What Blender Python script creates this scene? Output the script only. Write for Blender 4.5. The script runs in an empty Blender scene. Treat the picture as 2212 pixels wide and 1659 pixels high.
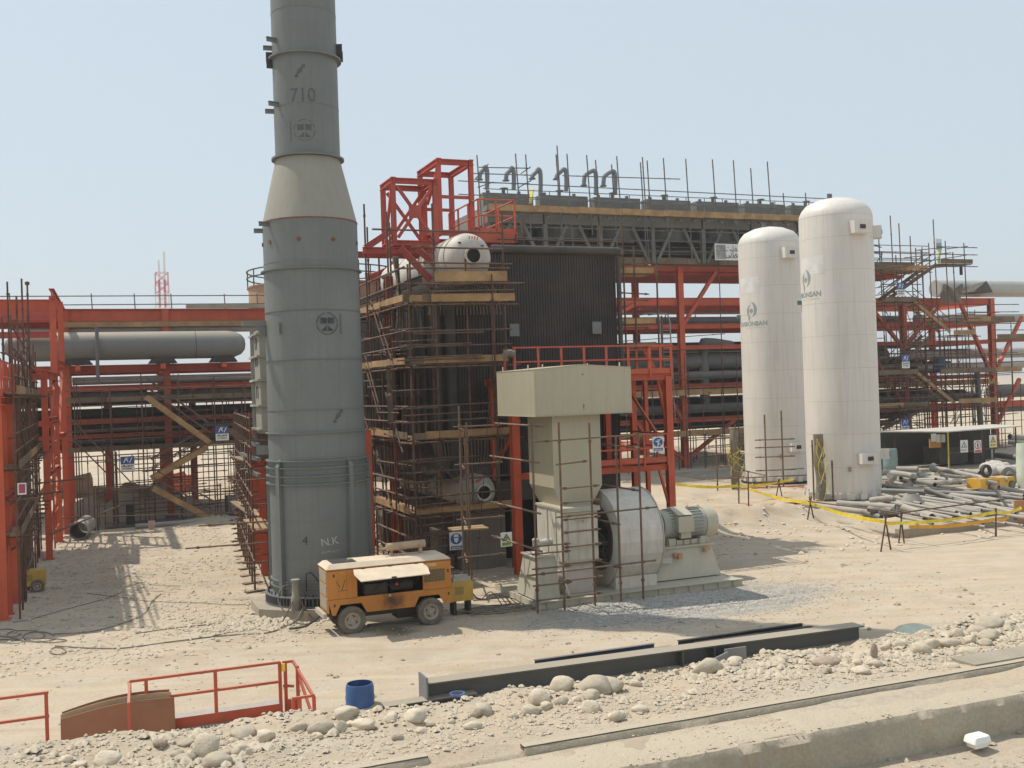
import bpy, math, random
import numpy as np
from math import sin, cos, pi, radians, sqrt, atan2, hypot
from mathutils import Vector, Matrix
random.seed(7); rng = np.random.default_rng(7)
SC = bpy.context.scene; COL = SC.collection
# ---------------------------------------------------------------- camera
FPX, CX, CY, CZ = 2270., 1106., 829.5, 6.1
ROLL, PITCH = .033, .0029
_F = Vector((0, cos(PITCH), sin(PITCH))); _Z = Vector((0, -sin(PITCH), cos(PITCH))); _X = Vector((1, 0, 0))
_R = _X*cos(ROLL) - _Z*sin(ROLL); _U = _X*sin(ROLL) + _Z*cos(ROLL)
cam = bpy.data.objects.new('camera', bpy.data.cameras.new('camera')); COL.objects.link(cam)
cam.data.sensor_width = 36; cam.data.lens = 36*FPX/2212; cam.data.clip_end = 5000; cam.data.clip_start = .1
cam.matrix_world = Matrix(((_R.x, _U.x, -_F.x, 0), (_R.y, _U.y, -_F.y, 0), (_R.z, _U.z, -_F.z, CZ), (0, 0, 0, 1)))
SC.camera = cam
# ---------------------------------------------------------------- light
SUN_EL = 60; SUN_DIR = Vector((-.927*cos(radians(SUN_EL)), .375*cos(radians(SUN_EL)), sin(radians(SUN_EL)))).normalized()
w = bpy.data.worlds.new('World'); SC.world = w; w.use_nodes = True
nt = w.node_tree; bg = nt.nodes['Background']; sky = nt.nodes.new('ShaderNodeTexSky')
sky.sky_type = 'NISHITA'; sky.sun_disc = False; sky.sun_elevation = radians(SUN_EL); sky.sun_rotation = radians(-68)
sky.air_density = 1.3; sky.dust_density = 1.5; sky.ozone_density = 1.0; sky.altitude = 0
hz = nt.nodes.new('ShaderNodeMix'); hz.data_type = 'RGBA'; hz.inputs[0].default_value = .78; hz.inputs[7].default_value = (6.7, 7.65, 8.45, 1)   # milky desert haze over the whole sky
nt.links.new(sky.outputs[0], hz.inputs[6]); nt.links.new(hz.outputs[2], bg.inputs[0]); bg.inputs[1].default_value = .104
sl = bpy.data.lights.new('sun', 'SUN'); sl.energy = 4.1; sl.angle = radians(.6); sl.color = (1, .93, .82)
so = bpy.data.objects.new('sun', sl); COL.objects.link(so); so.rotation_euler = SUN_DIR.to_track_quat('Z', 'Y').to_euler()
SC.view_settings.view_transform = 'Standard'; SC.view_settings.look = 'None'; SC.view_settings.exposure = 0.0; SC.view_settings.gamma = 1
# ---------------------------------------------------------------- plant frame (u along the plant, v away from the camera, z up)
A22 = radians(22); CU, SU = cos(A22), sin(A22)
def W(p): return Vector((p[0]*CU - p[1]*SU, p[0]*SU + p[1]*CU, p[2]))
def uvz(P): return (P[0]*CU + P[1]*SU, -P[0]*SU + P[1]*CU, P[2])
# measuring helpers: sight line through a spot of the photograph met with a plane of the plant
def ray(x, y): return _F + _R*((x-CX)/FPX) - _U*((y-CY)/FPX)
def V(x, y, v):
    d = ray(x, y); t = v/(-d.x*SU + d.y*CU); return uvz((d.x*t, d.y*t, CZ + d.z*t))
def G(x, y, z=0.):
    d = ray(x, y); t = (z-CZ)/d.z; return uvz((d.x*t, d.y*t, z))
def Uu(x, y, u):
    d = ray(x, y); t = u/(d.x*CU + d.y*SU); return uvz((d.x*t, d.y*t, CZ + d.z*t))
def zone(x0, y0, wd, W_=2212):
    k = wd/W_/1.15732; return lambda x, y: (x0/1.15732 + k*x, y0/1.15732 + k*y)
# ---------------------------------------------------------------- materials
MATS = {}
def mat(name, col, rough=.75, var=.14, sc=1.5, metal=0., rust=0., rustcol=(.16, .07, .035), dust=0., streak=0., bump=0., bsc=25., fine=0.):
    if name in MATS: return MATS[name]
    m = bpy.data.materials.new(name); m.use_nodes = True; n = m.node_tree.nodes; L = m.node_tree.links
    b = n['Principled BSDF']; b.inputs['Roughness'].default_value = rough; b.inputs['Metallic'].default_value = metal
    tc = n.new('ShaderNodeTexCoord')
    def noise(s, det=5, vec=None):
        q = n.new('ShaderNodeTexNoise'); q.inputs['Scale'].default_value = s; q.inputs['Detail'].default_value = det; q.inputs['Roughness'].default_value = .62
        L.new(vec or tc.outputs['Object'], q.inputs['Vector']); return q.outputs['Fac']
    def ramp(f, a, b_):
        r = n.new('ShaderNodeMapRange'); r.inputs[1].default_value = a; r.inputs[2].default_value = b_; L.new(f, r.inputs[0]); return r.outputs[0]
    def mix(f, a, b_):
        x = n.new('ShaderNodeMix'); x.data_type = 'RGBA'
        if isinstance(f, float): x.inputs[0].default_value = f
        else: L.new(f, x.inputs[0])
        for i, c in ((6, a), (7, b_)):
            if isinstance(c, tuple): x.inputs[i].default_value = (*c, 1)
            else: L.new(c, x.inputs[i])
        return x.outputs[2]
    lo = tuple(c*(1-var) for c in col); hi = tuple(min(1, c*(1+var)) for c in col)
    c = mix(ramp(noise(sc), .3, .7), lo, hi)
    if fine: c = mix(ramp(noise(sc*22, 3), .35, .65), c, mix(float(fine), c, tuple(x*.35 for x in col)))
    if streak:
        mp = n.new('ShaderNodeMapping'); mp.inputs['Scale'].default_value = (5, 5, .22); L.new(tc.outputs['Object'], mp.inputs[0])
        f = ramp(noise(1.6, 4, mp.outputs[0]), .48, .75); mm = n.new('ShaderNodeMath'); mm.operation = 'MULTIPLY'; mm.inputs[1].default_value = streak; L.new(f, mm.inputs[0])
        c = mix(mm.outputs[0], c, tuple(x*.5 for x in col))
    if rust:
        c = mix(ramp(noise(sc*2.3, 7), .72-rust*.45, .80-rust*.40), c, rustcol)
    if dust:
        g = n.new('ShaderNodeNewGeometry'); s = n.new('ShaderNodeSeparateXYZ'); L.new(g.outputs['Normal'], s.inputs[0])
        f = ramp(s.outputs[2], .2, 1.); mm = n.new('ShaderNodeMath'); mm.operation = 'MULTIPLY'; mm.inputs[1].default_value = dust; L.new(f, mm.inputs[0])
        c = mix(mm.outputs[0], c, (.44, .375, .28))
    L.new(c, b.inputs['Base Color'])
    if bump:
        bp = n.new('ShaderNodeBump'); bp.inputs['Strength'].default_value = bump; bp.inputs['Distance'].default_value = .03
        L.new(noise(bsc, 6), bp.inputs['Height']); L.new(bp.outputs[0], b.inputs['Normal'])
    MATS[name] = m; return m
SHELL = mat('grey_shell_paint', (.155, .168, .163), .55, .10, .7, streak=.25, fine=.1)
CONE = mat('cream_primer', (.285, .275, .23), .7, .07, .8, streak=.2)
RUSTY = mat('rust', (.20, .075, .04), .9, .3, 6)
TUBE = mat('scaffold_steel', (.115, .062, .042), .8, .45, 2.2, dust=.25)
TUBEG = mat('scaffold_steel_grey', (.12, .11, .11), .7, .4, 2.2, dust=.2)
WOOD = mat('plank_wood', (.38, .235, .11), .85, .35, 1.3, dust=.25, fine=.3)
WOODG = mat('weathered_plank', (.19, .135, .085), .9, .35, 1.1, dust=.2, fine=.3)
RED = mat('red_oxide_paint', (.52, .09, .036), .6, .17, .9, dust=.25, fine=.12, streak=.3)
ORANGE = mat('orange_red_paint', (.50, .095, .045), .6, .14, 1.2, dust=.35, fine=.1)
DRED = mat('dull_red_paint', (.46, .085, .06), .7, .2, .8, dust=.2, streak=.4)
BEIGE = mat('beige_paint', (.42, .38, .275), .5, .06, .8, streak=.18, dust=.25, fine=.06)
BEIGE2 = mat('green_beige_paint', (.47, .44, .345), .5, .08, 1.2, streak=.2, dust=.25, fine=.1)
GALV = mat('bare_sheet_metal', (.60, .56, .49), .55, .12, 1.2, metal=.0, streak=.4, dust=.25)
DARKM = mat('dark_steel', (.035, .033, .032), .7, .3, 2)
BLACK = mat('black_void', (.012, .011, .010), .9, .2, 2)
PIPEG = mat('grey_pipe_paint', (.13, .135, .135), .6, .2, .6, dust=.45)
PIPEL = mat('pale_insulation_cladding', (.42, .41, .38), .42, .08, .5, metal=.2, dust=.2, streak=.15)
PIPED = mat('dusty_steel_pipe', (.30, .29, .27), .8, .2, 1.4, dust=.5, rust=.25, rustcol=(.30, .17, .09))
TANKW = mat('tank_white_paint', (.66, .62, .56), .45, .06, .35, streak=.28)
CONC = mat('concrete', (.36, .315, .245), .95, .18, 1.2, bump=.5, bsc=14, fine=.25)
CONC2 = mat('dark_concrete', (.20, .175, .145), .95, .2, .9, bump=.3, fine=.2, streak=.3)
DRUMW = mat('pale_drum_paint', (.50, .47, .42), .6, .12, 1.8, streak=.3, rust=.12)
TUBEWALL = mat('boiler_tube_steel', (.046, .038, .034), .75, .3, .8, streak=.4, rust=.14, rustcol=(.10, .045, .03))
CLAD = mat('boiler_dark_cladding', (.045, .038, .033), .6, .25, .9, streak=.4)
YEL = mat('yellow_orange_paint', (.58, .27, .045), .5, .1, 1.8, streak=.25, fine=.1)
YELW = mat('ochre_yellow_paint', (.52, .33, .06), .55, .14, 3, streak=.3, dust=.2)
DUSTY = mat('dusty_pale_top', (.62, .51, .38), .9, .12, 2.5, fine=.1)
RUB = mat('dusty_rubber', (.14, .12, .095), .95, .3, 7, dust=.2)
RIM = mat('dusty_rim', (.33, .29, .23), .85, .15, 5)
MUF = mat('rusty_muffler', (.40, .29, .20), .85, .2, 4, rust=.3, rustcol=(.28, .10, .05))
BLUE = mat('blue_plastic', (.035, .10, .27), .45, .25, 4, dust=.35, fine=.2)
ROCK = mat('pale_rock', (.54, .465, .355), .95, .12, 5, bump=.35, bsc=12, fine=.12)
_n = ROCK.node_tree.nodes; _b = _n['Principled BSDF']; _src = _b.inputs['Base Color'].links[0].from_socket; _oi = _n.new('ShaderNodeObjectInfo'); _mr = _n.new('ShaderNodeMapRange'); _mr.inputs[3].default_value = .78; _mr.inputs[4].default_value = 1.12
ROCK.node_tree.links.new(_oi.outputs['Random'], _mr.inputs[0]); _hv = _n.new('ShaderNodeHueSaturation'); ROCK.node_tree.links.new(_mr.outputs[0], _hv.inputs['Value']); ROCK.node_tree.links.new(_src, _hv.inputs['Color']); ROCK.node_tree.links.new(_hv.outputs[0], _b.inputs['Base Color'])
ROCK2 = mat('brown_rock', (.36, .29, .22), .95, .2, 6, bump=.4, bsc=14)
GREYROCK = mat('grey_gravel_stone', (.40, .375, .335), .95, .35, 9)
PLY = mat('red_brown_plywood', (.30, .13, .07), .7, .14, 1.2, dust=.15)
PLYE = mat('pale_plywood', (.48, .33, .19), .8, .15, 3)
GRAT = mat('galvanised_grating', (.32, .31, .29), .6, .15, 8, dust=.3)
CABLE = mat('dusty_cable', (.13, .11, .09), .9, .3, 8, dust=.35)
WHITE = mat('sign_white', (.72, .72, .70), .6, .05, 4)
SBLUE = mat('sign_blue', (.03, .09, .30), .55, .1, 4)
SYEL = mat('sign_yellow', (.75, .58, .06), .6, .08, 4)
SGRN = mat('sign_green', (.28, .45, .10), .6, .1, 4)
SBLK = mat('sign_black', (.03, .03, .03), .7, .1, 4)
SRED = mat('sign_red', (.55, .05, .06), .6, .1, 4)
GLET = mat('grey_green_lettering', (.29, .335, .31), .6, .2, 4)
STEN = mat('black_stencil_paint', (.045, .055, .06), .8, .5, 9)
STENF = mat('faded_stencil_paint', (.085, .095, .097), .8, .25, 9)
CHALK = mat('chalk', (.40, .42, .42), .9, .3, 30)
TAPE = mat('yellow_tape', (.72, .55, .03), .6, .25, 5)
TAPEO = mat('orange_tape', (.70, .34, .02), .6, .15, 5)
ISTEEL = mat('grey_girder_paint', (.085, .095, .10), .5, .15, .9, dust=.75)
FOAM = mat('white_foam', (.80, .79, .74), .6, .04, 4)
CLOTH = mat('dirty_tarpaulin', (.20, .175, .13), .9, .25, 4)
SOIL = mat('soot_stain', (.06, .045, .03), .95, .3, 5)
# ---------------------------------------------------------------- object helpers
def label(o, lab=None, cat=None, group=None, kind=None):
    if lab: o['label'] = lab
    if cat: o['category'] = cat
    if group: o['group'] = group
    if kind: o['kind'] = kind
    return o
def T(name, lab, cat, at, group=None):
    o = bpy.data.objects.new(name, None); COL.objects.link(o); o.location = W(at); o.empty_display_size = .2
    o['org'] = 0; del o['org']
    return label(o, lab, cat, group)
class MB:
    def __init__(s): s.v = []; s.f = []; s.m = []; s.k = 0
    def add(s, vs, fs):
        n = len(s.v); s.v += [tuple(p) for p in vs]; s.f += [tuple(i+n for i in f) for f in fs]; s.m += [s.k]*len(fs); return s
    def box(s, u0, u1, v0, v1, z0, z1):
        return s.hexa([(u0, v0, z0), (u1, v0, z0), (u1, v1, z0), (u0, v1, z0), (u0, v0, z1), (u1, v0, z1), (u1, v1, z1), (u0, v1, z1)])
    def hexa(s, p): return s.add(p, [(3, 2, 1, 0), (4, 5, 6, 7), (0, 1, 5, 4), (1, 2, 6, 5), (2, 3, 7, 6), (3, 0, 4, 7)])
    def obox(s, p, q, w, h, up=(0, 0, 1)):
        p = Vector(p); q = Vector(q); d = (q-p).normalized(); up = Vector(up)
        if abs(d.dot(up)) > .98: up = Vector((0, 1, 0))
        sd = d.cross(up).normalized()*(w/2); up2 = sd.cross(d).normalized()*(h/2)
        return s.hexa([p-sd-up2, q-sd-up2, q+sd-up2, p+sd-up2, p-sd+up2, q-sd+up2, q+sd+up2, p+sd+up2])
    def ibeam(s, p, q, h=.3, w=.2, t=.03, up=(0, 0, 1)):
        p = Vector(p); q = Vector(q); d = (q-p).normalized(); up = Vector(up)
        if abs(d.dot(up)) > .98: up = Vector((0, 1, 0))
        sd = d.cross(up).normalized(); u2 = sd.cross(d).normalized()
        s.obox(p+u2*(h/2-t/2), q+u2*(h/2-t/2), w, t, u2); s.obox(p-u2*(h/2-t/2), q-u2*(h/2-t/2), w, t, u2); s.obox(p, q, t*.7, h-2*t, u2)
        return s
    def tube(s, p, q, r=.03, n=6, r2=None, cap=True):
        p = Vector(p); q = Vector(q); d = (q-p)
        if d.length < 1e-6: return s
        d.normalize(); a = Vector((0, 0, 1)) if abs(d.z) < .9 else Vector((1, 0, 0)); x = d.cross(a).normalized(); y = d.cross(x); r2 = r if r2 is None else r2
        vs = [p + (x*cos(2*pi*i/n) + y*sin(2*pi*i/n))*r for i in range(n)] + [q + (x*cos(2*pi*i/n) + y*sin(2*pi*i/n))*r2 for i in range(n)]
        fs = [(i, i+n, (i+1) % n+n, (i+1) % n) for i in range(n)]
        if cap: fs += [tuple(range(n)), tuple(range(2*n-1, n-1, -1))]
        return s.add(vs, fs)
    def pipe(s, p, q, r, t=.02, n=14):   # open ended pipe with a bore
        s.tube(p, q, r, n, cap=False)
        p = Vector(p); q = Vector(q); d = (q-p).normalized()
        a = Vector((0, 0, 1)) if abs(d.z) < .9 else Vector((1, 0, 0)); x = d.cross(a).normalized(); y = d.cross(x)
        for e in (p, q):
            vs = [e + (x*cos(2*pi*i/n) + y*sin(2*pi*i/n))*rr for rr in (r, r-t) for i in range(n)]
            s.add(vs, [(i, (i+1) % n, (i+1) % n+n, i+n) for i in range(n)])
        ri = r-t
        vs = [e + (x*cos(2*pi*i/n) + y*sin(2*pi*i/n))*ri for e in (p, q) for i in range(n)]
        return s.add(vs, [(i, (i+1) % n, (i+1) % n+n, i+n) for i in range(n)])
    def path(s, pts, r=.02, n=6, sm=3):
        P = [Vector(p) for p in pts]
        if sm > 1 and len(P) > 2:
            Q = []
            for i in range(len(P)-1):
                a = P[max(0, i-1)]; b = P[i]; c = P[i+1]; d = P[min(len(P)-1, i+2)]
                for j in range(sm):
                    t = j/sm; Q.append(.5*((2*b) + (c-a)*t + (2*a-5*b+4*c-d)*t*t + (3*b-a-3*c+d)*t**3))
            Q.append(P[-1]); P = Q
        vs = []; ref = None
        for i, p in enumerate(P):
            d = (P[min(i+1, len(P)-1)]-P[max(i-1, 0)]).normalized()
            if ref is None: ref = Vector((0, 0, 1)) if abs(d.z) < .9 else Vector((1, 0, 0))
            x = d.cross(ref).normalized(); y = x.cross(d).normalized(); ref = y
            vs += [p + (x*cos(2*pi*k/n) + y*sin(2*pi*k/n))*r for k in range(n)]
        fs = [(i*n+k, i*n+(k+1) % n, (i+1)*n+(k+1) % n, (i+1)*n+k) for i in range(len(P)-1) for k in range(n)]
        fs += [tuple(range(n)), tuple(range(len(vs)-1, len(vs)-n-1, -1))]
        return s.add(vs, fs)
    def lathe(s, prof, c, n=32, axis='z', a0=0., a1=2*pi):
        full = abs(a1-a0-2*pi) < 1e-6; m = n if full else n+1; vs = []
        for (r, h) in prof:
            for i in range(m):
                a = a0+(a1-a0)*i/n; x, y = r*cos(a), r*sin(a)
                vs.append({'z': (c[0]+x, c[1]+y, c[2]+h), 'u': (c[0]+h, c[1]+x, c[2]+y), 'v': (c[0]+x, c[1]+h, c[2]+y)}[axis])
        fs = []
        for j in range(len(prof)-1):
            for i in range(n):
                k = (i+1) % m; q = (j*m+i, j*m+k, (j+1)*m+k, (j+1)*m+i)
                fs.append(q if axis != 'v' else q[::-1])
        return s.add(vs, fs)
    def ring(s, c, ri, ro, h, n=40, axis='z'): return s.lathe([(ri, 0), (ro, 0), (ro, h), (ri, h), (ri, 0)], c, n, axis)
    def prism(s, poly, fn, t0, t1):      # poly in 2D, fn(a,b,t)->point
        n = len(poly); vs = [fn(a, b, t0) for a, b in poly] + [fn(a, b, t1) for a, b in poly]
        return s.add(vs, [tuple(range(n-1, -1, -1)), tuple(range(n, 2*n))] + [(i, (i+1) % n, (i+1) % n+n, i+n) for i in range(n)])
    def build(s, name, m, parent=None, smooth=False, lab=None, cat=None, group=None, kind=None, recalc=True):
        me = bpy.data.meshes.new(name); o = bpy.data.objects.new(name, me); COL.objects.link(o)
        wv = [W(p) for p in s.v]
        if parent is not None:
            r = parent
            org = Vector((0, 0, 0))
            while r is not None: org += r.location; r = r.parent
            o.parent = parent
        else:
            if wv:
                xs = [p.x for p in wv]; ys = [p.y for p in wv]; org = Vector(((min(xs)+max(xs))/2, (min(ys)+max(ys))/2, min(p.z for p in wv)))
            else: org = Vector()
            o.location = org
        me.from_pydata([p-org for p in wv], [], s.f)
        for q in (m if isinstance(m, (list, tuple)) else [m]): me.materials.append(q)
        if any(s.m): me.polygons.foreach_set('material_index', s.m)
        if smooth:
            me.polygons.foreach_set('use_smooth', [True]*len(me.polygons))
            try: me.set_sharp_from_angle(angle=radians(38))
            except Exception: pass
        me.update()
        if recalc:
            import bmesh
            b = bmesh.new(); b.from_mesh(me); bmesh.ops.recalc_face_normals(b, faces=b.faces); b.to_mesh(me); b.free()
        return label(o, lab, cat, group, kind)
def boxo(name, m, parent, *a): return MB().box(*a).build(name, m, parent)
class Scaf:
    """one scaffold: every tube and board a part of its own"""
    def __init__(s, root, tube=None): s.root = root; s.cnt = {}; s.ov = {}; s.t = tube or TUBE
    def put(s, name, mb, m=None, smooth=False):
        s.cnt[name] = s.cnt.get(name, 0)+1
        if s.cnt[name] <= 96: return mb.build(name, m or s.t, s.root, smooth)
        s.ov.setdefault((name, m or s.t), []).append(mb)
    def tube(s, p, q, r=.032, name='scaffold_tube', m=None, cl=True):
        mb = MB().tube(p, q, r, 6)
        if cl:
            P = Vector(p); Q = Vector(q); L = (Q-P).length
            for t in ((.12, .9) if L > .8 else ()):
                c = P.lerp(Q, t); mb.box(c.x-.038, c.x+.038, c.y-.038, c.y+.038, c.z-.038, c.z+.038)
        return s.put(name, mb, m)
    def post(s, u, v, z0, z1, r=.034, m=None, du=0): return s.tube((u, v, z0), (u+du, v, z1), r, 'post', m)
    def board(s, p, q, w=.22, h=.05, name='toe_board', m=None):
        return s.put(name, MB().obox(p, q, w, h), m or (WOOD if random.random() < .6 else WOODG))
    def deck(s, u0, u1, v0, v1, z, along='u', n=3, m=None):
        for i in range(n):
            j = random.uniform(-.12, .12)
            if along == 'u': vv = v0+(v1-v0)*(i+.5)/n; s.put('plank', MB().obox((u0+j, vv, z), (u1+j, vv, z+random.uniform(-.01, .01)), (v1-v0)/n*.94, .045), m or (WOOD if (i+int(z*3)) % 2 else WOODG))
            else: uu = u0+(u1-u0)*(i+.5)/n; s.put('plank', MB().obox((uu, v0+j, z), (uu, v1+j, z+random.uniform(-.01, .01)), (u1-u0)/n*.94, .045), m or (WOOD if (i+int(z*3)) % 2 else WOODG))
    def stair(s, p, q, w=.9, steps=10, side=(0, 1, 0), m=None):
        P = Vector(p); Q = Vector(q); sd = Vector(side)
        for k in (0, 1):
            s.put('stair_stringer', MB().obox(P+sd*w*k, Q+sd*w*k, .05, .26), m or WOOD)
            s.tube(P+sd*w*k+Vector((0, 0, .95)), Q+sd*w*k+Vector((0, 0, .95)), .03, 'hand_rail')
            s.tube(P+sd*w*k+Vector((0, 0, .5)), Q+sd*w*k+Vector((0, 0, .5)), .03, 'hand_rail')
        for i in range(steps):
            c = P.lerp(Q, (i+.5)/steps); s.put('stair_tread', MB().obox(c+sd*.02, c+sd*(w-.02), .24, .045), WOODG)
    def end(s):
        for (name, m), l in s.ov.items():
            mb = MB()
            for q in l: mb.add(q.v, q.f)
            mb.build(name, m, s.root, kind='stuff')
_tc = {}
def textmesh(txt, size=1., bold=0.):
    c = bpy.data.curves.new('txt', 'FONT'); c.body = txt; c.size = size; c.offset = bold; c.align_x = 'CENTER'; c.align_y = 'CENTER'; c.resolution_u = 3
    o = bpy.data.objects.new('txt', c); COL.objects.link(o); dg = bpy.context.evaluated_depsgraph_get(); dg.update()
    me = bpy.data.meshes.new_from_object(o.evaluated_get(dg)); vs = [(p.co.x, p.co.y) for p in me.vertices]; fs = [tuple(p.vertices) for p in me.polygons]
    bpy.data.objects.remove(o); bpy.data.curves.remove(c); bpy.data.meshes.remove(me); return vs, fs
def disk(cx, cy, r, n=20): return [(cx+r*cos(2*pi*i/n), cy+r*sin(2*pi*i/n)) for i in range(n)]
def annulus(mb, fn, cx, cy, r0, r1, n=36, gaps=()):
    vs = [fn(cx+r*cos(2*pi*i/n), cy+r*sin(2*pi*i/n)) for r in (r0, r1) for i in range(n)]
    mb.add(vs, [(i, (i+1) % n, (i+1) % n+n, i+n) for i in range(n) if i not in gaps])
def flat(mb, fn, poly): mb.add([fn(a, b) for a, b in poly], [tuple(range(len(poly)))])
def scribble(mb, fn, x0, y0, x1, h, seed, t=.02, n=7):   # handwriting-like strokes
    r = random.Random(seed); x = x0
    while x < x1:
        w_ = r.uniform(.5, 1.1)*h; a = (x, y0+r.uniform(-.2, .2)*h); b = (x+w_*.7, y0+r.uniform(-.5, .5)*h); d = Vector((b[0]-a[0], b[1]-a[1])); nn = Vector((-d.y, d.x)).normalized()*t/2
        flat(mb, fn, [(a[0]-nn.x, a[1]-nn.y), (b[0]-nn.x, b[1]-nn.y), (b[0]+nn.x, b[1]+nn.y), (a[0]+nn.x, a[1]+nn.y)])
        if r.random() < .5: flat(mb, fn, disk(x+w_*.3, y0+r.choice((-.7, .7))*h*.7, t*.7, 6))
        x += w_*.8
# ================================================================ SETTING
def sstep(a, b, x): t = np.clip((x-a)/(b-a), 0, 1); return t*t*(3-2*t)
def vnoise(x, y, seed=0):
    xi = np.floor(x).astype(np.int64); yi = np.floor(y).astype(np.int64); fx = x-xi; fy = y-yi; fx = fx*fx*(3-2*fx); fy = fy*fy*(3-2*fy)
    def h(a, b):
        n = (a*374761393 + b*668265263 + seed*1442695) & 0x7fffffff; n = ((n ^ (n >> 13))*1274126177) & 0x7fffffff; return ((n ^ (n >> 16)) & 0xffff)/65535.
    return (h(xi, yi)*(1-fx)+h(xi+1, yi)*fx)*(1-fy)+(h(xi, yi+1)*(1-fx)+h(xi+1, yi+1)*fx)*fy
def fbm(x, y, o=4, seed=0):
    r = 0; a = .5
    for i in range(o): r = r+a*(vnoise(x, y, seed+i)-.5); x = x*2.03; y = y*2.03; a *= .55
    return r
def bump2(u, v, cu, cv, ru, rv, h): return h*np.exp(-((u-cu)/ru)**2-((v-cv)/rv)**2)
def yard(u, v):
    u = np.asarray(u, float); v = np.asarray(v, float)
    z = fbm(u*.35, v*.35, 4, 3)*.14 + fbm(u*2.2, v*2.2, 3, 9)*.028
    near = sstep(12, 15, v); z = z*near
    for q in (23.2, 24.6, 22.0): z = z-.035*np.exp(-((v-q-.5*np.sin(u*.22+q))/.16)**2)*(v < 27)*sstep(-8, 0, u)
    # excavation behind the left scaffold stair, its far bank and spoil heaps
    pit = sstep(53.3, 54.2, v+.3*fbm(u, v, 2, 5))*(1-sstep(57.8, 58.6, v))*sstep(-.8, .4, u)*(1-sstep(8.5, 9.5, u)); z = z-1.3*pit
    z = z+bump2(u, v, 2.0, 60.5, 3.2, 1.6, 1.5)*(1+1.2*fbm(u*1.1, v*1.1, 4, 21))+bump2(u, v, 9.5, 66, 3., 3., 1.6)*(1+fbm(u, v, 4, 22))+bump2(u, v, 5.4, 53.3, 1.4, .7, .35)
    # trench and spoil bank in front of the white tanks
    z = z+bump2(u, v, 25.2, 36.2, 4.2, 1.3, .75)*(1+1.3*fbm(u*1.3, v*1.3, 4, 31))-bump2(u, v, 28.6, 40.0, 3.2, .8, .6)+bump2(u, v, 29.5, 45.5, 6., 2., .5)*(1+fbm(u*.9, v*.9, 4, 33))
    z = z+bump2(u, v, 31.5, 33.0, 4.5, 1.0, .30)*(1+2*fbm(u*1.7, v*1.7, 4, 41))+bump2(u, v, 22, 33, 7, 3, .22)
    z = z+bump2(u, v, 42, 72, 6, 3, 1.0)*(1+fbm(u, v, 4, 55))
    far = sstep(75, 140, v); z = z+far*(fbm(u*.03, v*.03, 3, 77)*3.0+.5)
    return z
def grid_mesh(name, us, vs, fz, m, kind='structure', skirt=False, smooth=True, lab=None, cat=None):
    UU, VV = np.meshgrid(us, vs); ZZ = fz(UU, VV)
    X = UU*CU-VV*SU; Y = UU*SU+VV*CU; nv, nu = UU.shape
    me = bpy.data.meshes.new(name); o = bpy.data.objects.new(name, me); COL.objects.link(o)
    co = np.stack([X, Y, ZZ], -1).reshape(-1, 3)
    i = np.arange(nv-1)[:, None]*nu+np.arange(nu-1)[None, :]; f = np.stack([i, i+1, i+1+nu, i+nu], -1).reshape(-1, 4)
    me.vertices.add(len(co)); me.vertices.foreach_set('co', co.ravel()); me.loops.add(f.size); me.loops.foreach_set('vertex_index', f.ravel())
    me.polygons.add(len(f)); me.polygons.foreach_set('loop_start', np.arange(0, f.size, 4)); me.polygons.foreach_set('loop_total', np.full(len(f), 4))
    me.polygons.foreach_set('use_smooth', [smooth]*len(f)); me.update(calc_edges=True); me.materials.append(m); label(o, lab, cat, None, kind); return o
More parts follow.
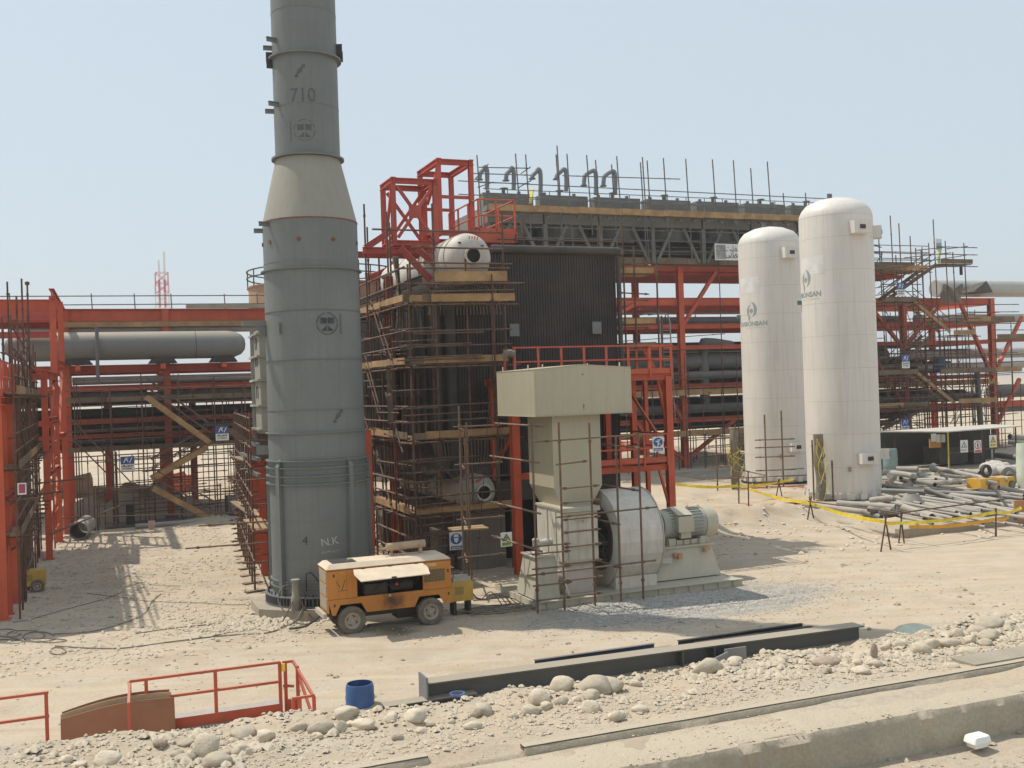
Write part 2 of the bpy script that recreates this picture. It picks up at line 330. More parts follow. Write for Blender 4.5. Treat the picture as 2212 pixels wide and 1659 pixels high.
def ground_mat(name, gravel=False):
    m = bpy.data.materials.new(name); m.use_nodes = True; n = m.node_tree.nodes; L = m.node_tree.links; b = n['Principled BSDF']; b.inputs['Roughness'].default_value = .95
    tc = n.new('ShaderNodeTexCoord')
    def noise(s, d=6, r=.6):
        q = n.new('ShaderNodeTexNoise'); q.inputs['Scale'].default_value = s; q.inputs['Detail'].default_value = d; q.inputs['Roughness'].default_value = r; L.new(tc.outputs['Object'], q.inputs['Vector']); return q.outputs['Fac']
    def rg(f, a, c, lo=0., hi=1.):
        r = n.new('ShaderNodeMapRange'); r.inputs[1].default_value = a; r.inputs[2].default_value = c; r.inputs[3].default_value = lo; r.inputs[4].default_value = hi; L.new(f, r.inputs[0]); return r.outputs[0]
    def mix(f, a, c):
        x = n.new('ShaderNodeMix'); x.data_type = 'RGBA'; L.new(f, x.inputs[0])
        for i, q in ((6, a), (7, c)):
            if isinstance(q, tuple): x.inputs[i].default_value = (*q, 1)
            else: L.new(q, x.inputs[i])
        return x.outputs[2]
    c = mix(rg(noise(.12, 4), .35, .65), (0.421, 0.335, 0.232), (0.525, 0.421, 0.301))
    c = mix(rg(noise(1.1), .4, .72), c, (0.516, 0.452, 0.361))
    c = mix(rg(noise(.5, 7), .52, .75, 0, .75), c, (0.370, 0.305, 0.232))
    c = mix(rg(noise(14, 6, .75), .45, .75, 0, .55), c, (0.284, 0.237, 0.181))
    c = mix(rg(noise(60, 4, .8), .52, .75, 0, .5), c, (0.602, 0.525, 0.413))
    c = mix(rg(noise(32, 5, .8), .55, .7, 0, .45), c, (0.215, 0.176, 0.133))
    mp = n.new('ShaderNodeMapping'); mp.inputs['Rotation'].default_value = (0, 0, -A22); mp.inputs['Scale'].default_value = (.10, 1.5, 1); L.new(tc.outputs['Object'], mp.inputs[0])
    tr = n.new('ShaderNodeTexNoise'); tr.inputs['Scale'].default_value = 1.6; tr.inputs['Detail'].default_value = 5; L.new(mp.outputs[0], tr.inputs['Vector'])
    c = mix(rg(tr.outputs['Fac'], .52, .68, 0, .5), c, (0.582, 0.465, 0.328)); c = mix(rg(tr.outputs['Fac'], .44, .32, 0, .4), c, (0.395, 0.304, 0.200))
    if gravel:   # spilled grey gravel round the fan skid (its own stone, in a patch of its own shape)
        g = n.new('ShaderNodeVectorMath'); g.operation = 'SUBTRACT'; cc = W((14.9, 25.0, 0)); L.new(tc.outputs['Object'], g.inputs[0]); g.inputs[1].default_value = cc
        ro = n.new('ShaderNodeVectorRotate'); ro.inputs['Angle'].default_value = -A22; L.new(g.outputs[0], ro.inputs[0])
        sc_ = n.new('ShaderNodeVectorMath'); sc_.operation = 'MULTIPLY'; sc_.inputs[1].default_value = (1/4.6, 1/2.1, 0); L.new(ro.outputs[0], sc_.inputs[0])
        ln = n.new('ShaderNodeVectorMath'); ln.operation = 'LENGTH'; L.new(sc_.outputs[0], ln.inputs[0])
        ad = n.new('ShaderNodeMath'); ad.operation = 'ADD'; L.new(ln.outputs['Value'], ad.inputs[0]); L.new(rg(noise(1.5, 7), .2, .8, -.35, .35), ad.inputs[1])
        c = mix(rg(ad.outputs[0], .8, 1.05, .85, 0), c, mix(rg(noise(30, 5, .8), .3, .7), (.20, .19, .17), (.45, .42, .37)))
        # darker patch of earth under the compressor
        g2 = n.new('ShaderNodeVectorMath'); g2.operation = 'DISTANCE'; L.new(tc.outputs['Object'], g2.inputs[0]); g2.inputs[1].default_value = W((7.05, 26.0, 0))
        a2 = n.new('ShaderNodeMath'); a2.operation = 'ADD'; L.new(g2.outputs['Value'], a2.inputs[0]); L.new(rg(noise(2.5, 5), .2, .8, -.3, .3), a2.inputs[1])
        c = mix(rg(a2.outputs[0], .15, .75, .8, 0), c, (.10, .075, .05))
    L.new(c, b.inputs['Base Color'])
    bp = n.new('ShaderNodeBump'); bp.inputs['Strength'].default_value = .7; bp.inputs['Distance'].default_value = .035
    ad = n.new('ShaderNodeMath'); ad.operation = 'ADD'; L.new(noise(24, 8, .8), ad.inputs[0]); L.new(noise(1.7, 4), ad.inputs[1]); L.new(ad.outputs[0], bp.inputs['Height']); L.new(bp.outputs[0], b.inputs['Normal'])
    return m
SAND = ground_mat('sandy_yard', True); RUBS = ground_mat('rubble_earth')
def axis(parts):
    a = []
    for lo, hi, st in parts: a += list(np.arange(lo, hi, st))
    a.append(parts[-1][1]); return np.array(sorted(set(a)))
gu = axis([(-2500, -300, 200), (-300, -60, 20), (-60, -8, 2), (-8, 36, .22), (36, 70, .6), (70, 140, 4), (140, 400, 26), (400, 2500, 210)])
gv = axis([(-200, 0, 20), (0, 14, 2), (14, 68, .22), (68, 90, .8), (90, 200, 6), (200, 600, 40), (600, 3600, 300)])
grid_mesh('ground', gu, gv, yard, SAND)
# embankment the photograph is taken from: low strip, concrete wall, shoulder, rubble crest
CRU = np.array([-60, -3, -.7, -.3, .2, .6, 1.1, 1.8, 2.3, 3.1, 3.5, 3.9, 4.9, 5.5, 6.1, 6.8, 7.65, 8.35, 9.15, 9.4, 12, 80.])
CRV = np.array([9.0, 9.0, 9.0, 8.92, 8.89, 8.82, 8.76, 8.65, 8.45, 8.47, 8.45, 8.41, 8.42, 8.40, 8.36, 8.36, 8.45, 8.51, 8.6, 8.6, 8.6, 8.6])
def emb(u, v):
    cv = np.interp(u, CRU, CRV)-.02
    z = 3.555-.065*sstep(7.2, 8.3, v)
    r = sstep(7.1, 7.9, v)
    z = z+r*(fbm(u*2.3, v*2.3, 5, 101)*.13)+fbm(u*7, v*7, 3, 102)*.03+fbm(u*22, v*22, 2, 103)*.012+r*np.maximum(0, fbm(u*4, v*4, 3, 108))*.12-.02
    z = z-.10*sstep(6.2, 7., v*0+7.6-v)*(.5+fbm(u*3, v*3, 3, 104))*(v < 7.4)*0
    drop = np.clip(v-cv, 0, None); z = z-np.where(drop > 0, np.minimum(drop*.95, 3.9+0*drop), 0)-sstep(0, .1, drop)*.0
    gap = (u > 2.14) & (u < 2.79)
    k0 = np.where(u > 2.79, 6.90, np.where(gap, 6.97, 7.03))
    t = sstep(k0-.02, k0+.03+.12*gap, v)
    return np.where(v < 6.855, 3.42, 3.50+(z-3.50)*t+.004)
eu = axis([(-60, -4, 4), (-4, 12, .055), (12, 20, .5), (20, 80, 6)]); ev = axis([(6.85, 9.2, .05), (9.2, 13.5, .35)])
grid_mesh('embankment', eu, ev, emb, RUBS)
nu_ = axis([(-60, -4, 6), (-4, 14, .12), (14, 80, 6)]); nv_ = axis([(-30, 3, 3), (3, 6.5, .12)])
grid_mesh('path', nu_, nv_, lambda u, v: 3.19+fbm(u*1.5, v*1.5, 4, 61)*.08+fbm(u*9, v*9, 2, 62)*.02, RUBS)
def wall_mesh(u0, u1, v0, v1, z0, z1, seed, rough=.02):
    us = np.arange(u0, u1+.01, .04); prof = []; mb = MB(); n = 0
    vs = []
    for i, u in enumerate(us):
        e = float(fbm(np.array(u*3.), np.array(seed*1.), 4, seed))*rough*3; c = max(0., float(fbm(np.array(u*6.), np.array(2.+seed), 3, seed+5))-.05)*rough*1.0
        vs += [(u, v0+e*.3, z0), (u, v0+e*.5, z1-.06-c), (u, v0+.03+abs(e)+c, z1-.012+e*.15), (u, v0+.12, z1+e*.2), (u, v1-.03, z1+e*.3), (u, v1, z1-.02), (u, v1, z0)]
    k = 7; fs = [(i*k+j, (i+1)*k+j, (i+1)*k+(j+1), i*k+j+1) for i in range(len(us)-1) for j in range(k-1)]
    fs += [tuple(range(k)), tuple(range(len(vs)-1, len(vs)-k-1, -1))]
    return mb.add(vs, fs)
DCONC = mat('dusty_concrete', (.42, .36, .27), .95, .16, 1.6, bump=.6, bsc=16, fine=.25, streak=.2, dust=.85)
wall_mesh(-4, 13, 6.335, 6.852, 2.9, 3.5, 3, .03).build('concrete_wall', DCONC, None, True, 'long rough concrete wall across the bottom right foreground', 'wall')
wall_mesh(2.79, 9.6, 6.86, 6.93, 3.4, 3.552, 11, .008).build('concrete_kerb', DCONC, None, True, 'long thin concrete kerb edge behind the wide wall, right piece', 'kerb')
wall_mesh(-4, 2.14, 6.99, 7.06, 3.4, 3.555, 17, .008).build('concrete_kerb', DCONC, None, True, 'shorter thin concrete kerb at bottom centre, left of the broken gap', 'kerb')
grid_mesh('dirt', axis([(-4, 13, .06)]), axis([(6.40, 6.858, .03)]), lambda u, v: 3.490+.055*sstep(6.45, 6.86, v)*(.25+.9*sstep(3.5, 9., u))*(.6+1.3*fbm(u*1.7, v*3, 4, 81))+.022*np.maximum(0, fbm(u*5, v*5, 3, 82)+.02)*(v < 6.84), RUBS)
MB().box(7.05, 9.6, 6.97, 7.25, 3.5, 3.565).build('concrete_slab', CONC, None, False, 'pale concrete slab on the embankment at right edge', 'slab')
# ---- rocks
def rock_mesh(name, m, seed, sub=3, flat_=.0):
    import bmesh
    r = random.Random(seed); b = bmesh.new(); bmesh.ops.create_icosphere(b, subdivisions=sub, radius=.5)
    off = Vector((r.uniform(0, 99), r.uniform(0, 99), r.uniform(0, 99)))
    from mathutils import noise as N
    planes = [(Vector((r.gauss(0, 1), r.gauss(0, 1), r.gauss(0, 1))).normalized(), r.uniform(.29, .44)) for _ in range(7+seed % 5)]
    for v in b.verts:
        d = v.co.normalized(); k = 1+.28*N.noise(d*1.1+off)+.07*N.noise(d*3.5+off)+.02*N.noise(d*9+off); p = d*.5*k
        for pn, pd in planes:
            e = p.dot(pn)-pd
            if e > 0: p -= pn*e*(.92 if flat_ else .82)
        v.co = p
    me = bpy.data.meshes.new(name); b.to_mesh(me); b.free(); me.materials.append(m); me.polygons.foreach_set('use_smooth', [True]*len(me.polygons)); return me
RM = [rock_mesh('boulder', ROCK, s, 3) for s in range(10)]; RMB = [rock_mesh('boulder', ROCK2, 50+s, 3, 1) for s in range(2)]
z5 = lambda x, y: (656.7+.3125*x, 1278.8+.3125*y); z4 = lambda x, y: (.3125*x, 1278.8+.3125*y); z6 = lambda x, y: (1296.1+.414*x, 1278.8+.414*y)
BOULD = [(z5, 290, 850, 180, 100), (z5, 135, 980, 170, 120), (z5, 420, 935, 200, 100), (z5, 770, 895, 160, 110), (z5, 830, 820, 80, 50), (z5, 1260, 830, 150, 100), (z5, 1195, 850, 80, 80), (z5, 1640, 755, 180, 130), (z5, 1790, 690, 190, 110),
 (z5, 1570, 855, 120, 100), (z5, 1680, 825, 90, 70), (z5, 1790, 783, 95, 80), (z5, 1890, 775, 70, 65), (z5, 1995, 775, 120, 80), (z5, 1990, 865, 130, 100), (z5, 2060, 690, 250, 150), (z5, 1850, 803, 50, 40), (z5, 1450, 893, 80, 50), (z5, 1620, 838, 50, 45), (z5, 650, 1062, 80, 60),
 (z5, 90, 1045, 90, 60), (z5, 1180, 965, 120, 70), (z5, 820, 960, 90, 70), (z5, 610, 905, 100, 70), (z5, 260, 1000, 80, 90), (z5, 1030, 905, 60, 45), (z5, 320, 895, 80, 50), (z5, 2170, 930, 120, 80),
 (z4, 1420, 1145, 200, 170), (z4, 1500, 1235, 200, 130), (z4, 1835, 1015, 130, 90), (z4, 2075, 940, 110, 80), (z4, 1290, 1175, 130, 90), (z4, 1650, 1120, 110, 90), (z4, 740, 1205, 180, 110), (z4, 1235, 1095, 110, 60), (z4, 1290, 1030, 120, 60), (z4, 770, 1090, 80, 40), (z4, 1720, 1145, 60, 70),
 (z4, 2190, 970, 60, 80), (z4, 2180, 1045, 70, 60), (z4, 155, 1165, 45, 50), (z4, 550, 1210, 130, 60), (z4, 450, 1190, 100, 60), (z4, 1350, 965, 60, 40), (z4, 1700, 970, 200, 80), (z4, 1560, 1120, 80, 60),
 (z6, 582, 420, 165, 95), (z6, 50, 505, 180, 90), (z6, 190, 478, 65, 45), (z6, 397, 403, 35, 40), (z6, 950, 355, 90, 50), (z6, 940, 378, 80, 40), (z6, 1880, 243, 75, 60), (z6, 2050, 180, 140, 70), (z6, 2110, 125, 90, 40), (z6, 2130, 185, 50, 50), (z6, 1500, 303, 60, 40),
 (z6, 1570, 297, 75, 45), (z6, 1690, 345, 95, 80), (z6, 1740, 310, 80, 60), (z6, 1840, 295, 110, 55), (z6, 1940, 290, 60, 70), (z6, 2050, 265, 120, 60), (z6, 2020, 298, 70, 40), (z6, 1360, 400, 60, 40), (z6, 1370, 450, 90, 50), (z6, 1450, 415, 90, 40), (z6, 1940, 340, 120, 35),
 (z6, 1990, 230, 120, 60), (z6, 445, 712, 65, 45), (z6, 220, 650, 80, 40), (z6, 95, 687, 90, 45), (z6, 710, 383, 60, 30), (z6, 1850, 420, 60, 25), (z6, 720, 362, 90, 40), (z6, 1500, 438, 60, 30)]
SPEC = {0: 'rounded pale boulder in front of the blue cut barrel', 7: 'long pale boulder, left half of the knobbly pair under the big girder', 8: 'pale boulder end resting right of the long boulder under the girder', 15: 'largest smooth pale boulder below the middle of the long girder', 28: 'largest angular pale boulder in front of the red railing platform', 29: 'wide split pale boulder at the lower left foreground', 47: 'half buried dome shaped boulder beside the girder stiffener plates', 48: 'smooth boulder just right of the largest boulder', 5: 'pale boulder perched on a smaller one left of centre', 1: 'pale boulder at the left end of the cluster below the barrel', 2: 'broad flat pale boulder right below the blue barrel', 3: 'smooth egg shaped boulder below the girder end plate'}
for i, (zf, x, y, w_, h_) in enumerate(BOULD):
    P = G(*zf(x, y), 3.50); ok = W(P); dist = ok.y; k = .3125 if zf is not z6 else .414
    sx = w_*k/FPX*dist; sz = h_*k/FPX*dist
    o = bpy.data.objects.new('boulder', RM[i % 10]); COL.objects.link(o)
    zz = float(emb(np.array(P[0]), np.array(P[1])))
    o.location = W((P[0], P[1]+sx*.2, zz+sz*.22)); o.scale = (sx*1.12, sx*.85, sz*1.12); o.rotation_euler = (random.uniform(-.2, .2), random.uniform(-.15, .15), random.uniform(-.5, .5))
    if i in SPEC: label(o, SPEC[i], 'boulder', 'boulders along the rubble crest')
    else: label(o, 'fist to head sized pale stone among others on the rubble crest', 'boulder', 'boulders along the rubble crest')
for i, (zf, x, y, w_, h_, lb) in enumerate([(z4, 1110, 1050, 100, 80, 'dark grey jagged stone among pale boulders at left'), (z6, 1440, 380, 38, 95, 'upright thin brown stone standing in the rubble at right'), (z6, 1205, 450, 28, 38, 'small dark stone below the upright brown stone'), (z6, 1190, 375, 150, 60, 'flat crumbly brown stone in the middle of the rubble at right'), (z5, 880, 905, 70, 40, 'small brown stone right of the egg shaped boulder')]):
    P = G(*zf(x, y), 3.5); d = W(P).y; k = .3125 if zf is not z6 else .414
    o = bpy.data.objects.new('stone', RMB[i % 2]); COL.objects.link(o); o.location = W((P[0], P[1]+.02, float(emb(np.array(P[0]), np.array(P[1])))+h_*k/FPX*d*.38)); o.scale = (w_*k/FPX*d, w_*k/FPX*d*.8, h_*k/FPX*d); label(o, lb, 'stone')
def scatter(name, n, fpos, smin, smax, m, fz, kind='stuff', pw=2.2, seed=1, emb_=.12):
    g = np.random.default_rng(seed); u, v = fpos(g, n); n = len(u); s = smin+(smax-smin)*g.random(n)**pw*1.
    base = np.array([(1, 0, 0), (-1, 0, 0), (0, 1, 0), (0, -1, 0), (0, 0, 1), (0, 0, -1), (.6, .6, .5), (-.6, .5, .6), (.5, -.65, .5), (-.6, -.5, .5)], float)
    fc = np.array([(4, 6, 0), (0, 6, 2), (4, 2, 6), (4, 7, 2), (7, 1, 2), (4, 1, 7), (4, 8, 3), (4, 0, 8), (0, 3, 8), (4, 9, 1), (9, 3, 1), (4, 3, 9), (5, 2, 0), (5, 1, 2), (5, 3, 1), (5, 0, 3)])
    P = base[None]*(1+.55*(g.random((n, 10, 3))-.5)); P = P*(s[:, None, None]/2)*np.stack([.8+.6*g.random(n), .7+.5*g.random(n), .55+.4*g.random(n)], -1)[:, None, :]
    a = g.random(n)*6.283; c, s_ = np.cos(a)[:, None], np.sin(a)[:, None]; x = P[..., 0]*c-P[..., 1]*s_; y = P[..., 0]*s_+P[..., 1]*c
    z = fz(u, v); X = (u*CU-v*SU)[:, None]+x; Y = (u*SU+v*CU)[:, None]+y; Zz = z[:, None]+P[..., 2]+(s*emb_*.5)[:, None]
    co = np.stack([X, Y, Zz], -1).reshape(-1, 3); F = (fc[None]+(np.arange(n)*10)[:, None, None]).reshape(-1, 3)
    me = bpy.data.meshes.new(name); o = bpy.data.objects.new(name, me); COL.objects.link(o); me.vertices.add(len(co)); me.vertices.foreach_set('co', co.ravel()); me.loops.add(F.size); me.loops.foreach_set('vertex_index', F.ravel())
    me.polygons.add(len(F)); me.polygons.foreach_set('loop_start', np.arange(0, F.size, 3)); me.polygons.foreach_set('loop_total', np.full(len(F), 3)); me.update(calc_edges=True); me.materials.append(m); o['kind'] = kind; return o
def box_pos(u0, u1, v0, v1, dens=None):
    def f(g, n):
        u = u0+(u1-u0)*g.random(n); v = v0+(v1-v0)*g.random(n)
        if dens is not None:
            k = g.random(n) < dens(u, v); u, v = u[k], v[k]
        return u, v
    return f
cl = lambda sc, th, sd: (lambda u, v: np.clip((fbm(u*sc, v*sc, 4, sd)+th)*2.2, .06, 1))
zc = lambda u, v: emb(u, v)
cdens = lambda u, v: np.clip((fbm(u*1.3, v*1.3, 4, 5)+.10)*3.0, .03, 1)*(.38+.62*sstep(7.2, 8.1, v))
scatter('rubble', 26000, box_pos(-3.5, 11, 7.1, 9.0, cdens), .010, .045, ROCK, zc, pw=2.2, seed=2)
scatter('rubble', 7500, box_pos(-3.5, 11, 7.35, 8.75, cdens), .03, .11, ROCK, zc, pw=2.0, seed=22)
scatter('rubble', 9000, box_pos(-3.5, 11, 7.1, 8.85), .015, .055, ROCK, zc, pw=2.0, seed=29)
scatter('rubble', 500, box_pos(-3.5, 11, 7.3, 8.9, cdens), .03, .10, ROCK2, zc, pw=2.5, seed=23)
scatter('rubble', 15000, box_pos(-3.5, 11, 6.36, 7.9, lambda u, v: np.clip((fbm(u*2, v*2, 4, 15)+.15)*2.5, .05, 1)), .005, .024, ROCK, lambda u, v: np.where(v < 6.85, 3.50, emb(u, v)), seed=3, pw=2.5)
scatter('rubble', 5000, box_pos(3, 13, 4.2, 6.33), .008, .07, ROCK, lambda u, v: 3.19+fbm(u*1.5, v*1.5, 4, 61)*.08, seed=4, pw=4)
scatter('yard_stones', 12000, box_pos(-4, 5.5, 26, 52, cl(.5, .25, 75)), .03, .13, ROCK, yard, seed=25, pw=3)
scatter('yard_stones', 600, box_pos(-3, 24, 20, 52), .05, .16, ROCK2, yard, seed=26, pw=2)
scatter('yard_stones', 17000, box_pos(-6, 24, 19, 34, cl(.5, .15, 71)), .012, .085, ROCK, yard, seed=5, pw=3)
scatter('yard_stones', 9000, box_pos(-3, 40, 33, 62, cl(.35, .12, 72)), .03, .16, ROCK, yard, seed=6, pw=3)
scatter('yard_stones', 3200, box_pos(20, 36, 29, 41, cl(.6, .1, 79)), .03, .22, ROCK, yard, seed=16, pw=3.5)
scatter('yard_stones', 900, lambda g, n: (4.2+g.normal(0, .9, n), 28.7+g.normal(0, .5, n)), .04, .22, ROCK, yard, seed=17, pw=2.5)
scatter('gravel', 15000, lambda g, n: (15.0+4.3*g.normal(0, .48, n), 25.0+2.0*g.normal(0, .5, n)), .02, .065, GREYROCK, yard, seed=8, pw=1.5)
b = MB(); P = G(2112, 1618, 3.2); vs = []
for (k, z, sc_) in ((0, .0, .78), (1, .035, .88), (2, .037, 1.0), (3, .045, .98), (4, .075, .90), (5, .083, .82), (6, .084, .3)):
    for i in range(24): a = 2*pi*i/24; c, s_ = cos(a), sin(a); vs.append((P[0]+.095*sc_*abs(c)**.28*(1 if c > 0 else -1), P[1]+.068*sc_*abs(s_)**.28*(1 if s_ > 0 else -1)+.01*c, 3.225+z))
b.add(vs, [(j*24+i, j*24+(i+1) % 24, (j+1)*24+(i+1) % 24, (j+1)*24+i) for j in range(6) for i in range(24)]+[tuple(range(23, -1, -1)), tuple(range(144, 168))]); fc = b.build('food_container', FOAM, None, True, 'white foam food container lying below the concrete wall', 'container')
# ================================================================ CHIMNEY STACK
_d = ray(686.5, 1000); _t = 30.1/_d.y; SCn = uvz((_d.x*_t, 30.1, 0)); SU0, SV0 = SCn[0], SCn[1]
AF = atan2(-SV0, -SU0)
def cyl(uc, vc, r, a0):       # wraps flat artwork (x across, y up) round a vertical cylinder
    return lambda x, z: (uc+r*cos(a0+x/r), vc+r*sin(a0+x/r), z)
fo = T('stack_foundation', 'low octagonal concrete foundation under the tall grey stack', 'foundation', (SU0, SV0, 0))
MB().prism([(SU0+2.05*cos(pi/8+i*pi/4), SV0+1.95*sin(pi/8+i*pi/4)) for i in range(8)], lambda a, b, t: (a, b, t), -.3, .27).build('plinth', CONC, fo)
st = T('chimney_stack', 'tall grey steel stack with conical middle and black circle stencils', 'chimney', (SU0, SV0, .27))
R1, R2, R3 = 1.365, 1.335, .915
pr = [(R1, .3), (R1, 4.9), (R1-.01, 5.65), (R2, 9.55), (R2, 10.95)]
MB().lathe(pr, (SU0, SV0, 0), 72).build('lower_shell', SHELL, st, True)
MB().lathe([(R2, 10.95), (R3, 12.75)], (SU0, SV0, 0), 72).build('cone', CONE, st, True)
MB().lathe([(R3, 12.78), (R3, 30)], (SU0, SV0, 0), 72).build('upper_shell', SHELL, st, True)
MB().ring((SU0, SV0, 10.93), R2-.05, R2+.012, .035, 72).build('weld_band', RUSTY, st)
for z, ro, h in ((.76, R1+.06, .03), (.93, R1+.06, .03), (3.60, R1+.10, .03), (3.82, R1+.10, .03), (4.05, R1+.10, .03), (4.24, R1+.10, .03), (5.01, R1+.07, .03), (9.55, R2+.09, .035), (12.76, R3+.11, .05), (15.6, R3+.12, .05)):
    MB().ring((SU0, SV0, z), .85, ro, h, 72).build('stiffener_ring', SHELL, st)
for z, r_ in ((7.04, R1), (9.77, R2), (8.4, R1-.006), (5.65, R1), (2.6, R1), (1.6, R1), (16.9, R3), (14.2, R3)): MB().ring((SU0, SV0, z), r_-.02, r_+.007, .010, 72).build('weld_seam', SHELL, st)
bs = MB(); bs.ring((SU0, SV0, .28), R1-.05, R1+.22, .03, 72); bs.ring((SU0, SV0, .53), R1-.05, R1+.22, .03, 72); bs.build('base_flange', SHELL, st)
gs = MB()
for i in range(88):
    a = 2*pi*i/88; c, s_ = cos(a), sin(a); gs.obox((SU0+(R1-.02)*c, SV0+(R1-.02)*s_, .42), (SU0+(R1+.21)*c, SV0+(R1+.21)*s_, .42), .014, .22)
gs.build('base_gusset', SHELL, st)
for i in range(44): a = 2*pi*(i+.5)/44; MB().tube((SU0+(R1+.13)*cos(a), SV0+(R1+.13)*sin(a), .3), (SU0+(R1+.13)*cos(a), SV0+(R1+.13)*sin(a), .64), .02, 6).build('anchor_bolt', DARKM, st)
for dx in (-77, 63, 190, -200, 300, -310):   # upright channels on the lower shell
    a = AF+math.asin(max(-1, min(1, dx/FPX*30.1/R1))) if abs(dx) < 100 else AF+dx/100.*.9
    c, s_ = cos(a), sin(a); m = MB()
    m.obox((SU0+(R1+.06)*c, SV0+(R1+.06)*s_, .56), (SU0+(R1+.06)*c, SV0+(R1+.06)*s_, 4.1), .13, .13, (c, s_, 0)).hexa([(SU0+(R1+k)*c-s_*w_, SV0+(R1+k)*s_+c*w_, z) for z, kk in ((4.1, (.0, .125)), (4.3, (.0, .02))) for (k, w_) in ((kk[0], -.065), (kk[1], -.065), (kk[1], .065), (kk[0], .065))])
    m.build('support_channel', SHELL, st)
for (zz, r_) in ((15.95, R3), (14.15, R3), (10.75, R2)):   # pipe clips to the left
    for k in (0, 1):
        a = AF-(1.50 if k == 0 else 1.02); c, s_ = cos(a), sin(a); m = MB().obox((SU0+(r_-.02)*c, SV0+(r_-.02)*s_, zz+.09*k), (SU0+(r_+.24)*c-.05*k, SV0+(r_+.24)*s_, zz+.09*k), .02, .12); m.obox((SU0+(r_-.02)*c, SV0+(r_-.02)*s_, zz+.09*k+.06), (SU0+(r_+.24)*c-.05*k, SV0+(r_+.24)*s_, zz+.09*k+.06), .10, .015); m.build('pipe_clip', SHELL, st)
for a_, z in ((-1.52, 15.55), (1.52, 15.62), (-1.40, 15.35), (1.35, 15.78)):
    a = AF+a_; c, s_ = cos(a), sin(a); MB().obox((SU0+(R3-.02)*c, SV0+(R3-.02)*s_, z+.15), (SU0+(R3+.17)*c, SV0+(R3+.17)*s_, z+.15), .016, .30).build('bolted_plate', DARKM, st)
for a_ in (-1.45, -.98, -.24, .48, 1.3):
    a = AF+a_; c, s_ = cos(a), sin(a); MB().tube((SU0+(R2-.02)*c, SV0+(R2-.02)*s_, 10.35), (SU0+(R2+.03)*c, SV0+(R2+.03)*s_, 10.35), .055, 12).build('patch_disc', RUSTY, st)
m = MB(); a = AF-1.42; c, s_ = cos(a), sin(a); m.hexa([(SU0+(R1+k)*c-s_*w_, SV0+(R1+k)*s_+c*w_, z) for z, kk in ((7.75, (.0, .05)), (8.05, (.0, .28))) for (k, w_) in ((kk[0], -.09), (kk[1], -.09), (kk[1], .09), (kk[0], .09))])
m.obox((SU0+(R1-.05)*c, SV0+(R1-.05)*s_, 8.12), (SU0+(R1+.62)*c, SV0+(R1+.62)*s_, 8.12), .22, .14); m.build('davit_bracket', SHELL, st)
m = MB(); a = AF-.74; c, s_ = cos(a), sin(a); m.obox((SU0+R1*c, SV0+R1*s_, 7.92), (SU0+(R1+.07)*c, SV0+(R1+.07)*s_, 7.92), .09, .30); m.build('nameplate_bracket', SHELL, st)
m = MB(); a = AF-1.5; c, s_ = cos(a), sin(a); m.obox((SU0+(R1-.05)*c, SV0+(R1-.05)*s_, 4.55), (SU0+(R1+.33)*c, SV0+(R1+.33)*s_, 4.55), .02, .26); m.build('side_plate', SHELL, st)
def emblem(px, pz, r, a_m, ang=0, faded=False, parts=True):
    f0 = cyl(SU0, SV0, r+.006, AF)
    d = ray(*px); 
    dx = (px[0]-(690-.035*(1100-px[1])))/FPX*30.1*.985; x0 = r*math.asin(dx/r); z0 = V(px[0], px[1], SV0-r*.9)[2]
    fn = lambda x, y: f0(x0+x, z0+y)
    mb = MB(); annulus(mb, fn, 0, 0, .285, .305, 48, (0, 12, 13, 24, 36, 30) if not faded else (0, 1, 5, 9, 17, 18, 24, 30, 36, 41))
    mb.build('stencil_circle', a_m, st)
    mb = MB(); q = .018
    for sx in (-1, 1):
        flat(mb, fn, [(sx*q, .0), (sx*q, .16), (sx*.20, .16), (sx*.195, .0)] if sx > 0 else [(sx*q, .0), (sx*.195, .0), (sx*.20, .16), (sx*q, .16)])
        p = [(sx*q, -.045), (sx*.10, -.13), (sx*.19, -.20), (sx*q, -.20)]; flat(mb, fn, p[::-1] if sx > 0 else p)
    mb.build('stencil_emblem', a_m, st)
    mb = MB(); side = .40 if not faded else -.40
    r2 = random.Random(4)
    for k in range(9): yy = .26-k*.062; flat(mb, fn, [(side-.03*r2.random(), yy), (side+.02+.02*r2.random(), yy-.01), (side+.03, yy-.04), (side-.01, yy-.045)])
    mb.build('stencil_writing', a_m, st)
emblem((705.3, 699.5), 0, R1-.006, STEN)
emblem((656, 281.7), 0, R3, STENF, faded=True)
def mark(name, txt, px, r, size, m, rot=0, sx=1.):
    f0 = cyl(SU0, SV0, r+.006, AF); dx = (px[0]-(690-.035*(1100-px[1])))/FPX*30.1*.985; x0 = r*math.asin(max(-1, min(1, dx/r))); z0 = V(px[0], px[1], SV0-r*.9)[2]
    vs, fs = textmesh(txt, size); c, s_ = cos(rot), sin(rot); MB().add([f0(x0+(x*sx*c-y*s_), z0+x*sx*s_+y*c) for x, y in vs], fs).build(name, m, st, recalc=False)
mark('painted_digit', '4', (661, 1169), R1, .34, STEN)
mark('chalk_writing', 'N.K', (712, 1169), R1, .30, CHALK, .1)
mark('stencil_digits', '710', (652, 207), R3, .55, STENF, 0, .9)
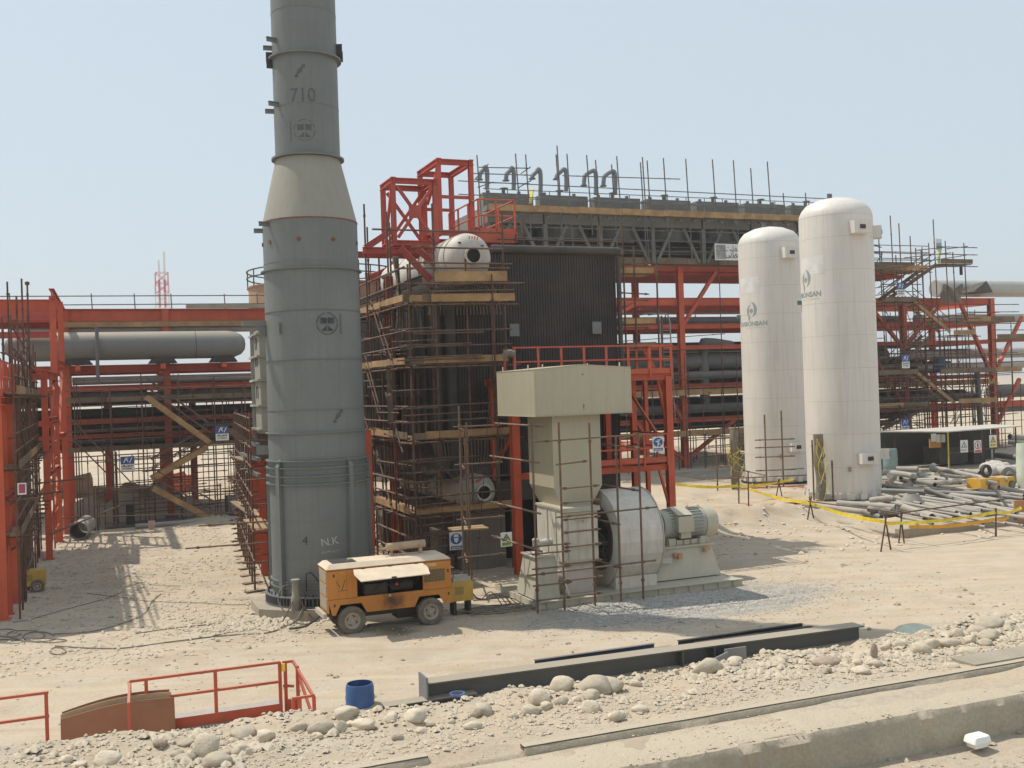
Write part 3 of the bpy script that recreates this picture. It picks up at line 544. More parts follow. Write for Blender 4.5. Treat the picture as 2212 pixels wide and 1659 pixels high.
for q, (px, sd) in enumerate((((646, 155), 3), ((729, 900), 5), ((712, 1190), 9))):
    f0 = cyl(SU0, SV0, (R3 if q == 0 else R1)+.006, AF); r = R3 if q == 0 else R1; dx = (px[0]-(690-.035*(1100-px[1])))/FPX*30.1*.985; x0 = r*math.asin(dx/r); z0 = V(px[0], px[1], SV0-r*.9)[2]
    mb = MB(); rr = random.Random(sd)
    if q < 2:
        for k in range(4): a = -.05+k*.045; flat(mb, lambda x, y: f0(x0+x, z0+y), [(a-.06, -.1+k*.03), (a-.03, -.1+k*.03), (a+.03, .08+k*.03), (a, .08+k*.03)])
        flat(mb, lambda x, y: f0(x0+x, z0+y), [(-.16, -.16), (-.05, -.16), (-.07, -.08), (-.15, -.08)]); flat(mb, lambda x, y: f0(x0+x, z0+y), [(.06, .12), (.16, .12), (.14, .2), (.05, .2)])
        mb.build('stencil_writing', STENF, st)
    else:
        scribble(mb, lambda x, y: f0(x0+x, z0+y), -.22, 0, .25, .09, 7, .014); mb.build('chalk_writing', CHALK, st)
# ---- hydrant-like air manifold on legs in front of the stack, with its hoses
am = T('air_manifold', 'short dusty air manifold pot on splayed legs before the stack', 'manifold', (5.05, 28.6, 0))
MB().lathe([(0, 1.02), (.12, 1.02), (.12, .97), (.095, .95), (.10, .60), (.135, .55), (.135, .12), (.10, .05), (0, .05)], (5.05, 28.6, .08), 18).build('pot', mat('dusty_grey_steel', (.24, .22, .18), .8, .2, 3, dust=.3), am, True)
for p in ((4.55, 28.15), (5.45, 28.05), (5.0, 29.1)): MB().tube((5.05, 28.6, .65), (p[0], p[1], 0), .018, 6).build('leg', TUBE, am)
m = MB()
for i, q in enumerate((((4.95, 28.6, .95), (4.7, 28.5, .95), (4.55, 28.4, .6), (4.75, 28.1, .25), (5.0, 27.9, .05), (5.3, 27.8, .04)), ((5.1, 28.55, .7), (5.2, 28.4, .4), (4.9, 28.0, .1), (4.5, 27.7, .04), (4.2, 27.6, .03)), ((5.1, 28.6, .9), (5.3, 28.5, .5), (5.1, 28.2, .15), (4.9, 28.1, .05)))): m.path(q, .018, 6, 4)
m.build('hose', CABLE, am)
m = MB().path([(5.35, 28.6, .75), (5.35, 28.6, 1.18), (5.42, 28.6, 1.22), (5.52, 28.6, 1.20), (6.0, 28.5, .55)], .02, 6, 3); m.build('bent_bar', DARKM, am)
# ================================================================ COMPRESSOR
cp = T('air_compressor', 'dusty orange towable compressor with open side flap and rusty muffler', 'compressor', (7.05, 26.7, 0))
cu0, cu1, cv0, cv1, cz = 5.42, 8.70, 26.25, 27.30, 1.66
def arch(uc, w1=.40, w2=.27, h=.75): return [(uc-w1, .50), (uc-w2, h), (uc+w2, h), (uc+w1, .50)]
side = [(cu0+.05, .50)] + arch(6.02) + arch(8.09) + [(cu1+.02, .50), (cu1, cz), (cu0, cz)]
side[0] = (cu0+.12, .50)
SHm = MB()
# long side panels pierced by the engine bay opening
o0, o1, oz0, oz1 = 6.19, 7.93, .91, 1.46
def sidepanel(v, th):
    m = MB(); f = lambda a, b, t: (a, t, b)
    low = [(cu0+.12, .50)] + arch(6.02) + arch(8.09) + [(cu1+.02, .50), (cu1+.01, oz0), (cu0+.01, oz0)]
    m.prism(low, f, v, v+th); m.prism([(cu0+.01, oz0), (o0, oz0), (o0, oz1), (cu0, oz1)], f, v, v+th); m.prism([(o1, oz0), (cu1+.01, oz0), (cu1, oz1), (o1, oz1)], f, v, v+th); m.prism([(cu0, oz1), (cu1, oz1), (cu1, cz), (cu0, cz)], f, v, v+th)
    return m
YELA = mat('compressor_orange', (.50, .20, .032), .5, .1, 1.5, streak=.3, fine=.12, rust=.0)
sidepanel(cv0, .03).build('side_panel', YELA, cp); MB().prism(side, lambda a, b, t: (a, t, b), cv1-.03, cv1).build('side_panel', YELA, cp)
MB().box(cu0+.02, cu0+.05, cv0+.031, cv1-.031, .55, cz-.01).build('end_panel', YELA, cp); MB().box(cu1-.06, cu1-.03, cv0+.031, cv1-.031, .52, cz-.01).build('end_panel', YELA, cp)
m = MB(); lo = [(cu0-.01, cv0-.01, cz), (cu1+.01, cv0-.01, cz), (cu1+.01, cv1+.01, cz), (cu0-.01, cv1+.01, cz)]; hi = [(cu0+.10, cv0+.13, cz+.11), (cu1-.14, cv0+.13, cz+.11), (cu1-.14, cv1-.13, cz+.11), (cu0+.10, cv1-.13, cz+.11)]
m.hexa(lo+hi); m.build('roof', DUSTY, cp)
MB().box(cu0+.20, cu0+.82, cv0+.20, cv1-.22, cz+.112, cz+.125).build('roof_grille', DARKM, cp); MB().box(cu0+.66, cu0+.76, cv0+.42, cv0+.56, cz+.126, cz+.17).build('roof_box', mat('dusty_box', (.35, .31, .25), .9), cp)
g = MB(); g.box(7.96, 8.53, cv0-.008, cv0-.002, 1.10, 1.42)
gb = MB()
for i in range(15): gb.box(7.96+i*.0393, 7.972+i*.0393, cv0-.016, cv0-.009, 1.10, 1.42)
for i in range(8): gb.box(7.96, 8.53, cv0-.018, cv0-.0165, 1.10+i*.043, 1.117+i*.043)
g.build('vent_grille', DARKM, cp); gb.build('vent_bars', mat('grille_bars', (.25, .17, .07), .7), cp)
lf = MB()
for i in range(3): lf.box(cu0+.005, cu0+.018, cv0+.12, cv1-.12, .62+i*.34, .90+i*.34)
lf.build('end_grille', mat('dusty_mesh', (.30, .26, .20), .9, .2, 20), cp)
m = MB(); m.hexa([(6.10, cv0-.03, 1.595), (7.92, cv0-.03, 1.595), (7.98, cv0-.30, 1.53), (6.04, cv0-.34, 1.53), (6.10, cv0-.03, 1.615), (7.92, cv0-.03, 1.615), (7.98, cv0-.30, 1.55), (6.04, cv0-.34, 1.55)])
m.hexa([(6.04, cv0-.34, 1.53), (7.98, cv0-.30, 1.53), (7.90, cv0-.74, 1.43), (6.12, cv0-.74, 1.41), (6.04, cv0-.34, 1.55), (7.98, cv0-.30, 1.55), (7.90, cv0-.74, 1.45), (6.12, cv0-.74, 1.43)]); fl = m.build('open_flap', DUSTY, cp)
MB().box(6.90, 7.02, cv0-.78, cv0-.72, 1.43, 1.47).build('latch', DARKM, fl)
for uu in (6.3, 7.75): MB().tube((uu, cv0+.03, 1.1), (uu, cv0-.5, 1.47), .008, 5).build('flap_stay', DARKM, cp)
MB().box(cu0+.1, cu1-.1, cv0+.45, cv0+.5, .55, 1.6).build('bay_bulkhead', BLACK, cp)
en = MB(); en.box(6.4, 7.0, cv0+.1, cv0+.42, .60, 1.18); en.tube((7.1, cv0+.28, 1.05), (7.7, cv0+.28, 1.05), .15, 12); en.tube((6.5, cv0+.15, 1.28), (6.9, cv0+.15, 1.28), .07, 10); en.box(7.1, 7.75, cv0+.12, cv0+.4, .6, .85); en.path([(6.6, cv0+.08, .95), (6.9, cv0+.06, 1.2), (7.2, cv0+.1, 1.0), (7.5, cv0+.08, 1.2)], .02, 6, 3)
en.build('engine', DARKM, cp); MB().tube((7.25, cv0+.06, 1.12), (7.25, cv0+.14, 1.12), .035, 10).build('filler_cap', RED, cp)
MB().box(cu0+.15, cu1-.25, cv0+.2, cv1-.2, .36, .50).build('chassis', DARKM, cp); MB().box(7.3, 7.75, cv0+.3, cv1-.2, .18, .36).build('fuel_tank', DARKM, cp)
def stain(m, c, rx, rz, col):
    n = m.node_tree.nodes; L = m.node_tree.links; b_ = n['Principled BSDF']; src = b_.inputs['Base Color'].links[0].from_socket; tc = n.new('ShaderNodeTexCoord')
    a = n.new('ShaderNodeVectorMath'); a.operation = 'SUBTRACT'; L.new(tc.outputs['Object'], a.inputs[0]); a.inputs[1].default_value = c
    q = n.new('ShaderNodeVectorMath'); q.operation = 'MULTIPLY'; L.new(a.outputs[0], q.inputs[0]); q.inputs[1].default_value = (1/rx, 1/rx, 1/rz); l = n.new('ShaderNodeVectorMath'); l.operation = 'LENGTH'; L.new(q.outputs[0], l.inputs[0])
    no = n.new('ShaderNodeTexNoise'); no.inputs['Scale'].default_value = 6; L.new(tc.outputs['Object'], no.inputs['Vector']); ad = n.new('ShaderNodeMath'); ad.operation = 'MULTIPLY_ADD'; L.new(no.outputs['Fac'], ad.inputs[0]); ad.inputs[1].default_value = .9; L.new(l.outputs['Value'], ad.inputs[2])
    r = n.new('ShaderNodeMapRange'); r.inputs[1].default_value = .65; r.inputs[2].default_value = 1.45; r.inputs[3].default_value = .92; r.inputs[4].default_value = 0; L.new(ad.outputs[0], r.inputs[0])
    x = n.new('ShaderNodeMix'); x.data_type = 'RGBA'; L.new(r.outputs[0], x.inputs[0]); L.new(src, x.inputs[6]); x.inputs[7].default_value = (*col, 1); L.new(x.outputs[2], b_.inputs['Base Color'])
stain(YELA, tuple(W((7.12, 26.25, .70))-W((7.05, 26.7, 0))), .42, .26, (.05, .022, .018))
for uu in (6.35, 7.05, 7.75): MB().box(uu-.05, uu+.05, cv0-.05, cv0-.01, 1.60, 1.63).build('flap_hinge', DARKM, cp)
for (uu, z_) in ((5.60, 1.5), (5.60, .75), (8.62, 1.35), (8.62, .75)): MB().box(uu-.02, uu+.02, cv0-.012, cv0-.001, z_-.035, z_+.035).build('door_latch', DARKM, cp)
MB().box(8.0, 8.3, cv0-.004, cv0-.001, 1.50, 1.58).build('faded_decal', mat('faded_decal', (.55, .38, .18), .8), cp); MB().box(cu0+.0, cu1, cv0-.006, cv0-.001, 1.615, 1.63).build('roof_seam', MATS['dusty_bumper'] if 'dusty_bumper' in MATS else DARKM, cp)
ed = MB(); ed.box(cu0+.02, o0-.02, cv0-.003, cv0-.001, .895, .905); ed.box(5.92, 5.925, cv0-.003, cv0-.001, .91, 1.6); ed.box(o1+.02, cu1, cv0-.003, cv0-.001, .895, .905); ed.build('panel_gap', DARKM, cp)
MB().box(7.0, 7.06, cv0-.03, cv0-.001, .84, .90).build('padlock', mat('brass_padlock', (.5, .42, .22), .5), cp)
mu = MB().tube((7.16, 26.9, 2.00), (8.21, 26.9, 2.02), .105, 20).build('muffler', MUF, cp, True)
MB().path([(7.16, 26.88, 1.98), (7.05, 26.86, 1.98), (6.99, 26.85, 2.06), (6.96, 26.84, 2.12)], .035, 10, 4).build('tailpipe', MUF, mu, True)
MB().box(8.04, 8.12, 26.84, 26.96, 1.77, 1.93).build('muffler_foot', MUF, mu); MB().box(7.28, 7.31, 26.85, 26.95, 1.77, 1.92).build('muffler_foot', MUF, mu)
def wheel(par, u, v, r=.345, w_=.19, dirn=-1, rimm=RIM):
    ty = MB().lathe([(r*.60, -w_/2), (r*.93, -w_/2), (r, -w_*.36), (r, w_*.36), (r*.93, w_/2), (r*.60, w_/2), (r*.60, -w_/2)], (u, v, r), 32, 'v').build('tyre', RUB, par, True)
    tr = MB()
    for i in range(30): a = 2*pi*i/30; tr.box(u+(r+.001)*cos(a)-.012, u+(r+.001)*cos(a)+.012, v-w_*.45, v+w_*.45, r+(r+.001)*sin(a)-.010, r+(r+.001)*sin(a)+.010)
    tr.build('tread', RUB, ty)
    rm = MB().lathe([(0, -w_*.30), (r*.16, -w_*.36), (r*.18, -w_*.22), (r*.42, -w_*.20), (r*.50, -w_*.42), (r*.61, -w_*.46), (r*.61, w_*.4), (0, w_*.4)], (u, v, r), 28, 'v').build('rim', rimm, ty, True)
    hl = MB()
    for i in range(4): a = pi/4+i*pi/2+.4; hl.obox((u+r*.34*cos(a)-.04*sin(a), v-w_*.225, r+r*.34*sin(a)+.04*cos(a)), (u+r*.34*cos(a)+.04*sin(a), v-w_*.225, r+r*.34*sin(a)-.04*cos(a)), .012, .02)
    hl.build('rim_slot', BLACK, rm)
    return ty
for uu in (6.02, 8.09):
    for vv in (26.22, 27.32): wheel(cp, uu, vv)
MB().tube((6.02, 26.3, .34), (6.02, 27.3, .34), .04, 8).build('axle', DARKM, cp); MB().tube((8.09, 26.3, .34), (8.09, 27.3, .34), .04, 8).build('axle', DARKM, cp)
MB().box(cu0-.11, cu0-.02, cv0+.02, cv1-.02, .44, .56).build('bumper_beam', mat('dusty_bumper', (.42, .37, .29), .9), cp); MB().path([(cu0-.05, 26.8, .45), (5.0, 26.9, .18), (4.6, 27.1, .12)], .03, 6, 2).build('tow_bar', DARKM, cp)
f = lambda x, y: (5.78+x, cv0-.004, 1.22+y); mb = MB(); flat(mb, f, [(-.13, .13), (-.12, .14), (-.02, -.02), (-.04, -.02)]); flat(mb, f, [(.10, .16), (.115, .155), (.02, -.12), (0, -.12)]); flat(mb, f, [(-.08, -.13), (.16, -.11), (.16, -.10), (-.08, -.12)]); mb.build('painted_scrawl', STEN, cp)
# ---- yellow welding set beside the compressor
def genset(name, lb, u0, v0, w_, d_, h_, z0, wh=None, m=YELW, top=True):
    t = T(name, lb, 'generator', (u0+w_/2, v0+d_/2, 0)); MB().box(u0, u0+w_, v0, v0+d_, z0, z0+h_).build('housing', m, t)
    if top: MB().box(u0+.05, u0+w_-.05, v0+.05, v0+d_-.05, z0+h_+.001, z0+h_+.12).build('tank_top', mat('dusty_grey_box', (.40, .37, .31), .8, .15, 4), t); MB().path([(u0+.08, v0+.1, z0+h_+.1), (u0+.08, v0+.1, z0+h_+.22), (u0+w_-.08, v0+.1, z0+h_+.22), (u0+w_-.08, v0+.1, z0+h_+.1)], .015, 6, 1).build('lifting_bar', DARKM, t)
    MB().box(u0+w_*.15, u0+w_*.55, v0-.012, v0-.002, z0+h_*.35, z0+h_*.75).build('control_panel', mat('dull_panel', (.35, .24, .07), .8), t)
    for k in (wh or ()): wheel(t, k, v0-.02, min(.2, z0+.12), .10)
    return t
g1 = genset('welding_generator', 'yellow welding generator set standing right of the orange compressor', 8.95, 26.95, .60, .5, .52, .36)
for k in (0, 1): MB().box(9.0+k*.42, 9.08+k*.42, 27.0, 27.35, 0, .36).build('leg', DARKM, g1)
m = MB()
for i in range(10):
    a = random.random()*6.28; cx_, cy_ = 9.6+random.random()*1.3, 26.6+random.random()*.6; r_ = .25+.3*random.random()
    m.path([(cx_+r_*1.6*cos(a+t*.7), cy_+r_*.6*sin(a+t*.7), .03+.015*random.random()+.02*(t % 2)) for t in range(8+i % 4)], .016, 6, 3)
for i in range(5): m.path([(9.6, 27.1, .5-.05*i), (9.8+.1*i, 27.1, .3), (10.2+.15*i, 27.3, .45-.06*i), (10.5+.15*i, 27.2, .03)], .015, 6, 4)
m.build('welding_cables', CABLE, None, False, 'tangle of black welding cables on ground right of yellow generator', 'cables')
g2 = genset('welding_generator', 'small ochre wheeled generator under the left red steel frame', -2.28, 37.2, .85, .55, .50, .20, wh=(-1.68,), top=False)
# ================================================================ FORCED DRAUGHT FAN
fn_ = T('draught_fan', 'beige draught fan with big box intake hood, round casing and motor', 'fan', (14.6, 27.9, 0))
HU0, HU1, HV0, HV1 = 11.66, 14.75, 27.2, 30.1
m = MB(); mid = (HU0+HU1)/2-.05
m.prism([(HU0, 5.25), (HU1, 5.25), (HU1, 6.56), (mid, 6.67), (HU0, 6.56)], lambda a, b, t: (a, t, b), HV0, HV0+.02); m.prism([(HU0, 5.25), (HU1, 5.25), (HU1, 6.56), (mid, 6.67), (HU0, 6.56)], lambda a, b, t: (a, t, b), HV1-.02, HV1)
m.box(HU0, HU0+.02, HV0+.021, HV1-.021, 5.25, 6.56); m.box(HU1-.02, HU1, HV0+.021, HV1-.021, 5.25, 6.56)
m.hexa([(HU0-.01, HV0-.01, 6.562), (mid, HV0-.01, 6.672), (mid, HV1+.01, 6.672), (HU0-.01, HV1+.01, 6.562), (HU0-.01, HV0-.01, 6.58), (mid, HV0-.01, 6.69), (mid, HV1+.01, 6.69), (HU0-.01, HV1+.01, 6.58)])
m.hexa([(mid+.002, HV0-.01, 6.672), (HU1+.01, HV0-.01, 6.562), (HU1+.01, HV1+.01, 6.562), (mid+.002, HV1+.01, 6.672), (mid+.002, HV0-.01, 6.69), (HU1+.01, HV0-.01, 6.58), (HU1+.01, HV1+.01, 6.58), (mid+.002, HV1+.01, 6.69)])
m.box(HU0-.03, HU1+.03, HV0-.03, HV0-.001, 5.235, 5.249); m.box(HU0-.03, HU0-.001, HV0, HV1, 5.235, 5.249)
hd = m.build('intake_hood', BEIGE, fn_)
for (a, b_) in ((HU0+.05, HV0+.5), (HU0+.35, HV0+.15), (mid+.3, HV0+.2), (HU1-.3, HV0+.1), (HU0+.1, HV1-.3)): MB().box(a, a+.012, b_, b_+.07, 6.56, 6.72).build('lifting_lug', BEIGE2, hd)
for pc in ((5.42, [(-.03, .10), (0, -.08), (.03, .10), (0, .14)]), (6.4, disk(0, 0, .03, 8))): sc_ = MB(); flat(sc_, lambda x, y: (mid+.03+x, HV0-.004, pc[0]+y), pc[1]); sc_.build('paint_chip', mat('chipped_paint', (.13, .16, .13)), hd)
DU0, DU1, DV0, DV1 = 12.35, 13.89, 27.6, 29.4
m = MB(); m.box(DU0, DU1, DV0, DV1, 3.15, 6.4)
m.hexa([(12.56, 27.62, 2.62), (13.56, 27.62, 2.62), (13.56, 29.2, 2.62), (12.56, 29.2, 2.62), (DU0, DV0, 3.15), (DU1, DV0, 3.15), (DU1, DV1, 3.15), (DU0, DV1, 3.15)])
m.build('intake_duct', BEIGE, fn_)
fm = MB(); fm.box(12.30, 13.50, 27.0, 28.98, 2.56, 2.62); fm.box(12.30, 13.50, 26.98, 27.04, 2.50, 2.56); fm.build('duct_flange', BEIGE2, fn_)
ib = MB(); ib.box(12.34, 13.43, 27.05, 28.9, 1.08, 2.56); ibx = ib.build('inlet_box', mat('scuffed_cream_metal', (.58, .54, .45), .5, .16, 1.6, streak=.5, rust=.06, rustcol=(.2, .18, .15)), fn_)
rb = MB()
for z in (1.10, 1.45, 1.95, 2.45): rb.box(12.36, 13.41, 27.02, 27.048, z, z+.03)
for u in (12.48, 13.25): rb.box(u, u+.03, 27.025, 27.047, 1.15, 2.45)
for v in (27.5, 28.1): rb.box(12.315, 12.338, v, v+.03, 1.1, 2.5)
rb.box(12.7, 12.95, 27.0, 27.024, 2.25, 2.33); rb.box(12.95, 13.1, 26.98, 27.02, 2.2, 2.36); rb.build('inlet_box_ribs', BEIGE2, ibx)
m = MB(); m.hexa([(12.40, 27.1, .80), (13.30, 27.1, .80), (13.30, 28.8, .80), (12.40, 28.8, .80), (12.36, 27.35, 1.08), (13.40, 27.35, 1.08), (13.40, 28.8, 1.08), (12.36, 28.8, 1.08)]); m.build('inlet_transition', GALV, fn_)
MB().box(12.36, 13.27, 27.12, 28.7, .18, .80).build('inlet_foot', mat('pale_pink_beige', (.50, .44, .39), .6, .08, 1, streak=.2), fn_)
CU_, CV_, CZ_, CR = 13.92, 28.05, 1.55, 1.42
m = MB().lathe([(CR-.45, -.0), (CR, 0), (CR, 1.42), (.2, 1.42)], (CU_, CV_, CZ_), 24, 'u').build('fan_casing', GALV, fn_)
MB().lathe([(.45, .12), (CR-.45, .0)], (CU_, CV_, CZ_), 24, 'u').build('casing_side', mat('dark_sheet', (.16, .15, .14), .5, .3, 2, metal=.3, streak=.5), fn_)
m = MB(); m.ring((CU_-.02, CV_, CZ_), CR-.005, CR+.03, .03, 24, 'u'); m.ring((CU_+1.41, CV_, CZ_), CR-.005, CR+.03, .03, 24, 'u'); m.build('casing_rim', BEIGE2, fn_)
MB().box(13.95, 15.3, CV_-1.0, CV_+1.0, .12, .5).build('casing_foot', GALV, fn_)
m = MB(); m.tube((13.05, 27.6, 1.55), (13.93, 27.6, 1.55), .09, 12); m.box(13.55, 13.85, 27.3, 27.7, .95, 1.05); m.box(13.6, 13.7, 27.45, 27.6, 1.05, 1.7); m.path([(13.6, 27.3, 1.8), (13.75, 27.3, 1.6), (13.7, 27.3, 1.2), (13.85, 27.3, 1.0)], .035, 8, 3); m.tube((13.5, 27.35, 1.5), (13.85, 27.35, 1.5), .11, 12); m.build('bearing_and_linkage', DARKM, fn_)
pd = MB(); pd.hexa([(15.36, 27.35, .2), (17.70, 27.35, .2), (17.70, 29.0, .2), (15.36, 29.0, .2), (15.55, 27.55, 1.10), (17.50, 27.55, 1.10), (17.50, 28.8, 1.10), (15.55, 28.8, 1.10)]); pdo = pd.build('motor_pedestal', BEIGE2, fn_)
m = MB(); m.box(15.5, 17.58, 27.48, 28.85, 1.101, 1.15); m.build('pedestal_plate', BEIGE2, pdo)
m = MB(); m.tube((16.15, 27.32, .92), (16.15, 27.45, .92), .06, 10); m.tube((17.2, 27.4, .95), (17.2, 27.5, .95), .05, 10); m.box(16.2, 16.34, 27.28, 27.42, .8, .96); m.box(17.15, 17.35, 27.33, 27.45, .98, 1.05); m.build('timber_wedge', mat('orange_wood', (.50, .28, .13)), pdo)
MB().box(15.6, 16.0, 27.34, 27.40, .70, .86).build('label_plate', mat('pale_plate', (.50, .50, .47)), pdo)
mo = MB(); mo.tube((16.02, 28.15, 1.72), (17.55, 28.15, 1.72), .46, 28); mb_ = mo.build('motor_body', mat('motor_grey_green', (.33, .34, .29), .5, .1, 2, dust=.4), fn_, True)
m = MB()
for i in range(26): a = 2*pi*i/26; m.obox((16.25, 28.15+.47*cos(a), 1.72+.47*sin(a)), (17.4, 28.15+.47*cos(a), 1.72+.47*sin(a)), .012, .05, (0, cos(a), sin(a)))
m.build('cooling_fins', mat('motor_fin_blue_grey', (.22, .24, .25), .5, .1, 2, dust=.5), mb_)
m = MB(); m.lathe([(0, 0), (.40, 0), (.47, .06), (.47, .10), (.38, .22), (.36, .30)], (15.82, 28.15, 1.72), 28, 'u'); m.ring((15.88, 28.15, 1.72), .3, .50, .06, 28, 'u'); m.build('end_shield', BEIGE2, mb_, True)
m = MB().lathe([(.48, 0), (.485, .25), (.44, .42), (.30, .48), (0, .49)], (17.50, 28.15, 1.72), 28, 'u').build('fan_cowl', BEIGE2, mb_, True)
m = MB(); m.box(16.38, 16.92, 27.52, 27.85, 1.55, 2.02); m.hexa([(16.40, 27.75, 2.0), (16.90, 27.75, 2.0), (16.90, 28.2, 2.2), (16.40, 28.2, 2.2), (16.40, 27.55, 2.06), (16.90, 27.55, 2.06), (16.90, 28.1, 2.27), (16.40, 28.1, 2.27)]); m.box(16.50, 16.85, 27.60, 27.75, 1.35, 1.55); m.build('terminal_box', BEIGE2, mb_)
m = MB(); m.box(16.98, 17.40, 27.77, 27.80, 1.86, 1.98); m.build('rating_plate', WHITE, mb_)
for (a, b_) in ((16.0, 28.15), (16.3, 28.0), (17.1, 28.2), (17.42, 28.1)): MB().lathe([(.03+.012*cos(t*pi/3), .012*sin(t*pi/3)) for t in range(7)], (a, b_, 2.24), 12, 'v').build('eye_bolt', BEIGE2, mb_)
for a in (16.2, 17.3): MB().box(a-.12, a+.12, 27.62, 28.7, 1.151, 1.36).build('motor_foot', BEIGE2, mb_)
m = MB(); m.box(16.05, 17.5, 27.66, 27.72, 1.16, 1.30)
for i in range(6): m.box(16.08+i*.26, 16.11+i*.26, 27.60, 27.66, 1.16, 1.30)
m.build('motor_rail', BEIGE2, mb_)
MB().tube((15.32, 28.15, 1.72), (15.83, 28.15, 1.72), .16, 16).build('coupling_guard', RED, fn_); MB().box(15.40, 15.52, 27.7, 28.5, 1.16, 1.9).build('guard_plate', RED, fn_)
sk = MB(); sk.box(11.2, 17.85, 26.45, 26.49, .0, .18); sk.box(11.2, 17.85, 26.38, 26.56, .181, .20); sk.box(11.2, 17.85, 26.38, 26.56, -.012, -.001); sk.box(11.2, 17.85, 29.5, 29.6, 0, .2); sk.box(11.2, 11.26, 26.57, 29.5, 0, .18); sk.box(17.8, 17.85, 26.57, 29.5, 0, .18); sk.box(11.3, 17.8, 26.57, 29.5, .15, .17)
for i in range(13): sk.box(11.5+i*.5, 11.52+i*.5, 26.39, 26.449, 0, .18)
sk.build('base_frame', BEIGE2, fn_)
dm = MB(); dm.hexa([(11.28, 26.75, .2), (12.05, 26.75, .2), (12.05, 28.1, .2), (11.28, 28.1, .2), (11.45, 26.9, 1.32), (12.0, 26.9, 1.32), (12.0, 27.9, 1.32), (11.45, 27.9, 1.32)]); dmo = dm.build('damper_stand', BEIGE2, fn_)
m = MB(); m.box(11.38, 12.02, 26.85, 27.95, 1.321, 1.36); m.tube((11.55, 27.1, 1.36), (11.55, 27.1, 1.75), .07, 12); m.tube((11.45, 27.1, 1.68), (12.0, 27.1, 1.72), .10, 12); m.lathe([(0, 0), (.09, .03), (.12, .10), (.09, .18), (0, .2)], (11.85, 27.15, 1.62), 14, 'z'); m.lathe([(0, 0), (.09, .03), (.10, .10), (0, .16)], (11.5, 27.1, 1.72), 14, 'z'); m.build('damper_actuator', mat('dusty_actuator', (.42, .38, .31), .8, .2, 5), dmo, True)
MB().tube((11.98, 26.85, 1.38), (12.28, 26.6, .2), .022, 8).build('conduit', mat('white_conduit', (.6, .6, .58)), dmo)
# scaffold ladder frame round the fan
sf = T('scaffold_frame', 'rusty tube scaffold with rungs standing in front of the beige fan', 'scaffold', (12.4, 26.0, 0)); S = Scaf(sf, mat('dusty_brown_tube', (.145, .09, .06), .85, .3, 3, dust=.3))
posts = [(11.04, 26.01, 5.25), (11.95, 26.0, 5.1), (12.75, 26.0, 5.05), (13.58, 26.05, 4.6), (14.3, 26.07, 4.7)]
posts[1] = (11.83, 26.0, 5.1)
for (u, v, z) in posts: S.post(u, v, 0, z, .030)
for z in (.35, .8, 1.25, 1.7, 2.1, 2.45, 2.9, 3.3): S.tube((11.80, 25.96, z), (12.98, 25.96, z+.02), .024)
for z in (.35, .75, 1.2, 1.6, 1.8): S.tube((10.9, 25.97, z), (12.05, 25.97, z), .024)
for z, a, b_ in ((1.02, 10.8, 14.75), (2.52, 11.7, 14.85), (3.95, 11.75, 12.7), (4.6, 11.1, 14.6)): S.tube((a, 26.1, z), (b_, 26.1, z+.05), .026)
for (u, z) in ((11.0, 1.75), (11.0, 2.75), (11.0, 4.1), (11.2, 5.05), (13.6, 1.0), (14.25, 3.1), (13.6, 2.2), (14.3, 4.3)): S.tube((u+.0, 25.5 if u < 12 else 26.0, z-.02), (u-.1, 28.9, z), .028)
for (u, v, z) in ((9.95, 28.8, 5.6), (10.35, 29.3, 5.1), (10.7, 30.5, 4.9)): S.post(u, v, 0, z, .03)
for z in (2.3, 3.9, 5.0, 1.2): S.tube((9.8, 28.9, z), (11.3, 28.9, z), .026); S.tube((9.95, 28.5, z-.1), (10.7, 31, z-.1), .026)
S.deck(9.9, 11.0, 29.2, 29.9, 1.95, 'u', 3)
S.end()
# ================================================================ BOILER
bo = T('steam_boiler', 'large dark boiler of vertical tubes with white steam drum on top', 'boiler', (14.5, 39, 0))
def tubewall(p0, p1, z0, z1, nrm, pitch=.105, r=.032):
    P = Vector((*p0, 0)); Q = Vector((*p1, 0)); L = (Q-P).length; n = int(L/pitch); d = (Q-P)/n; N = Vector((*nrm, 0)); vs = []
    prof = ((0, 0), (.1, 0), (.22, .75), (.5, 1), (.78, .75), (.9, 0))
    for i in range(n):
        for (t, h) in prof: c = P+d*(i+t)+N*(r*h); vs += [(c.x, c.y, z0), (c.x, c.y, z1)]
    m = len(vs)//2; return MB().add(vs, [(2*i, 2*i+2, 2*i+3, 2*i+1) for i in range(m-1)])
BU0, BU1, BV0, BV1 = 10.95, 18.1, 34.3, 44.2
tubewall((BU0+2.15, BV0), (BU1, BV0), 3.0, 10.9, (0, -1)).build('front_tube_wall', TUBEWALL, bo, recalc=False); tubewall((BU0+.9, BV0), (BU0+2.14, BV0), 3.0, 9.45, (0, -1)).build('front_tube_wall', TUBEWALL, bo, recalc=False)
tubewall((BU0, BV1), (BU0, BV0), 3.9, 9.35, (-1, 0)).build('side_tube_wall', TUBEWALL, bo, recalc=False)
MB().box(BU0+2.2, BU1-.08, BV0+.1, BV1-.1, 3.0, 10.85).build('casing', CLAD, bo); MB().box(BU0+.08, BU0+2.19, BV0+.1, BV1-.1, 3.0, 9.3).build('casing', CLAD, bo)
MB().box(BU0+.02, BU0+.9, BV0+.02, BV0+.09, 3.9, 9.6).build('corner_casing', CLAD, bo)
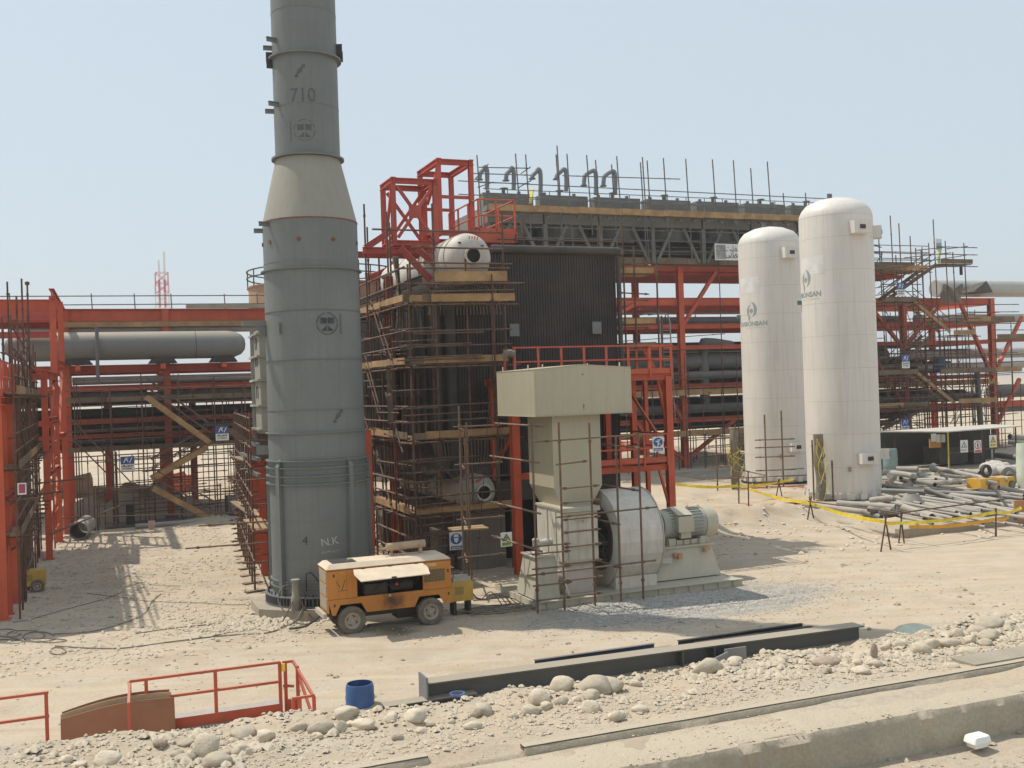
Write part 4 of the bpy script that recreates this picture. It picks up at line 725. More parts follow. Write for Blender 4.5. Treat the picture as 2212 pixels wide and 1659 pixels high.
for (u, v, z0, z1, r) in ((11.10, 34.12, 3.0, 9.5, .13), (11.52, 34.0, 3.2, 9.5, .18), (10.86, 34.9, 4.0, 9.4, .10), (10.85, 36.6, 4.0, 9.4, .10), (10.85, 38.4, 4.0, 9.4, .10), (18.17, 34.2, 5.2, 10.75, .09)): MB().tube((u, v, z0), (u, v, z1), r, 14).build('downcomer_pipe', mat('grimy_pipe', (.06, .053, .047), .7, .3, 1.5, streak=.4), bo, True)
MB().tube((13.2, 34.22, 10.95), (18.25, 34.22, 10.95), .15, 16).build('header_pipe', MATS['grimy_pipe'], bo, True); MB().tube((18.25, 34.22, 10.95), (18.25, 40, 10.95), .15, 16).build('header_pipe', PIPEG, bo, True)
for q in ((1111, 713), (1289, 708)): P = V(*q, 34.2); MB().box(P[0]-.18, P[0]+.18, 34.17, 34.25, P[2]-.22, P[2]+.22).build('inspection_plate', mat('plate_grey', (.17, .18, .18), .6), bo)
def drum(name, u, z, r, v0, v1, m, mh):
    d = MB().lathe([(0, -.02), (mh, 0), (r*.62, .06), (r*.86, .20), (r, .45), (r, v1-v0-.4), (r*.8, v1-v0-.1), (0, v1-v0)], (u, v0, z), 40, 'v').build(name, m, bo, True)
    MB().lathe([(mh, .02), (mh, -.12), (mh+.07, -.12), (mh+.07, .03)], (u, v0, z), 28, 'v').build('manhole_ring', m, d); MB().lathe([(0, -.06), (mh, -.06)], (u, v0, z), 28, 'v').build('manhole_opening', BLACK, d); return d
ud = drum('steam_drum', 12.12, 10.55, .82, 33.15, 42.6, DRUMW, .24)
for k, (v, a) in enumerate(((33.75, 0), (34.4, 0), (39.6, 0), (36.7, 0))): MB().lathe([(.83, 0), (.85, 0), (.85, .06), (.83, .06)], (12.12, v, 10.55), 40, 'v').build('drum_band', DRUMW, ud)
for i in range(4): MB().add([(12.02+.10*i+dx, 33.21+.06, 11.08+dz) for dx, dz in ((0, 0), (.035, 0), (.075, .15), (.04, .15))], [(0, 1, 2, 3)]).build('painted_mark', SRED, ud)
for (p, s_) in (((11.7, 33.28, 11.0), .02), ((12.5, 33.25, 10.9), .02), ((11.75, 33.3, 10.2), .02)): MB().box(p[0]-.05, p[0]+.05, p[1]-.06, p[1], p[2]-.02, p[2]+.02).build('drum_lug', DARKM, ud)
ld = drum('mud_drum', 12.15, 2.62, .58, 32.95, 42.5, mat('dim_drum_paint', (.44, .42, .37), .7, .15, 1.5, streak=.3), .22)
MB().add([(11.90, 32.98, 2.95), (12.1, 32.97, 3.02), (12.12, 32.97, 3.10), (11.92, 32.98, 3.04)], [(0, 1, 2, 3)]).build('painted_mark', SRED, ld)
RT = mat('dusty_riser_tube', (.16, .13, .11), .8, .3, 3)
for i in range(22):
    t = (i-10.5)/10.5; a = t*1.05
    for (zc_, rr, sg) in ((10.55, .82, -1), (2.62, .58, 1)):
        x0, z0 = 12.12+rr*sin(a), zc_+sg*rr*cos(a); MB().path([(x0, 34.0, z0), (12.12+t*1.15, 34.02, zc_+sg*(rr+.42)), (12.12+t*1.30, 34.05, zc_+sg*(rr+1.1))], .034, 6, 4).build('riser_tube', RT, bo, True)
for (a, b_, c, d) in ((11.4, 13.0, 33.2, 34.0), (9.8+.9, 11.0, 33.6, 34.4), (15.5, 16.7, 33.6, 34.6), (10.8, 12.8, 37, 38), (10.8, 12.8, 41, 42)):
    MB().box(a, b_, c, d, -.1, 2.05 if a > 11.3 or c > 35 else 1.4).build('concrete_pier', CONC2, bo)
for (u, v) in ((10.6, 38.3), (18.4, 36), (18.4, 43)): MB().ibeam((u, v, 0), (u, v, 10.4), .3, .3, .03).build('support_column', RED, bo)
for z in (3.0, 6.0, 9.9): MB().ibeam((10.75, 34.6, z), (10.75, 44, z), .25, .18).build('support_beam', CLAD, bo)
MB().box(13.2, 18.0, 34.9, 43.9, -.05, 2.98).build('underside_void', BLACK, bo)  # solid black block put in for the shade beneath the boiler
MB().box(12.0, 17.6, 33.5, 34.6, 2.2, 2.9).build('lower_windbox', CLAD, bo)
# ---- red lifting frames over the drum
def frame_thing(name, lb, cat, u0, u1, v0, v1, z0, z1, h=.20, w_=.165, m=DRED, brace=()):
    t = T(name, lb, cat, ((u0+u1)/2, (v0+v1)/2, z0))
    for u in (u0, u1):
        for v in (v0, v1): MB().ibeam((u, v, z0), (u, v, z1), w_, w_, .02).build('post', m, t)
        MB().ibeam((u, v0-.15, z1-h/2), (u, v1+.15, z1-h/2), h, w_).build('side_beam', m, t); MB().ibeam((u, v0-.1, z0+h/2), (u, v1+.1, z0+h/2), h, w_).build('side_beam', m, t)
    for v in (v0, v1):
        MB().ibeam((u0+.1, v, z1-h/2-.005), (u1-.1, v, z1-h/2-.005), h-.01, w_).build('cross_beam', m, t); MB().ibeam((u0+.1, v, z0+h/2), (u1-.1, v, z0+h/2), h-.012, w_).build('cross_beam', m, t)
    for (p, q) in brace: MB().obox(p, q, .09, .11).build('brace', m, t)
    return t
fb = frame_thing('lifting_frame', 'taller red open steel frame rising above the boiler drum', 'steel frame', 11.85, 13.08, 35.7, 37.9, 11.6, 14.35, brace=(((11.9, 35.7, 14.1), (11.75, 36.8, 12.9)), ((11.85, 35.75, 13.0), (13.05, 35.75, 13.0)), ((11.85, 37.85, 12.9), (13.05, 37.85, 12.9))))
fa = frame_thing('lifting_frame', 'lower red cross braced steel frame left of the tall one, above boiler', 'steel frame', 10.15, 11.70, 35.7, 37.0, 11.2, 13.6, brace=(((10.3, 35.7, 13.3), (11.6, 35.7, 11.5)), ((11.6, 35.72, 13.3), (10.3, 35.72, 11.5)), ((10.3, 37.0, 13.3), (11.6, 37.0, 11.5)), ((11.6, 37.02, 13.3), (10.3, 37.02, 11.5)), ((10.15, 35.8, 13.4), (10.15, 36.9, 11.4))))
MB().box(10.72, 11.15, 35.66, 35.74, 12.2, 12.65).build('gusset_plate', DRED, fa)
for (p, q) in (((9.0, 35.7, 11.02), (11.7, 35.7, 11.02)), ((9.0, 36.9, 11.02), (11.7, 36.9, 11.02)), ((9.1, 35.7, 11.1), (10.1, 35.7, 11.75)), ((10.3, 35.5, 11.1), (11.15, 34.8, 9.9)), ((10.9, 35.5, 11.1), (11.55, 34.6, 10.2)), ((11.3, 35.3, 11.1), (11.8, 34.3, 10.2)), ((10.7, 36.5, 11.1), (11.4, 36.3, 10.3))): MB().ibeam(p, q, .22, .16, .02).build('skid_beam', DRED, fa)
op = T('drum_platform', 'orange railed walkway beside the top of the white drum', 'platform', (13.8, 36.5, 11.3))
MB().box(13.05, 14.5, 35.0, 38.3, 11.60, 11.66).build('deck', ORANGE, op); MB().box(13.05, 14.45, 34.98, 35.03, 11.28, 11.59).build('fascia', ORANGE, op); MB().box(13.0, 13.05, 35.0, 38.2, 11.35, 11.75).build('fascia', ORANGE, op); MB().box(14.5, 14.54, 34.98, 38.2, 11.30, 11.66).build('fascia', ORANGE, op); MB().box(13.05, 14.5, 35.0, 35.03, 11.67, 11.8).build('toe_plate', ORANGE, op)
for (u, v) in ((13.08, 35.03), (13.75, 35.03), (14.48, 35.03), (13.08, 36.1), (13.08, 37.2), (13.08, 38.25), (14.48, 36.6), (14.48, 38.2)): MB().box(u-.03, u+.03, v-.03, v+.03, 11.66, 12.85).build('rail_post', ORANGE, op)
for z in (12.83, 12.25):
    for (p, q) in (((13.08, 35.03, z), (14.48, 35.03, z)), ((13.08, 35.03, z), (13.08, 38.25, z)), ((14.48, 35.03, z), (14.48, 38.2, z))): MB().tube(p, q, .03, 6).build('hand_rail', ORANGE, op)
# ---- red access tower between hood and boiler
at = T('access_tower', 'red steel access tower with two railed decks behind the intake hood', 'tower', (15.6, 32.6, 0))
for (u, v, z, w_) in ((12.72, 31.4, 6.3, .26), (12.95, 33.9, 6.3, .2), (18.42, 31.4, 6.3, .24), (18.42, 33.9, 6.3, .2), (17.35, 33.9, 6.3, .2), (15.4, 33.9, 3.3, .2), (18.95, 33.9, 6.3, .14)): MB().ibeam((u, v, 0), (u, v, z), w_, w_, .025, (0, 0, 1)).build('column', RED, at)
MB().box(12.7, 18.55, 31.4, 33.95, 6.36, 6.40).build('upper_deck', mat('deck_grating_red', (.30, .07, .04), .7), at); MB().box(15.5, 18.4, 31.4, 33.9, 3.34, 3.38).build('lower_deck', mat('deck_grating_red', (.30, .07, .04), .7), at)
for (p, q, h) in (((12.7, 31.36, 6.27), (18.6, 31.36, 6.27), .18), ((12.7, 33.98, 6.27), (18.6, 33.98, 6.27), .18), ((18.55, 31.4, 6.27), (18.55, 34, 6.27), .2), ((12.8, 31.4, 6.2), (12.8, 34, 6.2), .2), ((12.9, 31.4, 3.2), (18.4, 31.4, 3.2), .2), ((15.4, 33.9, 3.2), (18.4, 33.9, 3.2), .2), ((18.4, 31.5, 3.2), (18.4, 33.8, 3.2), .2), ((18.2, 31.5, 1.6), (18.4, 33.8, 1.6), .12)): MB().ibeam(p, q, h, .14, .02).build('beam', ORANGE if h < .19 else RED, at)
for (u0, u1, zt) in ((12.7, 18.6, 6.4), (15.5, 18.35, 3.38)):
    MB().box(u0, u1, 31.30, 31.33, zt+.0, zt+.18).build('toe_plate', ORANGE, at)
    for k in range(int((u1-u0)/.82)+1): u = u0+.06+k*(u1-u0-.12)/int((u1-u0)/.82); MB().box(u-.035, u+.035, 31.26, 31.30, zt-.12, zt+.97).build('rail_post', ORANGE, at)
    for z in (zt+.96, zt+.5): MB().box(u0, u1, 31.24, 31.29, z-.025, z+.025).build('hand_rail', ORANGE, at)
    for z in (zt+.96, zt+.5): MB().box(u1-.03, u1+.02, 31.3, 33.9, z-.025, z+.025).build('hand_rail', ORANGE, at)
    for v in (32.1, 33.0, 33.85): MB().box(u1-.03, u1+.03, v-.03, v+.03, zt-.1, zt+.96).build('rail_post', ORANGE, at)
for v in (32.1, 33.0): MB().box(12.7, 12.76, v-.03, v+.03, 6.3, 7.36).build('rail_post', ORANGE, at)
for (p, q) in (((18.1, 33.9, 6.1), (18.42, 32.2, 4.3)), ((18.1, 31.5, 6.2), (18.42, 31.45, 4.4)), ((18.0, 31.4, 3.1), (18.42, 31.42, 1.6)), ((12.9, 31.4, 5.0), (12.95, 33.9, 3.3)), ((17.3, 33.9, 6.2), (18.9, 33.9, 4.2))): MB().obox(p, q, .08, .08).build('brace', RED, at)
MB().path([(12.4, 31.3, 7.05), (12.5, 31.2, 7.2), (12.7, 31.2, 7.15)], .12, 8, 3).build('rag_bundle', CLOTH, at)
# ================================================================ boiler scaffold
bs_ = T('tube_scaffold', 'rusty tube scaffold with timber decks wrapped round the dark boiler', 'scaffold', (10.5, 33.2, 0)); S = Scaf(bs_)
LV = (2.05, 4.5, 6.95, 9.0)
for i, u in enumerate((9.75, 10.65, 11.75, 12.62, 13.1)): S.post(u, 32.85, 0 if u < 11.4 or u > 12.7 else 2, (10.2, 12.2, 10.4, 10.3, 11.9)[i])
for i, u in enumerate((10.7, 12.9)): S.post(u, 33.45, 2, 9.6)
for v in (34.4, 35.9, 37.4, 38.9, 40.4, 41.9, 43.4): S.post(9.62, v, 0, 10.2+(v*7 % 2.3)); S.post(10.35, v+.2, 0, 9.6+(v*5 % 1.9))
S.post(9.2, 36.1, 8.6, 12.7); S.post(9.75, 35.2, 8, 12.3)
for z in LV:
    S.deck(9.75, 13.1, 32.9, 33.45, z, 'u', 2); S.board((10.2, 32.84, z+.13), (13.15, 32.82, z+.15), .03, .22); S.board((9.75, 32.84, z+.1), (10.3, 32.84, z+.1), .03, .2)
    S.deck(9.65, 10.4, 33.5, 43.5, z, 'v', 2)
    for k in range(5): S.board((9.60, 33.0+k*2.15, z+.12), (9.60, 35.1+k*2.15, z+.14), .03, .22)
    for d in (.55, 1.05): S.tube((9.4, 32.78, z+d), (13.3, 32.78, z+d+.06)); S.tube((9.56, 32.6, z+d+.03), (9.56, 44, z+d))
    for u in (9.8, 10.7, 11.8, 12.7): S.tube((u, 32.4, z-.06), (u, 33.9, z-.06))
    for v in (34.4, 35.9, 37.4, 38.9, 40.4, 41.9, 43.4): S.tube((9.2, v+.05, z-.06), (10.7, v+.05, z-.06))
    S.tube((9.3, 32.85, z-.12), (13.6, 32.85, z-.10)); S.tube((9.62, 32.5, z-.12), (9.62, 43.8, z-.12))
S.deck(10.4, 13.6, 32.85, 33.4, 9.6, 'u', 2); S.board((10.65, 32.8, 9.80), (13.2, 32.8, 9.84), .03, .34, m=WOOD); S.board((10.5, 32.78, 9.10), (13.45, 32.78, 9.14), .03, .26, m=WOOD); S.tube((10.5, 32.7, 9.55), (13.8, 32.7, 9.6)); S.tube((10.4, 32.7, 9.3), (13.4, 32.7, 9.37))
for z in (10.25, 10.75, 11.3): S.tube((8.6 if z > 11 else 9.9, 32.8, z), (13.4 if z < 10.7 else 13.1, 32.8, z))
for z in (2.6, 2.9, 3.4, 3.75, 5.05, 5.5, 6.1, 7.7, 8.1): S.tube((9.3, 33.6-.3*(z % 1), z), (10.5, 32.5, z+.02), .026)
for z in (.6, .95, 1.35, 1.7, 2.35): S.tube((9.7, 32.7, z), (11.0, 32.75, z+.04), .026)
for v in (36.5, 39.5, 42): S.tube((9.62, v, .2), (9.62, v+2.2, 4.4)); 
rs = random.Random(14)
for k in range(22): v_ = 33.2+rs.random()*10; S.post(rs.choice((9.5, 9.9, 10.4)), v_, rs.choice((0, 0, 2.1, 4.5)), rs.uniform(5, 11.2), .03)
for k in range(34): z_ = .5+rs.random()*9.6; v_ = 33+rs.random()*8; S.tube((rs.choice((9.5, 9.9, 10.5)), v_, z_), (rs.choice((9.5, 10.0)), v_+rs.uniform(1.2, 3), z_+rs.uniform(-.05, .08)), .028)
for k in range(10): z_ = .6+rs.random()*8; v_ = 33.3+rs.random()*8; S.tube((9.55, v_, z_), (9.55, v_+1.9, z_+2.0), .028)
for k in range(14): z_ = .5+rs.random()*8.6; S.tube((9.2+rs.random(), 32.8, z_), (10.8+rs.random()*1.8, 32.75, z_+.04), .026)
for k in range(7): S.post(9.9+k*.5, 33.7, 0, rs.uniform(2.2, 4.4), .028)
S.tube((11.75, 32.7, .1), (12.7, 32.6, 8.9), .012, 'rope'); S.tube((12.66, 32.7, 1.2), (12.62, 32.72, 9.9), .026)
for z in (.7, 1.3): S.tube((9.62, 33.0, z), (9.62, 43, z))
S.end()
tp = MB()
def tarp(name, lb, u, v, z0, z1, w_, seed, axis_=0):
    r = random.Random(seed); vs = []; n, k = 9, 16
    for j in range(k+1):
        t = j/k; ww = w_*(.35+.65*abs(sin(1.3+2.6*t)))
        for i in range(n+1): s_ = i/n-.5; a = s_*ww+.05*sin(t*5+seed); b_ = .07*sin(i*2.1+t*3+seed)+.04*r.uniform(-1, 1); vs.append((u+(a if not axis_ else b_), v+(b_ if not axis_ else a), z0+(z1-z0)*t))
    m = MB().add(vs, [(j*(n+1)+i, j*(n+1)+i+1, (j+1)*(n+1)+i+1, (j+1)*(n+1)+i) for j in range(k) for i in range(n)])
    return m.build(name, CLOTH, None, True, lb, 'tarpaulin', recalc=False)
tarp('tarpaulin', 'dirty grey tarpaulin hanging twisted on left side of boiler scaffold', 9.50, 34.6, 5.0, 6.9, .5, 2, 1)
tarp('tarpaulin', 'dark bluish tarpaulin roll hanging upright beside white drum', 9.72, 34.0, 7.6, 10.6, .30, 5)
# ---- signs
def sign(name, lb, u, v, z, w_, h_, art, nrm='v', m=WHITE):
    t = T(name, lb, 'sign', (u, v, z)); MB().box(u-w_/2, u+w_/2, v, v+.01, z-h_/2, z+h_/2).build('board', m, t)
    art(t, lambda x, y: (u+x*w_, v-.004, z+y*h_)); return t
def art_circle(col, glyph):
    def f(t, fn):
        asp = None
        m = MB(); flat(m, fn, [(x, y*.72+.12) for x, y in disk(0, 0, .43, 28)]); m.build('blue_disc', col, t)
        fn2 = lambda x, y: (fn(x, y)[0], fn(x, y)[1]-.003, fn(x, y)[2])
        m = MB()
        if glyph == 'mask':
            flat(m, fn2, [(-.20, .22), (.20, .22), (.17, .33), (.08, .38), (-.08, .38), (-.17, .33)]); flat(m, fn2, [(-.17, .17), (.17, .17), (.14, -.02), (0, -.12), (-.14, -.02)])
        else:
            flat(m, fn2, [(x-.0, y*.72+.27) for x, y in disk(0, 0, .07, 10)]); flat(m, fn2, [(-.07, .19), (.09, .21), (.07, .03), (-.05, .02)]); flat(m, fn2, [(-.05, .02), (.07, .03), (-.02, -.18), (-.09, -.17)]); flat(m, fn2, [(.02, .06), (.2, .02), (.22, -.12), (.14, -.03)]); flat(m, fn2, [(-.07, .19), (-.02, .12), (-.24, .14), (-.22, .24)]); flat(m, fn2, [(.05, .2), (.09, .15), (.25, .32), (.21, .36)])
        m.build('pictogram', WHITE, t)
        m = MB(); flat(m, fn, [(-.42, -.45), (.42, -.45), (.42, -.28), (-.42, -.28)]); m.build('text_band', col, t); m = MB(); scribble(m, fn2, -.36, -.365, .30, .07, 5, .03); m.build('writing', WHITE, t)
    return f
def art_tri(col, word=True):
    def f(t, fn):
        m = MB(); flat(m, fn, [(-.40, -.10), (.40, -.10), (0, .42)]); m.build('triangle', SBLK, t); fn2 = lambda x, y: (fn(x, y)[0], fn(x, y)[1]-.003, fn(x, y)[2])
        m = MB(); flat(m, fn2, [(-.28, -.04), (.28, -.04), (0, .31)]); m.build('triangle_field', col, t); fn3 = lambda x, y: (fn(x, y)[0], fn(x, y)[1]-.006, fn(x, y)[2])
        m = MB(); flat(m, fn3, [(-.035, .05), (.035, .05), (.04, .20), (-.04, .20)]); flat(m, fn3, disk(0, 0, .035, 8)); m.build('pictogram', SBLK, t)
        m = MB(); flat(m, fn, [(-.42, -.45), (.42, -.45), (.42, -.18), (-.42, -.18)]); m.build('text_band', col, t); m = MB(); scribble(m, fn2, -.36, -.31, .30, .09, 8, .035); m.build('writing', SBLK, t)
    return f
def art_prohib(t, fn):
    m = MB(); annulus(m, lambda x, y: fn(x, y*.8+.1), 0, 0, .33, .42, 28); m.build('red_ring', SRED, t); m = MB(); flat(m, fn, [(-.07, -.05), (.07, -.05), (.09, .2), (0, .32), (-.09, .2)]); flat(m, fn, [(-.02, -.12), (.1, -.12), (.03, -.04), (-.05, -.05)]); m.build('pictogram', SBLK, t)
    m = MB(); flat(m, fn, [(-.42, -.46), (.42, -.46), (.42, -.30), (-.42, -.30)]); m.build('text_band', SRED, t)
def art_ladder(t, fn):
    m = MB(); flat(m, fn, [(-.5, -.02), (.5, -.02), (.5, .5), (-.5, .5)]); m.build('blue_field', SBLUE, t); fn2 = lambda x, y: (fn(x, y)[0], fn(x, y)[1]-.003, fn(x, y)[2])
    m = MB()
    for p in ([(-.30, .08), (-.22, .08), (-.12, .30), (-.18, .34)], [(-.18, .34), (-.10, .42), (0, .40), (-.12, .28)], [(-.12, .28), (.02, .12), (.07, .15), (-.04, .34)], [(.10, .06), (.17, .05), (.36, .40), (.30, .42)], [(.02, .40), (.08, .43), (.05, .34), (0, .33)]): flat(m, fn2, p)
    m.build('pictogram', WHITE, t); m = MB(); scribble(m, fn2, -.42, -.16, .36, .10, 3, .05, 7); scribble(m, fn2, -.36, -.33, .30, .07, 6, .03, 7); m.build('writing', SBLK, t)
P = V(984.5, 1168, 32.65); sign('safety_sign', 'white sign with blue helmet and mask circle near the orange compressor', P[0], 32.6, P[2], .46, .58, art_circle(SBLUE, 'mask'))
P = V(1421, 959, 31.2); sign('safety_sign', 'white sign with blue circle and climbing figure on lower red deck', P[0], 31.18, P[2], .42, .50, art_circle(SBLUE, 'climb'))
P = V(1090, 1164, 29.0); sign('safety_sign', 'green and white warning triangle sign on tubes left of beige fan', P[0], 28.85, P[2], .36, .42, art_tri(SGRN))
# ================================================================ duct and scaffold behind the stack
du = T('flue_duct', 'tall cream ribbed duct partly hidden behind the grey stack', 'duct', (6.6, 36, 0))
MB().box(5.02, 7.8, 33.4, 34.55, 4.9, 8.15).build('duct_body', CONE, du); MB().box(5.06, 7.8, 34.57, 35.3, 4.0, 8.2).build('duct_body', mat('brown_grey_duct', (.15, .12, .10), .7, .2), du)
for z in (5.0, 5.75, 6.55, 7.3, 8.0): MB().box(4.92, 7.85, 33.3, 34.56, z, z+.06).build('stiffener_rib', CONE, du); MB().box(4.96, 7.85, 34.57, 35.4, z-.01, z+.06).build('stiffener_rib', mat('pale_rib', (.42, .39, .33), .7), du)
for i in range(4): MB().box(5.0, 5.055, 34.65+i*.18, 34.70+i*.18, 4.1, 8.2).build('upright_rib', mat('rib_grey', (.2, .19, .17), .7), du)
m = MB()
for z in (7.55, 7.0, 6.0): m.path([(5.01, 34.2, z), (5.01, 34.2, z+.3), (5.01, 34.05, z+.38), (5.01, 33.9, z+.3), (5.01, 33.9, z)], .014, 5, 3)
m.build('painted_arch_marks', STEN, du)
for z in (4.55, 4.1, 3.6): MB().obox((4.9, 33.4, z), (4.9, 37.5, z), .12, .10).build('grey_channel', SHELL, du)
for (u, v) in ((5.5, 33.8), (5.5, 36.2), (5.5, 39.0), (8.4, 34), (8.4, 38.8)): MB().ibeam((u, v, 0), (u, v, 4.85 if u < 6 else 4.85), .42, .42, .04).build('support_column', RED, du)
MB().box(5.3, 6.6, 33.8, 34.4, 2.4, 3.1).build('support_box', RED, du)
s3 = T('tube_scaffold', 'narrow tube scaffold with planks along left side of the cream duct', 'scaffold', (4.9, 37, 0)); S = Scaf(s3)
for i in range(9):
    v = 33.4+i*1.5; uu = 4.65+.13*i; S.post(uu, v, 0, 5.6-.1*(i % 3)); S.post(uu+.6, v+.35, 0, 4.6+.5*(i % 2)); MB().obox((uu-.3, v-.1, .03), (uu+.3, v+.05, .03), .22, .05).build('sole_board', WOODG, s3)
for z in (1.0, 1.9, 2.5, 3.0, 3.9, 4.5, 5.0, 5.4): S.tube((4.6, 33.0, z), (5.7, 45.4, z), .028)
for i in range(9):
    for z in (.9, 1.8, 2.7, 3.8, 4.7): S.tube((4.3+.13*i, 33.4+i*1.5+.05, z), (5.6+.1*i, 33.45+i*1.5, z), .026)
S.deck(4.7, 5.35, 33.0, 36.2, 1.95, 'v', 3, WOOD); S.deck(5.0, 5.7, 36.4, 42, 2.0, 'v', 3); S.deck(4.9, 5.7, 37, 40, 3.85, 'v', 3, WOODG)
for z, u in ((2.2, 3.0), (1.55, 2.6), (3.5, 3.9)): S.tube((u, 33.2, z), (5.6, 32.6, z+.05), .026)
S.end()
# ================================================================ LEFT RED STEEL FRAME
lt = T('steel_tower', 'red steel frame tower with hanging decks at the left edge', 'steel frame', (-3.5, 40, 0))
for (u, v, z, w_) in ((-2.36, 32.9, 6.3, .22), (-2.27, 33.75, 6.3, .16), (-2.18, 35.5, 6.3, .24), (-5.8, 33, 6.3, .3), (-5.8, 38.5, 6.3, .3), (-1.55, 44.6, 7.3, .24), (-5.4, 44.6, 7.3, .3), (-1.30, 49.7, 10.7, .26), (-1.05, 52.6, 10.7, .24), (-5.2, 50, 10.7, .3)):
    MB().ibeam((u, v, 0), (u, v, z), w_, w_, .03).build('column', RED, lt); MB().box(u-w_*.8, u+w_*.8, v-w_*.8, v+w_*.8, 0, .05).build('base_plate', RED, lt)
for (p, q, h) in (((-2.25, 32.5, 6.18), (-2.0, 44.6, 6.18), .24), ((-5.8, 33, 6.18), (-5.4, 44.6, 6.18), .24), ((-1.30, 48.8, 10.75), (-1.0, 62, 10.75), .40), ((-1.55, 44.4, 7.2), (-1.3, 49.6, 7.2), .3), ((-1.2, 49.7, 7.8), (-1.05, 52.6, 7.8), .25), ((-1.2, 49.7, 4.6), (-1.05, 52.6, 4.6), .25), ((-5.8, 33, 6.1), (-2.4, 33, 6.1), .3), ((-5.8, 35.5, 6.1), (-2.4, 35.5, 6.1), .24), ((-5.4, 44.6, 7.1), (-1.6, 44.6, 7.1), .24), ((-5.5, 49.7, 10.3), (-1.4, 49.7, 10.3), .5), ((-2.3, 33, 3.4), (-2.2, 35.4, 3.4), .2), ((-1.5, 45, 3.3), (-1.3, 49.6, 3.3), .2), ((-1.5, 45, 5.4), (-1.3, 49.6, 5.4), .2)):
    MB().ibeam(p, q, h, .22, .03).build('beam', RED, lt)
MB().box(-5.9, -2.2, 32.4, 44.5, 6.31, 6.35).build('deck', DRED, lt); MB().box(-6.5, -1.7, 45, 49.5, 7.36, 7.40).build('deck', DRED, lt)
for (v, z0) in ((32.6, 6.3), (33.6, 6.3), (34.8, 6.3), (36.2, 6.3), (38, 6.3), (40, 6.3), (42, 6.3), (44, 6.3)): MB().box(-2.26, -2.20, v-.03, v+.03, z0, z0+1.0).build('rail_post', ORANGE, lt)
for z in (7.3, 6.85): MB().tube((-2.2, 32.5, z), (-2.0, 44.4, z), .03).build('hand_rail', ORANGE, lt)
MB().box(-2.24, -2.21, 32.5, 44.4, 6.36, 6.5).build('toe_plate', ORANGE, lt)
for (p, q) in (((-2.3, 33, 1.6), (-2.2, 35.4, 3.3)), ((-1.5, 44.8, 3.3), (-1.3, 49.5, 5.3)), ((-1.4, 46, 5.4), (-1.3, 49.5, 7.1)), ((-1.5, 45, .4), (-1.3, 49.5, 3.2)), ((-1.2, 49.9, 4.7), (-1.05, 52.5, 7.7))): MB().obox(p, q, .10, .10).build('brace', RED, lt)
for k in range(2):
    u = -1.42+k*.02; vb = 46.2+k*1.7
    for dv in (0, .45): MB().box(u, u+.05, vb+dv, vb+dv+.05, .2, 8.2 if k else 7.4).build('ladder_rail', RED, lt)
    for i in range(22): MB().box(u, u+.03, vb+.05, vb+.45, .5+i*.32, .53+i*.32).build('ladder_rung', RED, lt)
for k in range(13): MB().box(-1.27+.02*(k % 2), -1.20, 49.75, 52.55, .8+k*.75, .86+k*.75).build('ladder_rung', RED, lt)
for k in range(9): MB().tube((-1.5, 44.7, .8+k*.72), (-1.3, 49.6, .85+k*.72), .03).build('rail', RED, lt)
ls = T('tube_scaffold', 'dark tube scaffold with timber decks inside the left red frame', 'scaffold', (-2.8, 38, 0)); S = Scaf(ls)
for i, (v, z) in enumerate(((32.8, 8.6), (34.2, 7.6), (35.8, 9.4), (37.4, 7.8), (39.0, 10.3), (40.6, 8.2), (42.4, 9.6), (44, 7.9), (45.8, 8.4), (47.5, 8.2))): S.post(-1.95, v, 0, z, .034); S.post(-2.8, v+.2, 0, z-.5, .034)
rs = random.Random(21)
for k in range(30): v_ = 33+rs.random()*13; S.post(rs.choice((-1.95, -2.0, -2.6, -3.2)), v_, rs.choice((0, 0, 2.3, 4.2)), rs.uniform(4.5, 9.2), .03)
for k in range(44): z_ = .6+rs.random()*8; v_ = 33+rs.random()*10; S.tube((rs.choice((-1.92, -2.4)), v_, z_), (rs.choice((-1.92, -2.0)), v_+rs.uniform(1.5, 4), z_+rs.uniform(-.1, .1)), .028)
for k in range(14): z_ = .6+rs.random()*6; v_ = 34+rs.random()*9; S.tube((-1.95, v_, z_), (-1.95, v_+1.8, z_+1.9), .028)
S.post(-2.45, 40, 6, 10.3); S.post(-1.83, 40.1, 6, 10.3); S.put('post_cap', MB().lathe([(0, 0), (.07, 0), (.08, .1), (0, .14)], (-1.83, 40.1, 10.2), 10))
for z in (2.35, 4.25, 6.4):
    S.deck(-2.75, -1.9, 33, 48, z, 'v', 3)
    for k in range(7): S.board((-1.86, 33+k*2.1, z+.1), (-1.84, 35.05+k*2.1, z+.1), .03, .24)
    for d in (.5, 1.0, -.12): S.tube((-1.92, 32.6, z+d), (-1.92, 48, z+d+.04))
    for i in range(9): S.tube((-3.1, 33.3+i*1.6, z-.07), (-1.45, 33.3+i*1.6, z-.06))
for (p, q) in (((-1.95, 33, 8.3), (-1.95, 40, 8.0)), ((-1.95, 33, 7.7), (-1.95, 40, 7.5)), ((-1.9, 34, 5.6), (-1.9, 38, 4.4)), ((-1.9, 36, 7.6), (-1.9, 39, 6.6)), ((-3, 33.1, 3.3), (-1.4, 33.3, 3.35)), ((-1.95, 40, 2.9), (-.9, 40.3, 2.95)), ((-1.5, 44.4, 1.0), (1.2, 51, 1.3)), ((-2.0, 44.3, 3.0), (-.2, 45, 3.05))): S.tube(p, q)
S.end()
